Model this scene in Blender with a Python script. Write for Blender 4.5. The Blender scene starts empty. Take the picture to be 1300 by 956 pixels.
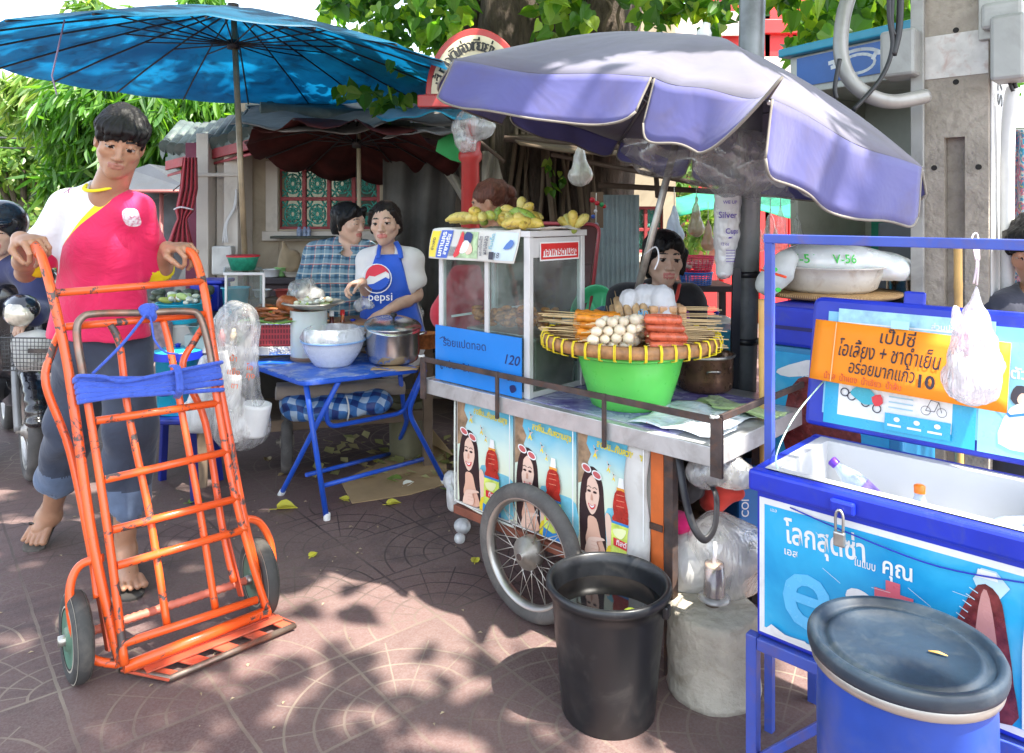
import bpy, math, random
import numpy as np
from mathutils import Vector, Matrix
random.seed(7); NR=np.random.RandomState(11)
PI=math.pi; R_=math.radians
FO=947.0; EYE=1.4; CX=650.0; HY=270.0
V=lambda *a: Vector(a)
def P(px,py,D): return Vector(((px-CX)/FO*D, D, EYE-(py-HY)/FO*D))
def PZ(px,py,z): return P(px,py,FO*(EYE-z)/(py-HY))
def G(px,py): return PZ(px,py,0.0)
# street-grid directions: A1 runs along the stall fronts (left and away), A2 runs right and away
A1=V(-.723,.69,0).normalized(); A2=V(.69,.723,0).normalized(); UP=V(0,0,1)
scene=bpy.context.scene; COL=scene.collection
def tag(o,label,cat,group=None,kind=None):
    if label: o['label']=label
    if cat: o['category']=cat
    if group: o['group']=group
    if kind: o['kind']=kind
    return o
def thing(name,label,cat,loc=(0,0,0),group=None):
    o=bpy.data.objects.new(name,None); COL.objects.link(o); o.location=Vector(loc)
    o.empty_display_size=.1
    return tag(o,label,cat,group)
def wloc(o):
    l=Vector((0,0,0))
    while o is not None: l+=o.location; o=o.parent
    return l
def link_mesh(name,me,parent,loc):
    o=bpy.data.objects.new(name,me); COL.objects.link(o)
    if parent is not None: o.parent=parent
    else: o.location=loc
    return o
class MB:
    def __init__(s): s.v=[]; s.f=[]; s.m=[]; s.s=[]
    def add(s,vs,fs,m=0,sm=False):
        b=len(s.v); s.v.extend([tuple(p) for p in vs])
        for f in fs: s.f.append(tuple(i+b for i in f)); s.m.append(m); s.s.append(sm)
        return s
    def obox(s,p,ex,ey,ez,m=0):
        p=Vector(p); c=[p,p+ex,p+ex+ey,p+ey,p+ez,p+ex+ez,p+ex+ey+ez,p+ey+ez]
        fs=[(0,3,2,1),(4,5,6,7),(0,1,5,4),(1,2,6,5),(2,3,7,6),(3,0,4,7)]
        if Vector(ex).cross(Vector(ey)).dot(Vector(ez))<0: fs=[tuple(reversed(f)) for f in fs]
        return s.add(c,fs,m)
    def box(s,c,sz,ax=(1,0,0),up=(0,0,1),m=0):
        ax=Vector(ax).normalized(); up=Vector(up).normalized(); ay=up.cross(ax).normalized(); up=ax.cross(ay)
        ex,ey,ez=ax*sz[0],ay*sz[1],up*sz[2]
        return s.obox(Vector(c)-ex/2-ey/2-ez/2,ex,ey,ez,m)
    def bar(s,a,b,w,h,up=(0,0,1),m=0):
        a=Vector(a);b=Vector(b); return s.box((a+b)/2,((b-a).length,w,h),(b-a),up,m)
    def tube(s,pts,r,n=10,m=0,closed=False,caps=True,flat=1.0,up=None):
        pts=[Vector(p) for p in pts]; k=len(pts)
        rs=list(r) if hasattr(r,'__len__') else [r]*k
        T=[]
        for i in range(k):
            if closed: t=pts[(i+1)%k]-pts[i-1]
            else: t=pts[min(i+1,k-1)]-pts[max(i-1,0)]
            T.append(t.normalized() if t.length>1e-9 else V(0,0,1))
        u=Vector(up) if up is not None else (V(0,0,1) if abs(T[0].z)<.9 else V(1,0,0))
        vs=[]
        for i in range(k):
            u=(u-T[i]*u.dot(T[i])); u=u.normalized() if u.length>1e-6 else T[i].orthogonal().normalized()
            w=T[i].cross(u)
            for j in range(n):
                a=2*PI*j/n; vs.append(pts[i]+(w*math.cos(a)+u*math.sin(a)*flat)*rs[i])
        fs=[]
        for i in range(k if closed else k-1):
            i2=(i+1)%k
            for j in range(n):
                j2=(j+1)%n; fs.append((i*n+j,i*n+j2,i2*n+j2,i2*n+j))
        s.add(vs,fs,m,True)
        if caps and not closed:
            b=len(s.v)-len(vs)
            s.f.append(tuple(b+j for j in reversed(range(n)))); s.m.append(m); s.s.append(False)
            s.f.append(tuple(b+(k-1)*n+j for j in range(n))); s.m.append(m); s.s.append(False)
        return s
    def lathe(s,prof,c,n=32,axis=(0,0,1),m=0,sm=True,sx=1.0,sy=1.0,wob=None,capb=False,capt=False,xa=None):
        az=Vector(axis).normalized(); ax=Vector(xa).normalized() if xa is not None else (V(1,0,0) if abs(az.x)<.9 else V(0,1,0))
        ax=(ax-az*ax.dot(az)).normalized(); ay=az.cross(ax); c=Vector(c); vs=[]
        for i,(r,z) in enumerate(prof):
            for j in range(n):
                a=2*PI*j/n; q=wob(a,i) if wob else 1.0
                vs.append(c+ax*(r*q*sx*math.cos(a))+ay*(r*q*sy*math.sin(a))+az*z)
        fs=[]
        for i in range(len(prof)-1):
            for j in range(n):
                j2=(j+1)%n; fs.append((i*n+j,i*n+j2,(i+1)*n+j2,(i+1)*n+j))
        b=len(s.v); s.add(vs,fs,m,sm)
        if capb: s.f.append(tuple(b+j for j in reversed(range(n)))); s.m.append(m); s.s.append(False)
        if capt: s.f.append(tuple(b+(len(prof)-1)*n+j for j in range(n))); s.m.append(m); s.s.append(False)
        return s
    def ball(s,c,r,ax=(1,0,0),up=(0,0,1),n=12,k=8,m=0):
        r=(r,r,r) if not hasattr(r,'__len__') else r
        ax=Vector(ax).normalized(); up=Vector(up); ay=up.cross(ax).normalized(); az=ax.cross(ay)
        c=Vector(c); vs=[c-az*r[2]]
        for i in range(1,k):
            t=-PI/2+PI*i/k
            for j in range(n):
                a=2*PI*j/n; vs.append(c+ax*r[0]*math.cos(t)*math.cos(a)+ay*r[1]*math.cos(t)*math.sin(a)+az*r[2]*math.sin(t))
        vs.append(c+az*r[2]); fs=[]
        for j in range(n): fs.append((0,1+(j+1)%n,1+j))
        for i in range(k-2):
            for j in range(n):
                j2=(j+1)%n; fs.append((1+i*n+j,1+i*n+j2,1+(i+1)*n+j2,1+(i+1)*n+j))
        L=len(vs)-1
        for j in range(n): fs.append((L,1+(k-2)*n+j,1+(k-2)*n+(j+1)%n))
        return s.add(vs,fs,m,True)
    def prism(s,pts,ext,m=0,ms=None):
        pts=[Vector(p) for p in pts]; n=len(pts); ext=Vector(ext)
        nn=V(0,0,0)
        for i in range(n): nn+=pts[i].cross(pts[(i+1)%n])
        if nn.dot(ext)<0: pts=pts[::-1]
        vs=pts+[p+ext for p in pts]; b=len(s.v); s.v.extend([tuple(p) for p in vs])
        s.f.append(tuple(b+i for i in reversed(range(n)))); s.m.append(m); s.s.append(False)
        s.f.append(tuple(b+n+i for i in range(n))); s.m.append(m); s.s.append(False)
        for i in range(n):
            j=(i+1)%n; s.f.append((b+i,b+j,b+n+j,b+n+i)); s.m.append(m if ms is None else ms); s.s.append(False)
        return s
    def grid(s,fn,nu,nv,m=0,sm=True,cu=False):
        vs=[fn(i/(nu if cu else nu-1),j/(nv-1)) for i in range(nu) for j in range(nv)]
        fs=[]
        for i in range(nu if cu else nu-1):
            i2=(i+1)%nu
            for j in range(nv-1): fs.append((i*nv+j,i2*nv+j,i2*nv+j+1,i*nv+j+1))
        return s.add(vs,fs,m,sm)
    def build(s,name,mats,parent=None,bevel=0,solid=0,sub=0,auto=True,base=None):
        me=bpy.data.meshes.new(name)
        vs=np.array(s.v,dtype=np.float64).reshape(-1,3)
        if parent is not None: o0=wloc(parent)
        elif base is not None: o0=Vector(base)
        else:
            lo=vs.min(0); hi=vs.max(0); o0=Vector(((lo[0]+hi[0])/2,(lo[1]+hi[1])/2,lo[2]))
        vs=vs-np.array(o0)
        me.from_pydata(vs.tolist(),[],s.f)
        if not isinstance(mats,(list,tuple)): mats=[mats]
        for m in mats: me.materials.append(m)
        if len(mats)>1: me.polygons.foreach_set('material_index',s.m)
        me.polygons.foreach_set('use_smooth',s.s)
        me.update()
        o=link_mesh(name,me,parent,o0)
        if solid: md=o.modifiers.new('solid','SOLIDIFY'); md.thickness=abs(solid); md.offset=-1 if solid>0 else 1
        if bevel:
            md=o.modifiers.new('bevel','BEVEL'); md.width=bevel; md.segments=2; md.limit_method='ANGLE'; md.angle_limit=R_(40)
            md.harden_normals=False
        if sub: md=o.modifiers.new('sub','SUBSURF'); md.levels=sub; md.render_levels=sub
        return o
def dup(root,loc=None,rotz=0,label=None,scale=None):
    def cp(o,par):
        c=o.copy(); COL.objects.link(c); c.parent=par
        for ch in list(o.children): cp(ch,c)
        return c
    r=cp(root,None)
    if loc is not None: r.location=loc
    r.rotation_euler=(0,0,rotz)
    if scale is not None: r.scale=scale if hasattr(scale,'__len__') else (scale,)*3
    if label: r['label']=label
    return r
def crom(pts,n=6,closed=False):
    pts=[Vector(p) for p in pts]; k=len(pts); out=[]
    for i in range(k if closed else k-1):
        if closed: p0,p1,p2,p3=pts[i-1],pts[i],pts[(i+1)%k],pts[(i+2)%k]
        else: p0,p1,p2,p3=pts[max(i-1,0)],pts[i],pts[i+1],pts[min(i+2,k-1)]
        for j in range(n):
            t=j/n; out.append(.5*((2*p1)+(p2-p0)*t+(2*p0-5*p1+4*p2-p3)*t*t+(3*p1-p0-3*p2+p3)*t**3))
    if not closed: out.append(pts[-1])
    return out
def bend(pts,r,n=5):
    """polyline with rounded corners of radius r"""
    pts=[Vector(p) for p in pts]; out=[pts[0]]
    for i in range(1,len(pts)-1):
        a,b,c=pts[i-1],pts[i],pts[i+1]; u=(a-b); v=(c-b); rr=min(r,u.length*.49,v.length*.49)
        p=b+u.normalized()*rr; q=b+v.normalized()*rr
        for j in range(n+1):
            t=j/n; out.append(p*(1-t)**2+b*2*t*(1-t)+q*t*t)
    out.append(pts[-1]); return out
def lin(c):
    if isinstance(c,str):
        c=c.lstrip('#'); c=[int(c[i:i+2],16)/255 for i in (0,2,4)]
        return tuple((x/12.92 if x<=.04045 else ((x+.055)/1.055)**2.4) for x in c)
    return tuple(c)
MC={}
class NT:
    def __init__(s,name):
        s.mat=bpy.data.materials.new(name); s.mat.use_nodes=True; s.t=s.mat.node_tree; s.t.nodes.clear()
        s.out=s.n('ShaderNodeOutputMaterial')
    def n(s,t,**k):
        x=s.t.nodes.new(t)
        for a,b in k.items(): setattr(x,a,b)
        return x
    def l(s,a,b): s.t.links.new(a,b)
    def coord(s,kind='Object',scale=None,rot=None,loc=None):
        tc=s.n('ShaderNodeTexCoord'); o=tc.outputs[kind]
        if scale is not None or rot is not None or loc is not None:
            mp=s.n('ShaderNodeMapping'); s.l(o,mp.inputs['Vector'])
            if scale is not None: mp.inputs['Scale'].default_value=scale if hasattr(scale,'__len__') else (scale,)*3
            if rot is not None: mp.inputs['Rotation'].default_value=rot
            if loc is not None: mp.inputs['Location'].default_value=loc
            o=mp.outputs[0]
        return o
    def noise(s,vec,scale,detail=4,rough=.55,dist=0):
        x=s.n('ShaderNodeTexNoise'); s.l(vec,x.inputs['Vector']); x.inputs['Scale'].default_value=scale
        x.inputs['Detail'].default_value=detail; x.inputs['Roughness'].default_value=rough; x.inputs['Distortion'].default_value=dist
        return x.outputs['Fac']
    def math(s,op,a,b=None,clamp=False,c=None):
        x=s.n('ShaderNodeMath',operation=op,use_clamp=clamp)
        for i,q in enumerate((a,b,c)):
            if q is None: continue
            if isinstance(q,(int,float)): x.inputs[i].default_value=q
            else: s.l(q,x.inputs[i])
        return x.outputs[0]
    def ramp(s,fac,stops,interp='LINEAR'):
        x=s.n('ShaderNodeValToRGB'); s.l(fac,x.inputs[0]); cr=x.color_ramp; cr.interpolation=interp
        while len(cr.elements)>1: cr.elements.remove(cr.elements[-1])
        for i,(p,c) in enumerate(stops):
            e=cr.elements[0] if i==0 else cr.elements.new(p)
            e.position=p; e.color=(*(lin(c) if not isinstance(c,(int,float)) else (c,c,c)),1)
        return x.outputs[0]
    def mix(s,fac,a,b,blend='MIX'):
        x=s.n('ShaderNodeMix',data_type='RGBA',blend_type=blend)
        for k,q in (('Factor',fac),('A',a),('B',b)):
            i={'Factor':0,'A':6,'B':7}[k]
            if isinstance(q,(int,float)): x.inputs[i].default_value=q if k=='Factor' else (q,q,q,1)
            elif isinstance(q,(tuple,list,str)): x.inputs[i].default_value=(*lin(q),1)
            else: s.l(q,x.inputs[i])
        return x.outputs[2]
    def bsdf(s,col,rough=.5,metal=0,normal=None,**k):
        b=s.n('ShaderNodeBsdfPrincipled')
        for key,q in (('Base Color',col),('Roughness',rough),('Metallic',metal)):
            if isinstance(q,(int,float)): b.inputs[key].default_value=q if key!='Base Color' else (q,q,q,1)
            elif isinstance(q,(tuple,list,str)): b.inputs[key].default_value=(*lin(q),1)
            else: s.l(q,b.inputs[key])
        if normal is not None: s.l(normal,b.inputs['Normal'])
        for key,q in k.items():
            key=key.replace('_',' ')
            if isinstance(q,(int,float)): b.inputs[key].default_value=q
            elif isinstance(q,(tuple,str)): b.inputs[key].default_value=q if 'Radius' in key else (*lin(q),1)
            else: s.l(q,b.inputs[key])
        return b.outputs[0]
    def bump(s,h,strength=.3,dist=.01):
        x=s.n('ShaderNodeBump'); s.l(h,x.inputs['Height']); x.inputs['Strength'].default_value=strength; x.inputs['Distance'].default_value=dist
        return x.outputs[0]
    def mixs(s,fac,a,b):
        x=s.n('ShaderNodeMixShader')
        if isinstance(fac,(int,float)): x.inputs[0].default_value=fac
        else: s.l(fac,x.inputs[0])
        s.l(a,x.inputs[1]); s.l(b,x.inputs[2]); return x.outputs[0]
    def fin(s,sh): s.l(sh,s.out.inputs[0]); return s.mat
def M(name,col,rough=.5,metal=0,var=.12,scale=6,bump=.15,bscale=40,bd=.002,dirt=0,dcol=(.05,.035,.02),dscale=5,dlo=.5,rvar=.15,ov=.05,**k):
    if name in MC: return MC[name]
    t=NT(name); co=t.coord(); c=lin(col)
    n=t.noise(co,scale,5)
    a=tuple(max(0,x*(1-var)) for x in c); b=tuple(min(1,x*(1+var)) for x in c)
    cc=t.ramp(n,[(.3,a),(.7,b)])
    if dirt:
        d=t.noise(co,dscale,7,.65,.6); f=t.ramp(d,[(dlo,0.0),(dlo+.22,1.0)]); f=t.math('MULTIPLY',f,dirt)
        cc=t.mix(f,cc,dcol)
    oi=t.n('ShaderNodeObjectInfo'); hv=t.n('ShaderNodeHueSaturation'); t.l(t.math('MULTIPLY_ADD',oi.outputs['Random'],ov*2,c=1-ov),hv.inputs['Value']); t.l(cc,hv.inputs['Color']); cc=hv.outputs[0]
    n2=t.noise(co,bscale,4); r=t.math('MULTIPLY_ADD',n2,rvar*2,c=rough-rvar,clamp=True)
    nm=t.bump(n2,bump,bd) if bump else None
    MC[name]=t.fin(t.bsdf(cc,r,metal,nm,**k)); return MC[name]
def MP(name,base_fn):
    if name not in MC: MC[name]=base_fn(NT(name))
    return MC[name]
def thin(name,col,alpha=.5,rough=.25,gloss=.3,trl=.4,wr=14,bstr=.5,hi=None):
    """thin plastic film: see-through, a little milky, crinkled highlights; alpha = how milky"""
    if name in MC: return MC[name]
    t=NT(name); co=t.coord('Object',scale=(1,1,.35)); n=t.noise(co,wr,3,.5,1.2); n2=t.noise(co,wr*2.7,3,.5,.8)
    h=t.math('ADD',t.math('ABSOLUTE',t.math('SUBTRACT',n,.5)),t.math('MULTIPLY',t.math('ABSOLUTE',t.math('SUBTRACT',n2,.5)),.5))
    nm=t.bump(h,bstr,.02)
    d=t.bsdf(col,.35,0,nm); tr=t.n('ShaderNodeBsdfTranslucent'); tr.inputs[0].default_value=(*lin(col),1); t.l(nm,tr.inputs['Normal'])
    milky=t.mixs(trl,d,tr.outputs[0])
    cl=t.n('ShaderNodeBsdfTransparent'); f=t.ramp(t.math('ADD',n,t.math('MULTIPLY',n2,.3)),[(.4,max(0,alpha-.22)),(.85,min(1,alpha+.22))])
    base=t.mixs(f,cl.outputs[0],milky)
    g=t.n('ShaderNodeBsdfGlossy'); g.inputs['Roughness'].default_value=rough; t.l(nm,g.inputs['Normal'])
    fr=t.n('ShaderNodeLayerWeight'); fr.inputs[0].default_value=.5; t.l(nm,fr.inputs['Normal'])
    MC[name]=t.fin(t.mixs(t.math('ADD',t.math('MULTIPLY',t.math('POWER',fr.outputs['Facing'],3.0),gloss*1.2),.10,clamp=True),base,g.outputs[0])); return MC[name]
def glassm(name,tint='#e8f0ee',f=.25,dust=.06,rough=.03):
    if name in MC: return MC[name]
    t=NT(name); co=t.coord(); cl=t.n('ShaderNodeBsdfTransparent'); cl.inputs[0].default_value=(*lin(tint),1)
    g=t.n('ShaderNodeBsdfGlossy'); g.inputs['Roughness'].default_value=rough
    fr=t.n('ShaderNodeLayerWeight'); fr.inputs[0].default_value=.5
    d=t.bsdf((.7,.7,.68),.6); nn=t.ramp(t.noise(co,7,6,.6,.5),[(.35,0.0),(.8,dust*2.5)])
    b=t.mixs(nn,cl.outputs[0],d)
    MC[name]=t.fin(t.mixs(t.math('ADD',t.math('MULTIPLY',t.math('POWER',fr.outputs['Facing'],5.0),.5),.035),b,g.outputs[0])); return MC[name]
def fabric(name,col,var=.15,trl=0,rough=.85,wr=3,weave=600,dirt=0,dcol=(.06,.05,.04),scale=4,bs=.5):
    if name in MC: return MC[name]
    t=NT(name); co=t.coord(); c=lin(col); n=t.noise(co,scale,5,.6,.4)
    cc=t.ramp(n,[(.3,tuple(x*(1-var) for x in c)),(.7,tuple(min(1,x*(1+var)) for x in c))])
    if dirt:
        f=t.math('MULTIPLY',t.ramp(t.noise(co,scale*.8,7,.7,1),[(.45,0.0),(.75,1.0)]),dirt); cc=t.mix(f,cc,dcol)
    w=t.noise(co,wr,3,.5,.8); w2=t.noise(co,weave*.2,2); hh=t.math('ADD',w,t.math('MULTIPLY',w2,.02))
    nm=t.bump(hh,bs,.02); sh=t.bsdf(cc,rough,0,nm,Sheen_Weight=.2)
    if trl:
        tr=t.n('ShaderNodeBsdfTranslucent'); t.l(cc,tr.inputs[0]); sh=t.mixs(trl,sh,tr.outputs[0])
    MC[name]=t.fin(sh); return MC[name]
def emis(name,col,s):
    def f(t):
        e=t.n('ShaderNodeEmission'); e.inputs[0].default_value=(*lin(col),1); e.inputs[1].default_value=s; return t.fin(e.outputs[0])
    return MP(name,f)
def C(hexs,rough=.6,**k):
    return M('paint_'+hexs.strip('#')+('_%d'%int(rough*100)),hexs,rough,**{**dict(var=.06,bump=.05),**k})
def text_mesh(s,size=1,bold=0,align='CENTER',extr=0.0,res=3):
    cu=bpy.data.curves.new('t','FONT'); cu.body=s; cu.size=size; cu.align_x=align; cu.align_y='CENTER'; cu.offset=bold; cu.extrude=extr; cu.resolution_u=res
    o=bpy.data.objects.new('t',cu); COL.objects.link(o)
    bpy.context.view_layer.update()
    dg=bpy.context.evaluated_depsgraph_get(); me=bpy.data.meshes.new_from_object(o.evaluated_get(dg))
    vs=[tuple(v.co) for v in me.vertices]; fs=[tuple(p.vertices) for p in me.polygons]
    bpy.data.objects.remove(o); bpy.data.meshes.remove(me); return vs,fs
class Art:
    """layers of flat shapes on a sheet: O origin, U right, Vv up (world vectors of the full size), N out"""
    def __init__(s,O,U,Vv,N,th=.0005,fn=None):
        s.O=Vector(O); s.U=Vector(U); s.V=Vector(Vv); s.N=Vector(N).normalized(); s.mb=MB(); s.mats=[]; s.lay=0; s.th=th; s.fn=fn
        s.w=s.U.length; s.h=s.V.length
    def mi(s,m):
        if m not in s.mats: s.mats.append(m)
        return s.mats.index(m)
    def pt(s,x,y,l=0):
        if s.fn: return s.fn(x,y)+s.N*l
        return s.O+s.U*x+s.V*y+s.N*l
    def base(s,m,th=.002):
        s.mb.prism([s.pt(0,0),s.pt(1,0),s.pt(1,1),s.pt(0,1)],s.N*th,s.mi(m)); s.b0=th; s.lay=th; return s
    def poly(s,m,pts,smooth=0,lay=True):
        s.lay+=s.th*(1 if lay else 0)
        if smooth: pts=[(p.x,p.y) for p in crom([V(x,y,0) for x,y in pts],smooth,True)]
        s.mb.add([s.pt(x,y,s.lay) for x,y in pts],[tuple(range(len(pts)))],s.mi(m)); return s
    def rect(s,m,x0,y0,x1,y1,lay=True): return s.poly(m,[(x0,y0),(x1,y0),(x1,y1),(x0,y1)],0,lay)
    def ell(s,m,x,y,rx,ry,rot=0,a0=0,a1=360,n=24,lay=True):
        pts=[]
        for i in range(n+(1 if a1-a0<360 else 0)):
            a=R_(a0+(a1-a0)*i/n); u,v=rx*math.cos(a),ry*math.sin(a); c,q=math.cos(R_(rot)),math.sin(R_(rot))
            asp=s.w/s.h; pts.append((x+(u*c*asp-v*q)/asp if False else x+u*c-v*q/asp, y+u*q*asp+v*c))
        return s.poly(m,pts,0,lay)
    def line(s,m,pts,w,lay=True,closed=False):
        """stroke of width w (metres)"""
        s.lay+=s.th*(1 if lay else 0)
        q=[V(x*s.w,y*s.h,0) for x,y in pts]; k=len(q)
        for i in range(k if closed else k-1):
            a,b=q[i],q[(i+1)%k]; d=(b-a)
            if d.length<1e-7: continue
            d.normalize(); n=V(-d.y,d.x,0)*w/2; a2=a-d*w*.3; b2=b+d*w*.3
            s.mb.add([s.pt(p.x/s.w,p.y/s.h,s.lay) for p in (a2-n,b2-n,b2+n,a2+n)],[(0,1,2,3)],s.mi(m))
        return s
    def arc(s,m,x,y,r,a0,a1,w,n=20,ry=None):
        asp=s.w/s.h; ry=r*asp if ry is None else ry
        return s.line(m,[(x+r*math.cos(R_(a0+(a1-a0)*i/n)),y+ry*math.sin(R_(a0+(a1-a0)*i/n))) for i in range(n+1)],w)
    def text(s,m,txt,x,y,hgt,bold=0,align='CENTER',rot=0,sx=1,shear=0,fit=None):
        """hgt = letter em size in metres"""
        s.lay+=s.th; vs,fs=text_mesh(txt,1,bold,align)
        if not vs: return s
        if fit:
            xs=[v[0] for v in vs]; w=max(xs)-min(xs); sx=fit/(w*hgt)
        c,q=math.cos(R_(rot)),math.sin(R_(rot)); o=[]
        for a in vs:
            u,v=a[0]*hgt*sx+shear*a[1]*hgt,a[1]*hgt; o.append(s.pt(x+(u*c-v*q)/s.w,y+(u*q+v*c)/s.h,s.lay))
        s.mb.add(o,fs,s.mi(m)); return s
    def build(s,name,parent=None,**k): return s.mb.build(name,s.mats,parent,**k)
class SDF:
    def __init__(s,lo,hi,h):
        s.h=h; s.lo=np.array(lo,dtype=np.float32); n=np.ceil((np.array(hi)-np.array(lo))/h).astype(int)+1
        s.n=n; s.f=np.full(n,.08,dtype=np.float32); s.lab=np.zeros(n,dtype=np.int8)
        s.ax=[s.lo[i]+h*np.arange(n[i],dtype=np.float32) for i in range(3)]
    def blk(s,lo,hi):
        a=np.clip(np.floor((np.array(lo)-s.lo)/s.h).astype(int),0,s.n-1); b=np.clip(np.ceil((np.array(hi)-s.lo)/s.h).astype(int)+1,1,s.n)
        if (b<=a).any(): return None
        sl=tuple(slice(a[i],b[i]) for i in range(3))
        X=s.ax[0][sl[0]][:,None,None]; Y=s.ax[1][sl[1]][None,:,None]; Z=s.ax[2][sl[2]][None,None,:]
        return sl,X,Y,Z
    def comb(s,sl,d,k,lab,sub=False):
        f=s.f[sl]
        if sub:
            d=-d
            hh=np.clip(.5-.5*(f-d)/k,0,1) if k>0 else (d>f).astype(np.float32)
            s.f[sl]=f*(1-hh)+d*hh+(k*hh*(1-hh) if k>0 else 0); return
        L=s.lab[sl]; L[d<f]=lab; s.lab[sl]=L
        if k>0:
            hh=np.clip(.5+.5*(f-d)/k,0,1); s.f[sl]=f*(1-hh)+d*hh-k*hh*(1-hh)
        else: s.f[sl]=np.minimum(f,d)
    def cap(s,a,b,ra,rb=None,k=.02,lab=0,sub=False):
        rb=ra if rb is None else rb; a=np.array(a,dtype=np.float32); b=np.array(b,dtype=np.float32)
        m=max(ra,rb)+k+3*s.h+.01; q=s.blk(np.minimum(a,b)-m,np.maximum(a,b)+m)
        if q is None: return s
        sl,X,Y,Z=q; ba=b-a; L=float((ba*ba).sum())+1e-9
        px,py,pz=X-a[0],Y-a[1],Z-a[2]; t=np.clip((px*ba[0]+py*ba[1]+pz*ba[2])/L,0,1)
        d=np.sqrt((px-ba[0]*t)**2+(py-ba[1]*t)**2+(pz-ba[2]*t)**2)-(ra+(rb-ra)*t)
        s.comb(sl,d,k,lab,sub); return s
    def chain(s,pts,rs,k=.02,lab=0):
        for i in range(len(pts)-1): s.cap(pts[i],pts[i+1],rs[i],rs[i+1],k,lab)
        return s
    def ell(s,c,r,Mx=None,k=.02,lab=0,sub=False):
        c=np.array(c,dtype=np.float32); r=np.array(r,dtype=np.float32); m=float(r.max())+k+3*s.h+.01
        q=s.blk(c-m,c+m)
        if q is None: return s
        sl,X,Y,Z=q; X,Y,Z=X-c[0],Y-c[1],Z-c[2]
        if Mx is not None:
            A=np.array(Mx,dtype=np.float32)  # columns = local axes
            X,Y,Z=(X*A[0,i]+Y*A[1,i]+Z*A[2,i] for i in range(3))
        k0=np.sqrt((X/r[0])**2+(Y/r[1])**2+(Z/r[2])**2); k1=np.sqrt((X/r[0]**2)**2+(Y/r[1]**2)**2+(Z/r[2]**2)**2)+1e-9
        s.comb(sl,k0*(k0-1)/k1,k,lab,sub); return s
    def cut(s,p,n,k=.004):
        """remove the side the normal points to"""
        p=np.array(p,dtype=np.float32); n=np.array(Vector(n).normalized(),dtype=np.float32)
        d=(s.ax[0][:,None,None]-p[0])*n[0]+(s.ax[1][None,:,None]-p[1])*n[1]+(s.ax[2][None,None,:]-p[2])*n[2]
        s.f=np.maximum(s.f,d); return s
    def shell(s,t): s.f=np.maximum(s.f,-(s.f+t)); return s
    def wrinkle(s,amp,fr,seed=0,dirs=6,vert=1.0):
        r=np.random.RandomState(seed); g=np.zeros_like(s.f)
        X=s.ax[0][:,None,None]; Y=s.ax[1][None,:,None]; Z=s.ax[2][None,None,:]
        m=np.abs(s.f)<.03
        for i in range(dirs):
            d=r.normal(size=3); d[2]*=vert; d/=np.linalg.norm(d); fq=fr*(.6+r.rand()*1.3)
            g+=np.sin((X*d[0]+Y*d[1]+Z*d[2])*fq+r.rand()*6.3+1.5*np.sin((X*d[1]-Y*d[0]+Z*d[0])*fq*.5+r.rand()*6))
        s.f=np.where(m,s.f+amp*g/math.sqrt(dirs),s.f); return s
    def mesh(s):
        f=s.f; neg=f<0; cs=[neg[i:f.shape[0]-1+i,j:f.shape[1]-1+j,k:f.shape[2]-1+k] for i in (0,1) for j in (0,1) for k in (0,1)]
        cnt=sum(c.astype(np.int8) for c in cs); act=np.argwhere((cnt>0)&(cnt<8))
        idx=np.full(cnt.shape,-1,dtype=np.int32); idx[tuple(act.T)]=np.arange(len(act))
        pos=np.zeros((len(act),3)); w=np.zeros(len(act))
        E=[(a,b) for a in range(8) for b in range(a+1,8) if bin(a^b).count('1')==1]
        off=np.array([[(c>>2)&1,(c>>1)&1,c&1] for c in range(8)])
        val=[f[act[:,0]+o[0],act[:,1]+o[1],act[:,2]+o[2]] for o in off]
        for a,b in E:
            m=(val[a]<0)!=(val[b]<0); t=val[a][m]/(val[a][m]-val[b][m])
            pos[m]+=off[a]+(off[b]-off[a])*t[:,None]; w[m]+=1
        pos=pos/w[:,None]+act; vs=pos*s.h+s.lo
        faces=[]; labs=[]
        for d in range(3):
            e=[1 if i==d else 0 for i in range(3)]; o=[i for i in range(3) if i!=d]
            n0=neg[:f.shape[0]-e[0],:f.shape[1]-e[1],:f.shape[2]-e[2]]; n1=neg[e[0]:,e[1]:,e[2]:]
            cr=np.argwhere(n0!=n1); cr=cr[(cr[:,o[0]]>0)&(cr[:,o[1]]>0)&(cr[:,o[0]]<f.shape[o[0]]-1)&(cr[:,o[1]]<f.shape[o[1]]-1)]
            flip=n0[tuple(cr.T)]
            def g(a,b):
                q=cr.copy(); q[:,o[0]]-=a; q[:,o[1]]-=b; return idx[tuple(q.T)]
            q=np.stack([g(1,1),g(0,1),g(0,0),g(1,0)],1)
            if d==1: flip=~flip
            q[~flip]=q[~flip][:,::-1]; faces.append(q)
            lv=s.lab[tuple(cr.T)]; labs.append(lv)
        return vs,np.concatenate(faces),np.concatenate(labs)
    def build(s,name,mats,parent=None,smooth_it=0,base=None):
        vs,fs,lb=s.mesh(); mats=mats if isinstance(mats,(list,tuple)) else [mats]
        if parent is not None: o0=wloc(parent)
        elif base is not None: o0=Vector(base)
        else: lo=vs.min(0); hi=vs.max(0); o0=Vector(((lo[0]+hi[0])/2,(lo[1]+hi[1])/2,lo[2]))
        me=bpy.data.meshes.new(name); me.from_pydata((vs-np.array(o0)).tolist(),[],fs.tolist())
        for m in mats: me.materials.append(m)
        if len(mats)>1: me.polygons.foreach_set('material_index',np.clip(lb,0,len(mats)-1).astype(np.int32))
        me.polygons.foreach_set('use_smooth',np.ones(len(fs),dtype=bool)); me.update()
        o=link_mesh(name,me,parent,o0)
        if smooth_it: md=o.modifiers.new('smooth','SMOOTH'); md.iterations=smooth_it; md.factor=.5
        return o
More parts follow.
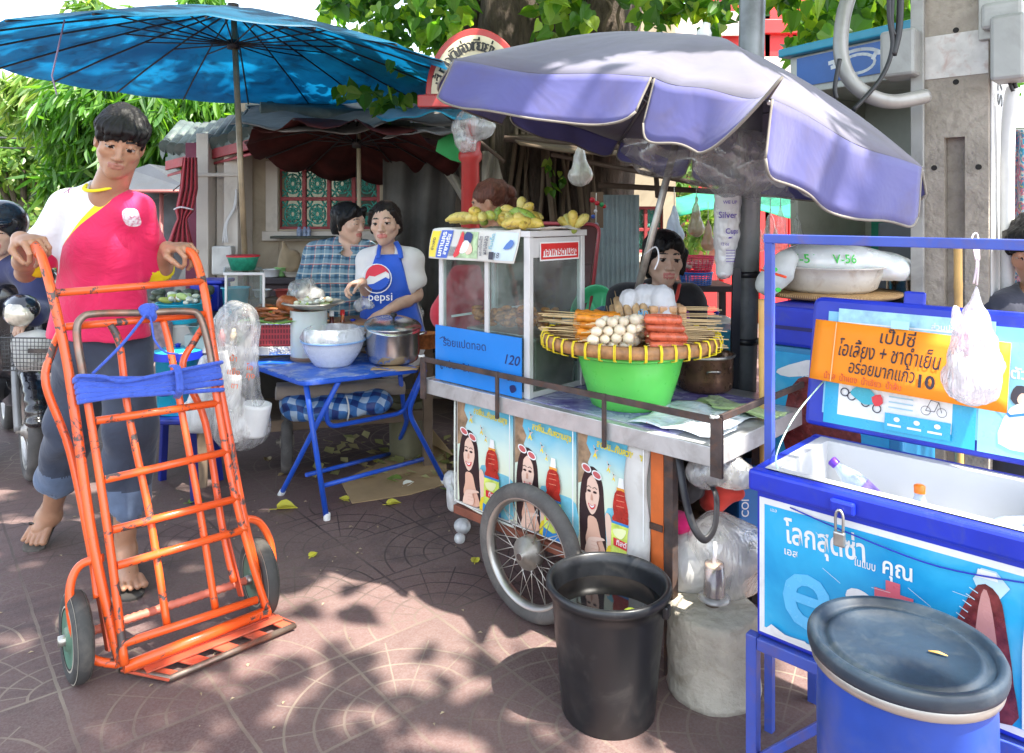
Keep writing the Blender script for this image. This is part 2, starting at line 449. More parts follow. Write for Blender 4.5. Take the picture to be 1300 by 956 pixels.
# ================================================================ camera, light, view
cam=bpy.data.cameras.new('camera'); cam.sensor_width=36; cam.lens=36*FO/1300; cam.shift_y=-(478-HY)/1300
cam.clip_end=500; cam.clip_start=.05
co_=bpy.data.objects.new('camera',cam); COL.objects.link(co_); co_.location=(0,0,EYE); co_.rotation_euler=(R_(90),0,0); scene.camera=co_
SUN_EL=R_(61); SUN_AZ=R_(128)     # compass-like: azimuth measured from +Y towards +X
sd=V(math.sin(SUN_AZ)*math.cos(SUN_EL),math.cos(SUN_AZ)*math.cos(SUN_EL),math.sin(SUN_EL))  # towards the sun
sl=bpy.data.lights.new('sun','SUN'); sl.energy=3.3; sl.angle=R_(.6); sl.color=(1,.95,.86)
so=bpy.data.objects.new('sun',sl); COL.objects.link(so); so.rotation_euler=sd.to_track_quat('Z','Y').to_euler(); so.location=(2,-3,9)
w=bpy.data.worlds.new('World'); scene.world=w; w.use_nodes=True; wt=w.node_tree
sky=wt.nodes.new('ShaderNodeTexSky'); sky.sky_type='NISHITA'; sky.sun_disc=False; sky.sun_elevation=SUN_EL; sky.sun_rotation=SUN_AZ
sky.air_density=1.0; sky.dust_density=1.5; sky.ozone_density=1.0
hs=wt.nodes.new('ShaderNodeHueSaturation'); hs.inputs['Saturation'].default_value=.55; wt.links.new(sky.outputs[0],hs.inputs['Color'])
bg=wt.nodes['Background']; wt.links.new(hs.outputs[0],bg.inputs[0]); bg.inputs[1].default_value=.14
scene.view_settings.view_transform='Standard'; scene.view_settings.look='None'; scene.view_settings.exposure=2.35; scene.view_settings.gamma=1
scene.render.engine='CYCLES'; scene.cycles.max_bounces=10; scene.cycles.transparent_max_bounces=24; scene.cycles.diffuse_bounces=5; scene.cycles.sample_clamp_indirect=6
scene.render.resolution_x=1024; scene.render.resolution_y=753
# ================================================================ ground
def paver(t):
    co=t.coord('Object',rot=(0,0,R_(-39.4))); sp=t.n('ShaderNodeSeparateXYZ'); t.l(co,sp.inputs[0])
    S=.36; m=t.math
    wob=t.math('MULTIPLY',t.math('SUBTRACT',t.noise(co,9,3),.5),.012)
    u=m('DIVIDE',m('ADD',sp.outputs[0],wob),S); v=m('DIVIDE',m('ADD',sp.outputs[1],wob),S)
    fu=m('FRACT',u); fv=m('FRACT',v); iu=m('FLOOR',u); iv=m('FLOOR',v)
    chk=m('PINGPONG',m('ADD',iu,iv),1.0)      # 0/1 checker
    a=m('ABSOLUTE',m('SUBTRACT',fu,chk));
    r=m('SQRT',m('ADD',m('MULTIPLY',a,a),m('MULTIPLY',fv,fv)))
    ring=m('ABSOLUTE',m('SUBTRACT',m('FRACT',m('MULTIPLY',r,4.6)),.5)); ring=m('LESS_THAN',m('SUBTRACT',.5,ring),.046)
    ring=m('MULTIPLY',ring,m('LESS_THAN',r,1.02))
    # spokes between the rings
    ang=m('ARCTAN2',fv,a); sp2=m('ABSOLUTE',m('SUBTRACT',m('FRACT',m('MULTIPLY',ang,2.55)),.5)); sp2=m('LESS_THAN',m('SUBTRACT',.5,sp2),m('DIVIDE',.018,m('ADD',r,.05)))
    sp2=m('MULTIPLY',sp2,m('MULTIPLY',m('GREATER_THAN',r,.22),m('LESS_THAN',r,1.0)))
    def edge(f): return m('LESS_THAN',m('SUBTRACT',.5,m('ABSOLUTE',m('SUBTRACT',f,.5))),.013)
    joint=m('MAXIMUM',edge(fu),edge(fv)); groove=m('MAXIMUM',m('MAXIMUM',ring,joint),sp2)
    wear=t.ramp(t.noise(co,2.3,6,.65,.6),[(.36,.45),(.62,1.0)])
    gv=m('MULTIPLY',groove,wear)
    # tile to tile tone
    tid=t.n('ShaderNodeTexWhiteNoise'); tid.noise_dimensions='2D'; cb=t.n('ShaderNodeCombineXYZ'); t.l(iu,cb.inputs[0]); t.l(iv,cb.inputs[1]); t.l(cb.outputs[0],tid.inputs['Vector'])
    base=t.mix(tid.outputs['Value'],(.092,.048,.046),(.14,.078,.072))
    big=t.noise(co,1.1,7,.62,.8); base=t.mix(t.ramp(big,[(.35,0.0),(.7,.75)]),base,(.18,.118,.10))
    spk=t.noise(co,160,2); base=t.mix(t.ramp(spk,[(.35,0.0),(.75,.45)]),base,(.22,.18,.17))
    stain=t.ramp(t.noise(co,.75,6,.7,1.5),[(.52,0.0),(.64,.6)]); base=t.mix(stain,base,(.045,.036,.036))
    gc=t.mix(t.ramp(t.noise(co,.55,3),[(.40,0.0),(.58,1.0)]),(.028,.018,.018),(.27,.215,.165)); col=t.mix(m('MULTIPLY',gv,.85),base,gc)
    fine=t.noise(co,70,5,.7); hgt=m('SUBTRACT',m('MULTIPLY',fine,.35),m('MULTIPLY',groove,.8))
    nm=t.bump(hgt,.8,.006); ro=t.ramp(big,[(.3,.5),(.75,.8)])
    return t.fin(t.bsdf(col,ro,0,nm))
paverM=MP('paver',paver)
g=MB(); g.add([(-60,-20,0),(60,-20,0),(60,80,0),(-60,80,0)],[(0,1,2,3)]); o=g.build('ground',M('asphalt',(.11,.105,.1),.85,var=.2,scale=2,bump=.3,bscale=120),base=(0,0,0)); tag(o,None,None,kind='structure')
g=MB(); g.add([(-5.5,-4,.004),(6,-4,.004),(6,9,.004),(-3.0,9,.004),(-5.5,6.2,.004)],[(0,1,2,3,4)]); o=g.build('pavement',paverM,base=(0,0,0)); tag(o,None,None,kind='structure')
# ================================================================ foliage tools
def leafmat(name,c1,c2,c3,trl=.45):
    def f(t):
        ge=t.n('ShaderNodeNewGeometry'); ri=ge.outputs['Random Per Island']
        col=t.ramp(ri,[(0,c1),(.5,c2),(1,c3)]); d=t.bsdf(col,.42,0,None); tr=t.n('ShaderNodeBsdfTranslucent')
        tc=t.mix(1.0,col,(1.0,1.0,.35),'MULTIPLY'); hs=t.n('ShaderNodeHueSaturation'); hs.inputs['Value'].default_value=2.6; t.l(tc,hs.inputs['Color']); t.l(hs.outputs[0],tr.inputs[0])
        return t.fin(t.mixs(trl,d,tr.outputs[0]))
    return MP(name,f)
HEART=[(0,0),(.30,-.06),(.46,.16),(.42,.45),(.24,.74),(.08,.92),(0,1.12),(-.08,.92),(-.24,.74),(-.42,.45),(-.46,.16),(-.30,-.06)]
LONG=[(0,0),(.07,.2),(.10,.5),(.06,.8),(0,1),(-.06,.8),(-.10,.5),(-.07,.2)]
OVAL=[(0,0),(.2,.2),(.26,.5),(.15,.82),(0,1),(-.15,.82),(-.26,.5),(-.2,.2)]
def leaves(mb,pos,size,shape=HEART,droop=.6,seed=1,out=None,svar=.35,m=0,facing=None):
    """pos: Nx3; each leaf hangs from its point: a creased little blade"""
    r=np.random.RandomState(seed); sh=np.array(shape); n=len(sh); N=len(pos); pos=np.asarray(pos,dtype=float)
    d=r.normal(size=(N,3));
    if out is not None: d=d*.6+np.asarray(out)
    d[:,2]-=droop*1.5; d/=np.linalg.norm(d,axis=1)[:,None]
    q=r.normal(size=(N,3));
    if facing is not None: q=q*.8+np.cross(d,np.asarray(facing))*1.6
    s=np.cross(d,q);
    if facing is not None: s=q-d*(q*d).sum(1)[:,None]
    s/=np.linalg.norm(s,axis=1)[:,None]+1e-9; nn=np.cross(s,d)
    sz=size*(1-svar+2*svar*r.rand(N)); fold=.18+.25*r.rand(N); curl=r.normal(size=N)*.25
    vs=pos[:,None,:]+sz[:,None,None]*(s[:,None,:]*sh[None,:,0,None]+d[:,None,:]*sh[None,:,1,None]+nn[:,None,:]*((np.abs(sh[None,:,0])*fold[:,None]+sh[None,:,1]**2*curl[:,None])[:,:,None]))
    vs=vs.reshape(-1,3); b=len(mb.v); mb.v.extend(map(tuple,vs)); top=[i for i in range(n) if sh[i,0]==0 and sh[i,1]>.5][0]
    ra=list(range(0,top+1)); la=[0]+list(range(top,n))
    for i in range(N):
        o=b+i*n; mb.f.append(tuple(o+j for j in ra)); mb.f.append(tuple(o+j for j in la)); mb.m+= [m,m]; mb.s+=[False,False]
    return mb
def blob(n,c,r,rs,shell=.55):
    d=rs.normal(size=(n,3)); d/=np.linalg.norm(d,axis=1)[:,None]; q=(shell+(1-shell)*rs.rand(n))[:,None]
    return np.array(c)+d*q*np.array(r)
def barkM(name,c,c2,s=9):
    def f(t):
        co=t.coord('Object',scale=(1,1,.28)); n=t.noise(co,s,7,.7,1.5); n2=t.noise(co,s*5,5,.6,.5); col=t.ramp(t.math('ADD',t.math('MULTIPLY',n,.7),t.math('MULTIPLY',n2,.3)),[(.35,c),(.62,c2),(.8,tuple(min(1,x*1.5) for x in lin(c2)))])
        return t.fin(t.bsdf(col,.9,0,t.bump(t.math('ADD',n,t.math('MULTIPLY',n2,.4)),.9,.05)))
    return MP(name,f)
LF_fresh=leafmat('leaf_fresh',(.025,.085,.012),(.075,.19,.02),(.26,.36,.04),.45)
LF_dark=leafmat('leaf_dark',(.03,.10,.015),(.06,.17,.02),(.12,.24,.03),.42)
LF_far=leafmat('leaf_far',(.05,.12,.022),(.11,.21,.04),(.24,.31,.09),.36)
BARK=barkM('bark_grey',(.04,.03,.022),(.13,.095,.068)); BARK2=barkM('bark_pale',(.12,.10,.08),(.32,.27,.22)); TWIG=M('twig',(.13,.10,.06),.85,var=.3)
def limb(mb,pts,r0,r1,n=10,seed=0,nod=.08):
    q=crom(pts,6); rs=random.Random(seed); k=len(q)
    mb.tube(q,[(r0+(r1-r0)*i/(k-1))*(1+nod*rs.uniform(-1,1)) for i in range(k)],n)
tr=thing('bo_tree','huge old bo tree with fluted dark trunk and heart shaped leaves behind the stalls','tree',(.35,5.6,0))
mb=MB(); rs=random.Random(3)
for (px,D,w,top) in [(600,5.3,.10,(596,-60)),(628,5.2,.15,(640,-160)),(655,5.35,.20,(638,-260)),(690,5.5,.19,(700,-200)),(712,5.25,.13,(770,-120)),(738,5.3,.16,(778,-300)),(668,5.15,.07,(676,60)),(752,5.5,.10,(795,-200)),(640,5.6,.2,(610,-80)),(700,5.8,.35,(650,-320)),(735,5.8,.30,(785,-320))]:
    b=G(px,270+FO*EYE/D); b=V((px-CX)/FO*D,D,0); t=P(top[0],top[1],D+.1); mid=b.lerp(t,.5)+V(rs.uniform(-.05,.05),0,0)
    limb(mb,[b+V(rs.uniform(-.1,.1),-.12,-.1),b.lerp(mid,.35),mid,mid.lerp(t,.5),t],w*1.25,w*.9,14,seed=px,nod=.09)
mb.build('trunk',BARK,tr)
mb=MB()
for pts,r0,r1 in [([P(640,-120,5.4),P(560,-260,4.6),P(300,-380,4.0),P(-60,-380,3.2)],.17,.05),([P(778,-160,5.4),P(860,-330,4.4),P(1000,-420,3.4),P(1250,-500,2.6)],.16,.05),([P(700,-220,5.6),P(690,-500,4),P(650,-900,2.8)],.15,.05),([P(610,-40,5.5),P(520,-30,5.4),P(430,-20,5.3)],.07,.02),
    ([P(785,-100,5.5),P(900,-40,5.5),P(1050,-20,5.4),P(1130,-10,5.3)],.06,.015),([P(640,-200,5.4),P(560,-150,5.0),P(500,-30,4.9)],.04,.01)]: limb(mb,pts,r0,r1,8,seed=len(mb.v))
mb.build('limb',BARK,tr)
mb=MB()  # hanging roots against the trunk
for i in range(16):
    px=rs.uniform(600,760); D=5.08+rs.random()*.12; mb.tube(crom([P(px+rs.uniform(-20,20),80,D),P(px+rs.uniform(-9,9),180,D-.03),P(px,250,D-.04),P(px+rs.uniform(-12,12),340,D-.1)],5),rs.uniform(.006,.02),6)
for a in ([(770,0),(776,12),(768,30),(766,48)],[(790,0),(784,20),(786,40),(770,50)]): mb.tube(crom([P(x,y,5.15) for x,y in a],4),.012,6)
mb.build('hanging_root',M('root',(.13,.095,.06),.85,var=.25),tr)
rs2=np.random.RandomState(5)
def clus(mb,lst,D,size,dens,seed,shape=HEART,facing=None,sd=.5,droop=.7):
    pos=[]
    for (px,py,rx,ry,n) in lst:
        c=P(px,py,D); pos.append(blob(int(n*dens),c,(rx/FO*D,sd,ry/FO*D),rs2,.1))
    leaves(mb,np.concatenate(pos),size,shape,droop,seed,facing=facing)
mb=MB()
clus(mb,[(430,5,45,26,70),(480,45,45,30,80),(555,45,40,28,60),(520,20,60,40,110),(470,-10,60,35,80),(585,10,40,30,50),(550,-30,70,30,80),(600,50,25,18,16),(520,80,34,22,26),(500,128,40,22,40),(455,118,25,16,16)],4.9,.085,1,1,facing=(0,-1,.3))
clus(mb,[(700,12,26,26,34),(720,-15,40,25,50),(735,30,22,16,20),(850,5,50,26,80),(900,15,42,34,60),(880,-25,60,30,60),(830,40,22,14,16),(690,45,14,10,9)],5.0,.095,1,2,facing=(0,-1,.3))
clus(mb,[(1000,-5,60,30,70),(1050,30,50,35,90),(1110,10,55,35,110),(1025,55,25,22,22),(1080,60,30,14,20),(1150,-10,50,30,60)],4.6,.105,1,3,facing=(0,-1,.3))
clus(mb,[(700,210,9,10,8),(712,225,10,9,8),(703,240,6,5,4)],5.0,.05,1,5,facing=(0,-1,.3),sd=.05)
mb.build('crown',LF_fresh,tr)
# the crown continues over the pavement (it throws the dappled shade); gaps let the sun through
mb=MB(); pos=[]
def shade_pt(gx,gy,z): return np.array([gx,gy,0])+np.array(sd)*(z/sd.z)
def sunny(gx,gy):
    # patches of pavement the photograph shows in the sun
    for (cx,cy,rx,ry) in [(-.30,2.78,.60,.25),(.0,2.45,.5,.2),(-.5,2.5,.22,.1),(.15,2.9,.3,.15),(-.55,3.05,.22,.1),(-2.2,3.3,.3,.12),(2.0,1.2,2.0,1.6),(.62,1.75,.5,.35),(1.9,2.9,.8,.6)]:
        if ((gx-cx)/rx)**2+((gy-cy)/ry)**2<1: return True
    return False
CG=np.random.RandomState(21)
for i in range(1100):
    gx=CG.uniform(-4.2,2.2); gy=CG.uniform(.2,6.6); z=CG.uniform(3.9,6.0)
    if sunny(gx,gy) and CG.rand()<.93: continue
    if CG.rand()<.12: continue
    if (gx+2.57)**2+(gy-4.97)**2<1.7 and CG.rand()<.62: continue
    c=shade_pt(gx,gy,z); q=blob(18,c,(.22,.22,.10),CG,.1)
    keep=[]
    for p in q:
        g0=p-np.array(sd)*(p[2]/sd.z)
        if sunny(g0[0],g0[1]) and CG.rand()<.8: continue
        # stay above the top edge of the view
        if p[1]>.3 and 270-(p[2]-EYE)/p[1]*FO>-25: continue
        keep.append(p)
    if keep: pos+=keep
for i in range(330):  # extra leaves out of view, added to shade the purple parasol top
    gx=CG.uniform(-1.1,.75); gy=CG.uniform(2.75,4.3); c=shade_pt(gx,gy,CG.uniform(3.6,5.2))
    for p in blob(16,c,(.20,.20,.08),CG,.1):
        g0=p-np.array(sd)*(p[2]/sd.z)
        if sunny(g0[0],g0[1]) or (p[1]>.3 and 270-(p[2]-EYE)/p[1]*FO>-25): continue
        pos.append(p)
leaves(mb,np.array(pos),.13,HEART,.2,9)
mb.build('overhanging_crown',LF_fresh,tr)
print('canopy leaves',len(pos))
def ftree(name,label,x,y,tr_h,cr,dens,mat,shape,size,seed,cat='tree',bark=BARK,trunk_r=.09,lean=0,group=None,droop=.4,light=None):
    t=thing(name,label,cat,(x,y,0),group); r=np.random.RandomState(seed); mb=MB()
    limb(mb,[V(x,y,-.1),V(x+lean*.3,y,tr_h*.5),V(x+lean,y,tr_h)],trunk_r*1.3,trunk_r*.7,10,seed)
    for (dx,dy,dz,rr) in cr:
        limb(mb,[V(x+lean*.6,y,tr_h*.7),V(x+dx*.5,y+dy*.5,(tr_h*.8+dz)*.5+.1),V(x+dx,y+dy,dz)],trunk_r*.5,trunk_r*.12,6,seed+3)
    mb.build('trunk',bark,t); mb=MB(); pos=[]
    for (dx,dy,dz,rr) in cr:
        pos.append(blob(int(dens*rr*rr),(x+dx,y+dy,dz),(rr,rr,rr*.7),r,.35))
        for k in range(5):
            c=np.array((x+dx,y+dy,dz))+r.normal(size=3)*rr*.6; pos.append(blob(int(dens*.16*rr*rr)+4,c,(rr*.35,)*3,r,.2))
    leaves(mb,np.concatenate(pos),size,shape,droop,seed,facing=None); mb.build('crown',mat,t); return t
x=lambda px,D:(px-CX)/FO*D
ftree('street_tree','bright green round tree across the street beside the left edge','tree' and x(30,12),12.0,1.6,[(-.5,0,2.4,1.0),(.5,0,2.5,.9),(0,0,3.0,.7),(-1.2,.2,2.7,.8),(.9,.2,1.9,.6)],900,LF_far,OVAL,.13,4,trunk_r=.12)
ftree('street_tree','bushy light green tree right of the round tree across the street',x(95,13),13.0,1.4,[(-.4,0,1.9,.9),(.5,0,2.0,.9),(0,0,2.6,.8),(1.1,0,2.4,.8)],900,LF_far,OVAL,.13,5,trunk_r=.08)
ftree('weeping_tree','dense tree with long drooping leaves left of the tiled gate roof',x(205,8.2),8.2,2.0,[(-.6,0,2.6,.65),(0,0,2.75,.75),(.45,0,2.5,.6),(-.35,0,2.1,.6),(.25,.2,2.0,.6),(-.9,.1,2.2,.5)],2600,LF_dark,LONG,.21,6,trunk_r=.06,droop=1.3)
ftree('weeping_tree','yellow green tree with long drooping leaves above the young man',x(140,8.8),8.8,2.0,[(-.5,0,2.8,.6),(.1,0,2.9,.6),(-.1,0,2.2,.6),(.5,0,3.0,.5),(-.9,.1,2.6,.4)],2600,LF_far,LONG,.21,7,trunk_r=.05,droop=1.3)
ftree('flowering_shrub','low green shrub at the foot of the street trees',x(40,10),10.0,.4,[(-.4,0,1.0,.6),(.3,0,1.1,.6),(1.0,0,1.0,.55),(-1.1,0,1.2,.6)],900,LF_far,OVAL,.10,8,cat='shrub',trunk_r=.03)
ftree('tall_tree','dark leafy tree closing the view behind the street trees',x(130,17),17.0,2.0,[(-1.5,0,2.8,1.3),(0,0,2.6,1.4),(1.4,0,3.2,1.4),(3,0,3.0,1.3),(-3.2,0,2.6,1.3),(-4.6,0,2.6,1.2),(.4,0,1.3,1.2),(-1.8,0,1.3,1.2),(-3.8,0,1.3,1.1)],360,LF_dark,OVAL,.2,9,trunk_r=.15)
ftree('courtyard_bush','sunlit yellow green bush seen through the gap behind the seated woman',x(868,8.5),8.5,.5,[(0,0,1.2,.42),(.25,0,1.5,.35),(-.2,.1,1.75,.35),(.05,0,2.0,.3)],2200,LF_far,OVAL,.09,12,cat='bush',trunk_r=.03)
ftree('courtyard_tree','leafy tree behind the red gate posts at the top right',x(1060,10.5),10.5,3.0,[(-1.2,0,4.2,.9),(0,0,4.4,1.0),(1.2,0,4.2,1.0),(2.2,0,4.3,.9)],800,LF_dark,OVAL,.17,13,trunk_r=.1)
# ================================================================ buildings and fixed things at the back
WALLM=M('plaster_beige',(.42,.35,.25),.9,var=.16,scale=2.2,bump=.3,bscale=30,dirt=.55,dcol=(.16,.12,.08),dscale=2.2)
PALE=M('plaster_pale',(.60,.54,.46),.85,var=.1,scale=3,bump=.25,bscale=30,dirt=.5,dcol=(.25,.2,.15),dscale=5,dlo=.55)
REDP=M('red_paint_old',(.30,.035,.04),.6,var=.25,dirt=.3)
TILEM=M('roof_tile_dark',(.075,.10,.09),.6,var=.35,scale=9,dirt=.5,dcol=(.22,.22,.19))
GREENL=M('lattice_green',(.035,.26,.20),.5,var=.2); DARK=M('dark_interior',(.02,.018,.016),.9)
def pq(px0,py0,px1,py1,D): return P(px0,py0,D),P(px1,py0,D),P(px1,py1,D),P(px0,py1,D)
def slab(mb,px0,py0,px1,py1,D,th,m=0):
    a=P(px0,py1,D); mb.obox(a,P(px1,py1,D)-a,V(0,th,0),P(px0,py0,D)-a,m)
def lattice(name,px0,py0,px1,py1,D,nx,ny,parent,off=.0):
    """green iron flower lattice with red bars, inside a wall opening"""
    a=P(px0,py1,D); w=P(px1,py1,D).x-a.x; h=P(px0,py0,D).z-a.z
    b=MB(); b.box((a.x+w/2,D,a.z),(w+.06,.05,.04)); b.box((a.x+w/2,D,a.z+h),(w+.06,.05,.04))
    for i in range(nx+1): b.box((a.x+w*i/nx,D+.003,a.z+h/2),(.028,.04,h))
    for j in range(1,ny): b.box((a.x+w/2,D+.005,a.z+h*j/ny),(w,.035,.028))
    b.build('window_bars',REDP,parent,bevel=.003)
    g=MB(); cw=w/nx; ch=h/ny
    for i in range(nx):
        for j in range(ny):
            cx=a.x+cw*(i+.5); cz=a.z+ch*(j+.5); R=min(cw,ch)*.5
            def T(pts,r=.0075): g.tube([V(cx+x_*cw*.5,D+.02,cz+z_*ch*.5) for x_,z_ in pts],r,6)
            for k in range(8):
                A=k*PI/4; T([(.18*math.cos(A),.18*math.sin(A)),(.42*math.cos(A-.22),.42*math.sin(A-.22)),(.62*math.cos(A),.62*math.sin(A)),(.42*math.cos(A+.22),.42*math.sin(A+.22)),(.18*math.cos(A),.18*math.sin(A))])
            T([(.2*math.cos(q*PI/6),.2*math.sin(q*PI/6)) for q in range(13)]); T([(.64*math.cos(q*PI/8),.64*math.sin(q*PI/8)) for q in range(17)])
            for sx in (-1,1):
                for sy in (-1,1): T([(sx*.95,sy*.35),(sx*.6,sy*.55),(sx*.35,sy*.95)]); T([(sx*.95,sy*.95),(sx*.45,sy*.45)])
            T([(-.93,-.93),(.93,-.93),(.93,.93),(-.93,.93),(-.93,-.93)],.008)
    g.build('lattice_panel',GREENL,parent)
bh=thing('gate_house','beige plastered gate house with green lattice window behind the two women','building',(P(420,300,5.7).x,5.7,0))
mb=MB()
def xw(px,D): return (px-CX)/FO*D
WD=5.6; x0,x1=xw(300,WD),xw(660,WD); wx0,wx1=xw(354,WD),xw(482,WD); zt=2.3; wz0=P(0,291,WD).z; wz1=P(0,213,WD).z
for (a,b,c,d) in [(x0,wx0,0,zt),(wx1,x1,0,zt),(wx0,wx1,0,wz0),(wx0,wx1,wz1,zt)]: mb.box(((a+b)/2,WD+.12,(c+d)/2),(b-a,.24,d-c))
o=mb.build('wall',WALLM,bh,bevel=.004)
mb=MB()   # window surround and sill
mb.box(((wx0+wx1)/2,WD-.015,wz0-.05),(wx1-wx0+.22,.08,.07)); mb.box((wx0-.05,WD-.006,(wz0+wz1)/2),(.09,.02,wz1-wz0+.1))
mb.build('window_sill',PALE,bh,bevel=.004)
lattice('w',355,214,481,291,WD+.05,4,2,bh)
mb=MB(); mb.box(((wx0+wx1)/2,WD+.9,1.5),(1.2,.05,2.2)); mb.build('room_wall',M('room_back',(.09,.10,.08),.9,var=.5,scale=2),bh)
mb=MB(); PD=5.25
pa=xw(249,PD); pb=xw(302,PD)
for a,b in ((pa,pa+.085),(pb-.10,pb)): mb.box(((a+b)/2,PD+.15,.98),(b-a,.3,1.96))
mb.box(((pa+pb)/2,PD+.22,.975),(pb-pa-.19,.2,1.95)); mb.box(((pa+pb)/2,PD-.0,P(0,222,PD).z),(pb-pa+.02,.03,.025));
mb.build('pillar',PALE,bh,bevel=.005)
mb=MB(); mb.box((pa+.165,PD+.112,P(0,265,PD).z),(.016,.02,.42)); mb.build('red_inlay',REDP,bh)
mb=MB(); mb.box((pa-.06,PD+.2,.95),(.10,.25,1.90)); mb.build('red_side_post',M('maroon_post',(.16,.02,.05),.6,var=.3),bh,bevel=.006)
# fuse box and conduit on the pillar
mb=MB(); c=P(283,388,PD-.05); mb.box((c.x,PD-.03,P(0,330,PD).z),(.14,.10,.20)); mb.build('meter_box',M('meter_box',(.62,.6,.55),.5,dirt=.3),bh,bevel=.012)
mb=MB()
for k in (0,1,2): mb.tube(crom([P(283+k*3,308,PD-.06),P(286+k,285,PD-.05),P(297+k,262,PD-.03),P(300,240,PD-.03)],5),.006,6)
mb.build('conduit',M('wire_white',(.6,.58,.55),.5),bh)
# tiled eave: runs left and away, curved up at the end
ev=MB(); tm=MB(); rd=MB()
e0=P(330,160,5.0); e1=P(216,196,5.9); n_=11
sl_=V(.35,-.25,-.28)   # the way a tile row runs down
nrm=V(-.3,-.8,.5)
for i in range(n_):
    t=i/(n_-1); q=e0.lerp(e1,t)+V(0,0,.10*max(0,(t-.5))**2*4); dn=V(.02,-.30,-.17)
    tm.tube([q-dn*.95,q+dn*.25],.052,10); tm.tube([q+dn*.25,q+dn*.275],.058,10)
    c=q+dn*.26+V((e1-e0).x,(e1-e0).y,0)/(n_-1)*.5+V(0,0,-.055); r_=(e1-e0).normalized()
    tm.prism([c-r_*.045+V(0,0,.05),c+r_*.045+V(0,0,.05),c+r_*.04,c+V(0,0,-.045),c-r_*.04],V(.008,-.012,0))
ev.prism([e0+V(0,-.08,-.10),e1+V(0,-.08,-.06),e1+V(0,.4,.05),e0+V(0,.5,.08)],V(0,0,.03))
tm.build('roof_tile',TILEM,bh); ev.build('roof_deck',TILEM,bh)
rd.prism([e0+V(0,-.085,-.155),e1+V(0,-.085,-.13),e1+V(0,-.085,-.06),e0+V(0,-.085,-.085)],V(0,.04,0)); rd.prism([e0+V(0,-.05,-.19),e1+V(0,-.05,-.18),e1+V(0,.35,-.10),e0+V(0,.35,-.10)],V(0,0,.02))
rd.build('fascia',REDP,bh,bevel=.004)
mb=MB(); mb.tube([P(330,150,4.99)+V(0,0,.05),P(430,148,5.2),P(520,150,5.3)],.06,10); mb.prism([P(320,150,5.2),P(600,165,5.4),P(600,120,6.0),P(300,120,6.2)],V(0,0,.03)); mb.build('roof_ridge',TILEM,bh)
# small bits on the wall
t=thing('wall_shelf','narrow wooden shelf with little jars under the lattice window','shelf',P(385,301,WD-.1));
mb=MB(); mb.bar(P(347,301,WD-.09),P(425,301,WD-.09),.16,.018,up=(0,0,1)); mb.build('board',M('shelf_dark',(.05,.055,.04),.7),t,bevel=.003)
mb=MB()
for px,r in ((380,.02),(387,.017),(392,.015)): mb.lathe([(r,0),(r,.05),(r*.6,.06),(r*.6,.07)],P(px,300,WD-.1)+V(0,0,0),12,capt=True)
mb.build('jar',M('jar_blue',(.2,.25,.35),.3,var=.5,scale=40),t)
t=thing('roadside_kiosk','low dark grey roofed kiosk across the street between the trees and red curtain','kiosk',(xw(205,7.2),7.2,0))
mb=MB(); a=P(150,238,7.2); mb.prism([P(165,216,7.3),P(190,208,7.3),P(222,222,7.3),P(246,242,7.0),P(150,242,7.0)],V(0,.9,.0)); mb.build('roof',M('kiosk_roof',(.05,.055,.065),.5,dirt=.3),t,bevel=.01)
mb=MB(); mb.tube([P(148,243,7.0),P(248,243,7.0)],.018,6)
for px in (178,205,243): mb.tube([P(px,243,7.1),P(px,440,7.1)],.02,6)
mb.build('frame',M('rust_tube',(.25,.08,.07),.6),t)
mb=MB(); mb.box((xw(208,7.5),7.6,1.1),(.62,.1,1.3)); mb.build('back_panel',M('kiosk_dark',(.07,.075,.08),.7,var=.5,scale=4),t)
mb=MB()
def cur(u,v):
    D=5.05; y=200+v*112; keys=[(0,232,250),(.35,228,251),(.62,222,246),(.68,226,238),(.8,220,240),(1,212,246)]
    for i in range(len(keys)-1):
        if keys[i][0]<=v<=keys[i+1][0]:
            f=(v-keys[i][0])/(keys[i+1][0]-keys[i][0]+1e-9); l=keys[i][1]*(1-f)+keys[i+1][1]*f; r=keys[i][2]*(1-f)+keys[i+1][2]*f
    return P(l+(r-l)*u,y,D+.03*math.sin(u*26+v*2))
mb.grid(cur,40,24); o=mb.build('tied_curtain',fabric('pink_curtain',(.55,.06,.08),var=.2,trl=.4,wr=5),solid=.003); tag(o,'red cloth curtain gathered and tied beside the pale gate pillar','curtain')
mb=MB(); mb.tube(crom([P(221,266,5.0),P(229,263,4.98),P(240,265,5.0),P(245,266,5.02)],4),.006,6); o2=mb.build('curtain_tie',M('tie_white',(.7,.6,.6),.8),o)
mb=MB()
def tarp(u,v): return P(486+u*170,190+v*260+8*math.sin(u*9),5.3+.05*math.sin(u*31+v*3)+.03*math.sin(v*11+u*7))
mb.grid(tarp,50,24); o=mb.build('hanging_tarp',fabric('tarp_dark',(.075,.07,.06),var=.45,scale=3,wr=3,dirt=.5),solid=.003); tag(o,'dark dirty tarp hanging behind the woman in the blue apron','tarp')
mb=MB()
def tarp2(u,v):
    l=548+v*60; r=600+v*12; return P(l+(r-l)*u+8*math.sin(v*3),200+v*110,5.18+.05*math.sin(u*17+v*4)+.03*math.sin(v*9))
mb.grid(tarp2,30,20); o=mb.build('draped_sheet',fabric('sheet_grey',(.33,.30,.24),var=.35,scale=3,wr=4,dirt=.6),solid=.003); tag(o,'pale crumpled canvas sheet draped left of the red post','sheet')
mb=MB()
def tarp3(u,v): return P(612+u*18+v*14*u,192+v*60,5.0+.04*math.sin(u*9+v*5))
mb.grid(tarp3,14,14); o=mb.build('draped_sheet',fabric('sheet_grey',(.33,.30,.24)),solid=.003); tag(o,'small pale canvas scrap hanging right of the red post','sheet')
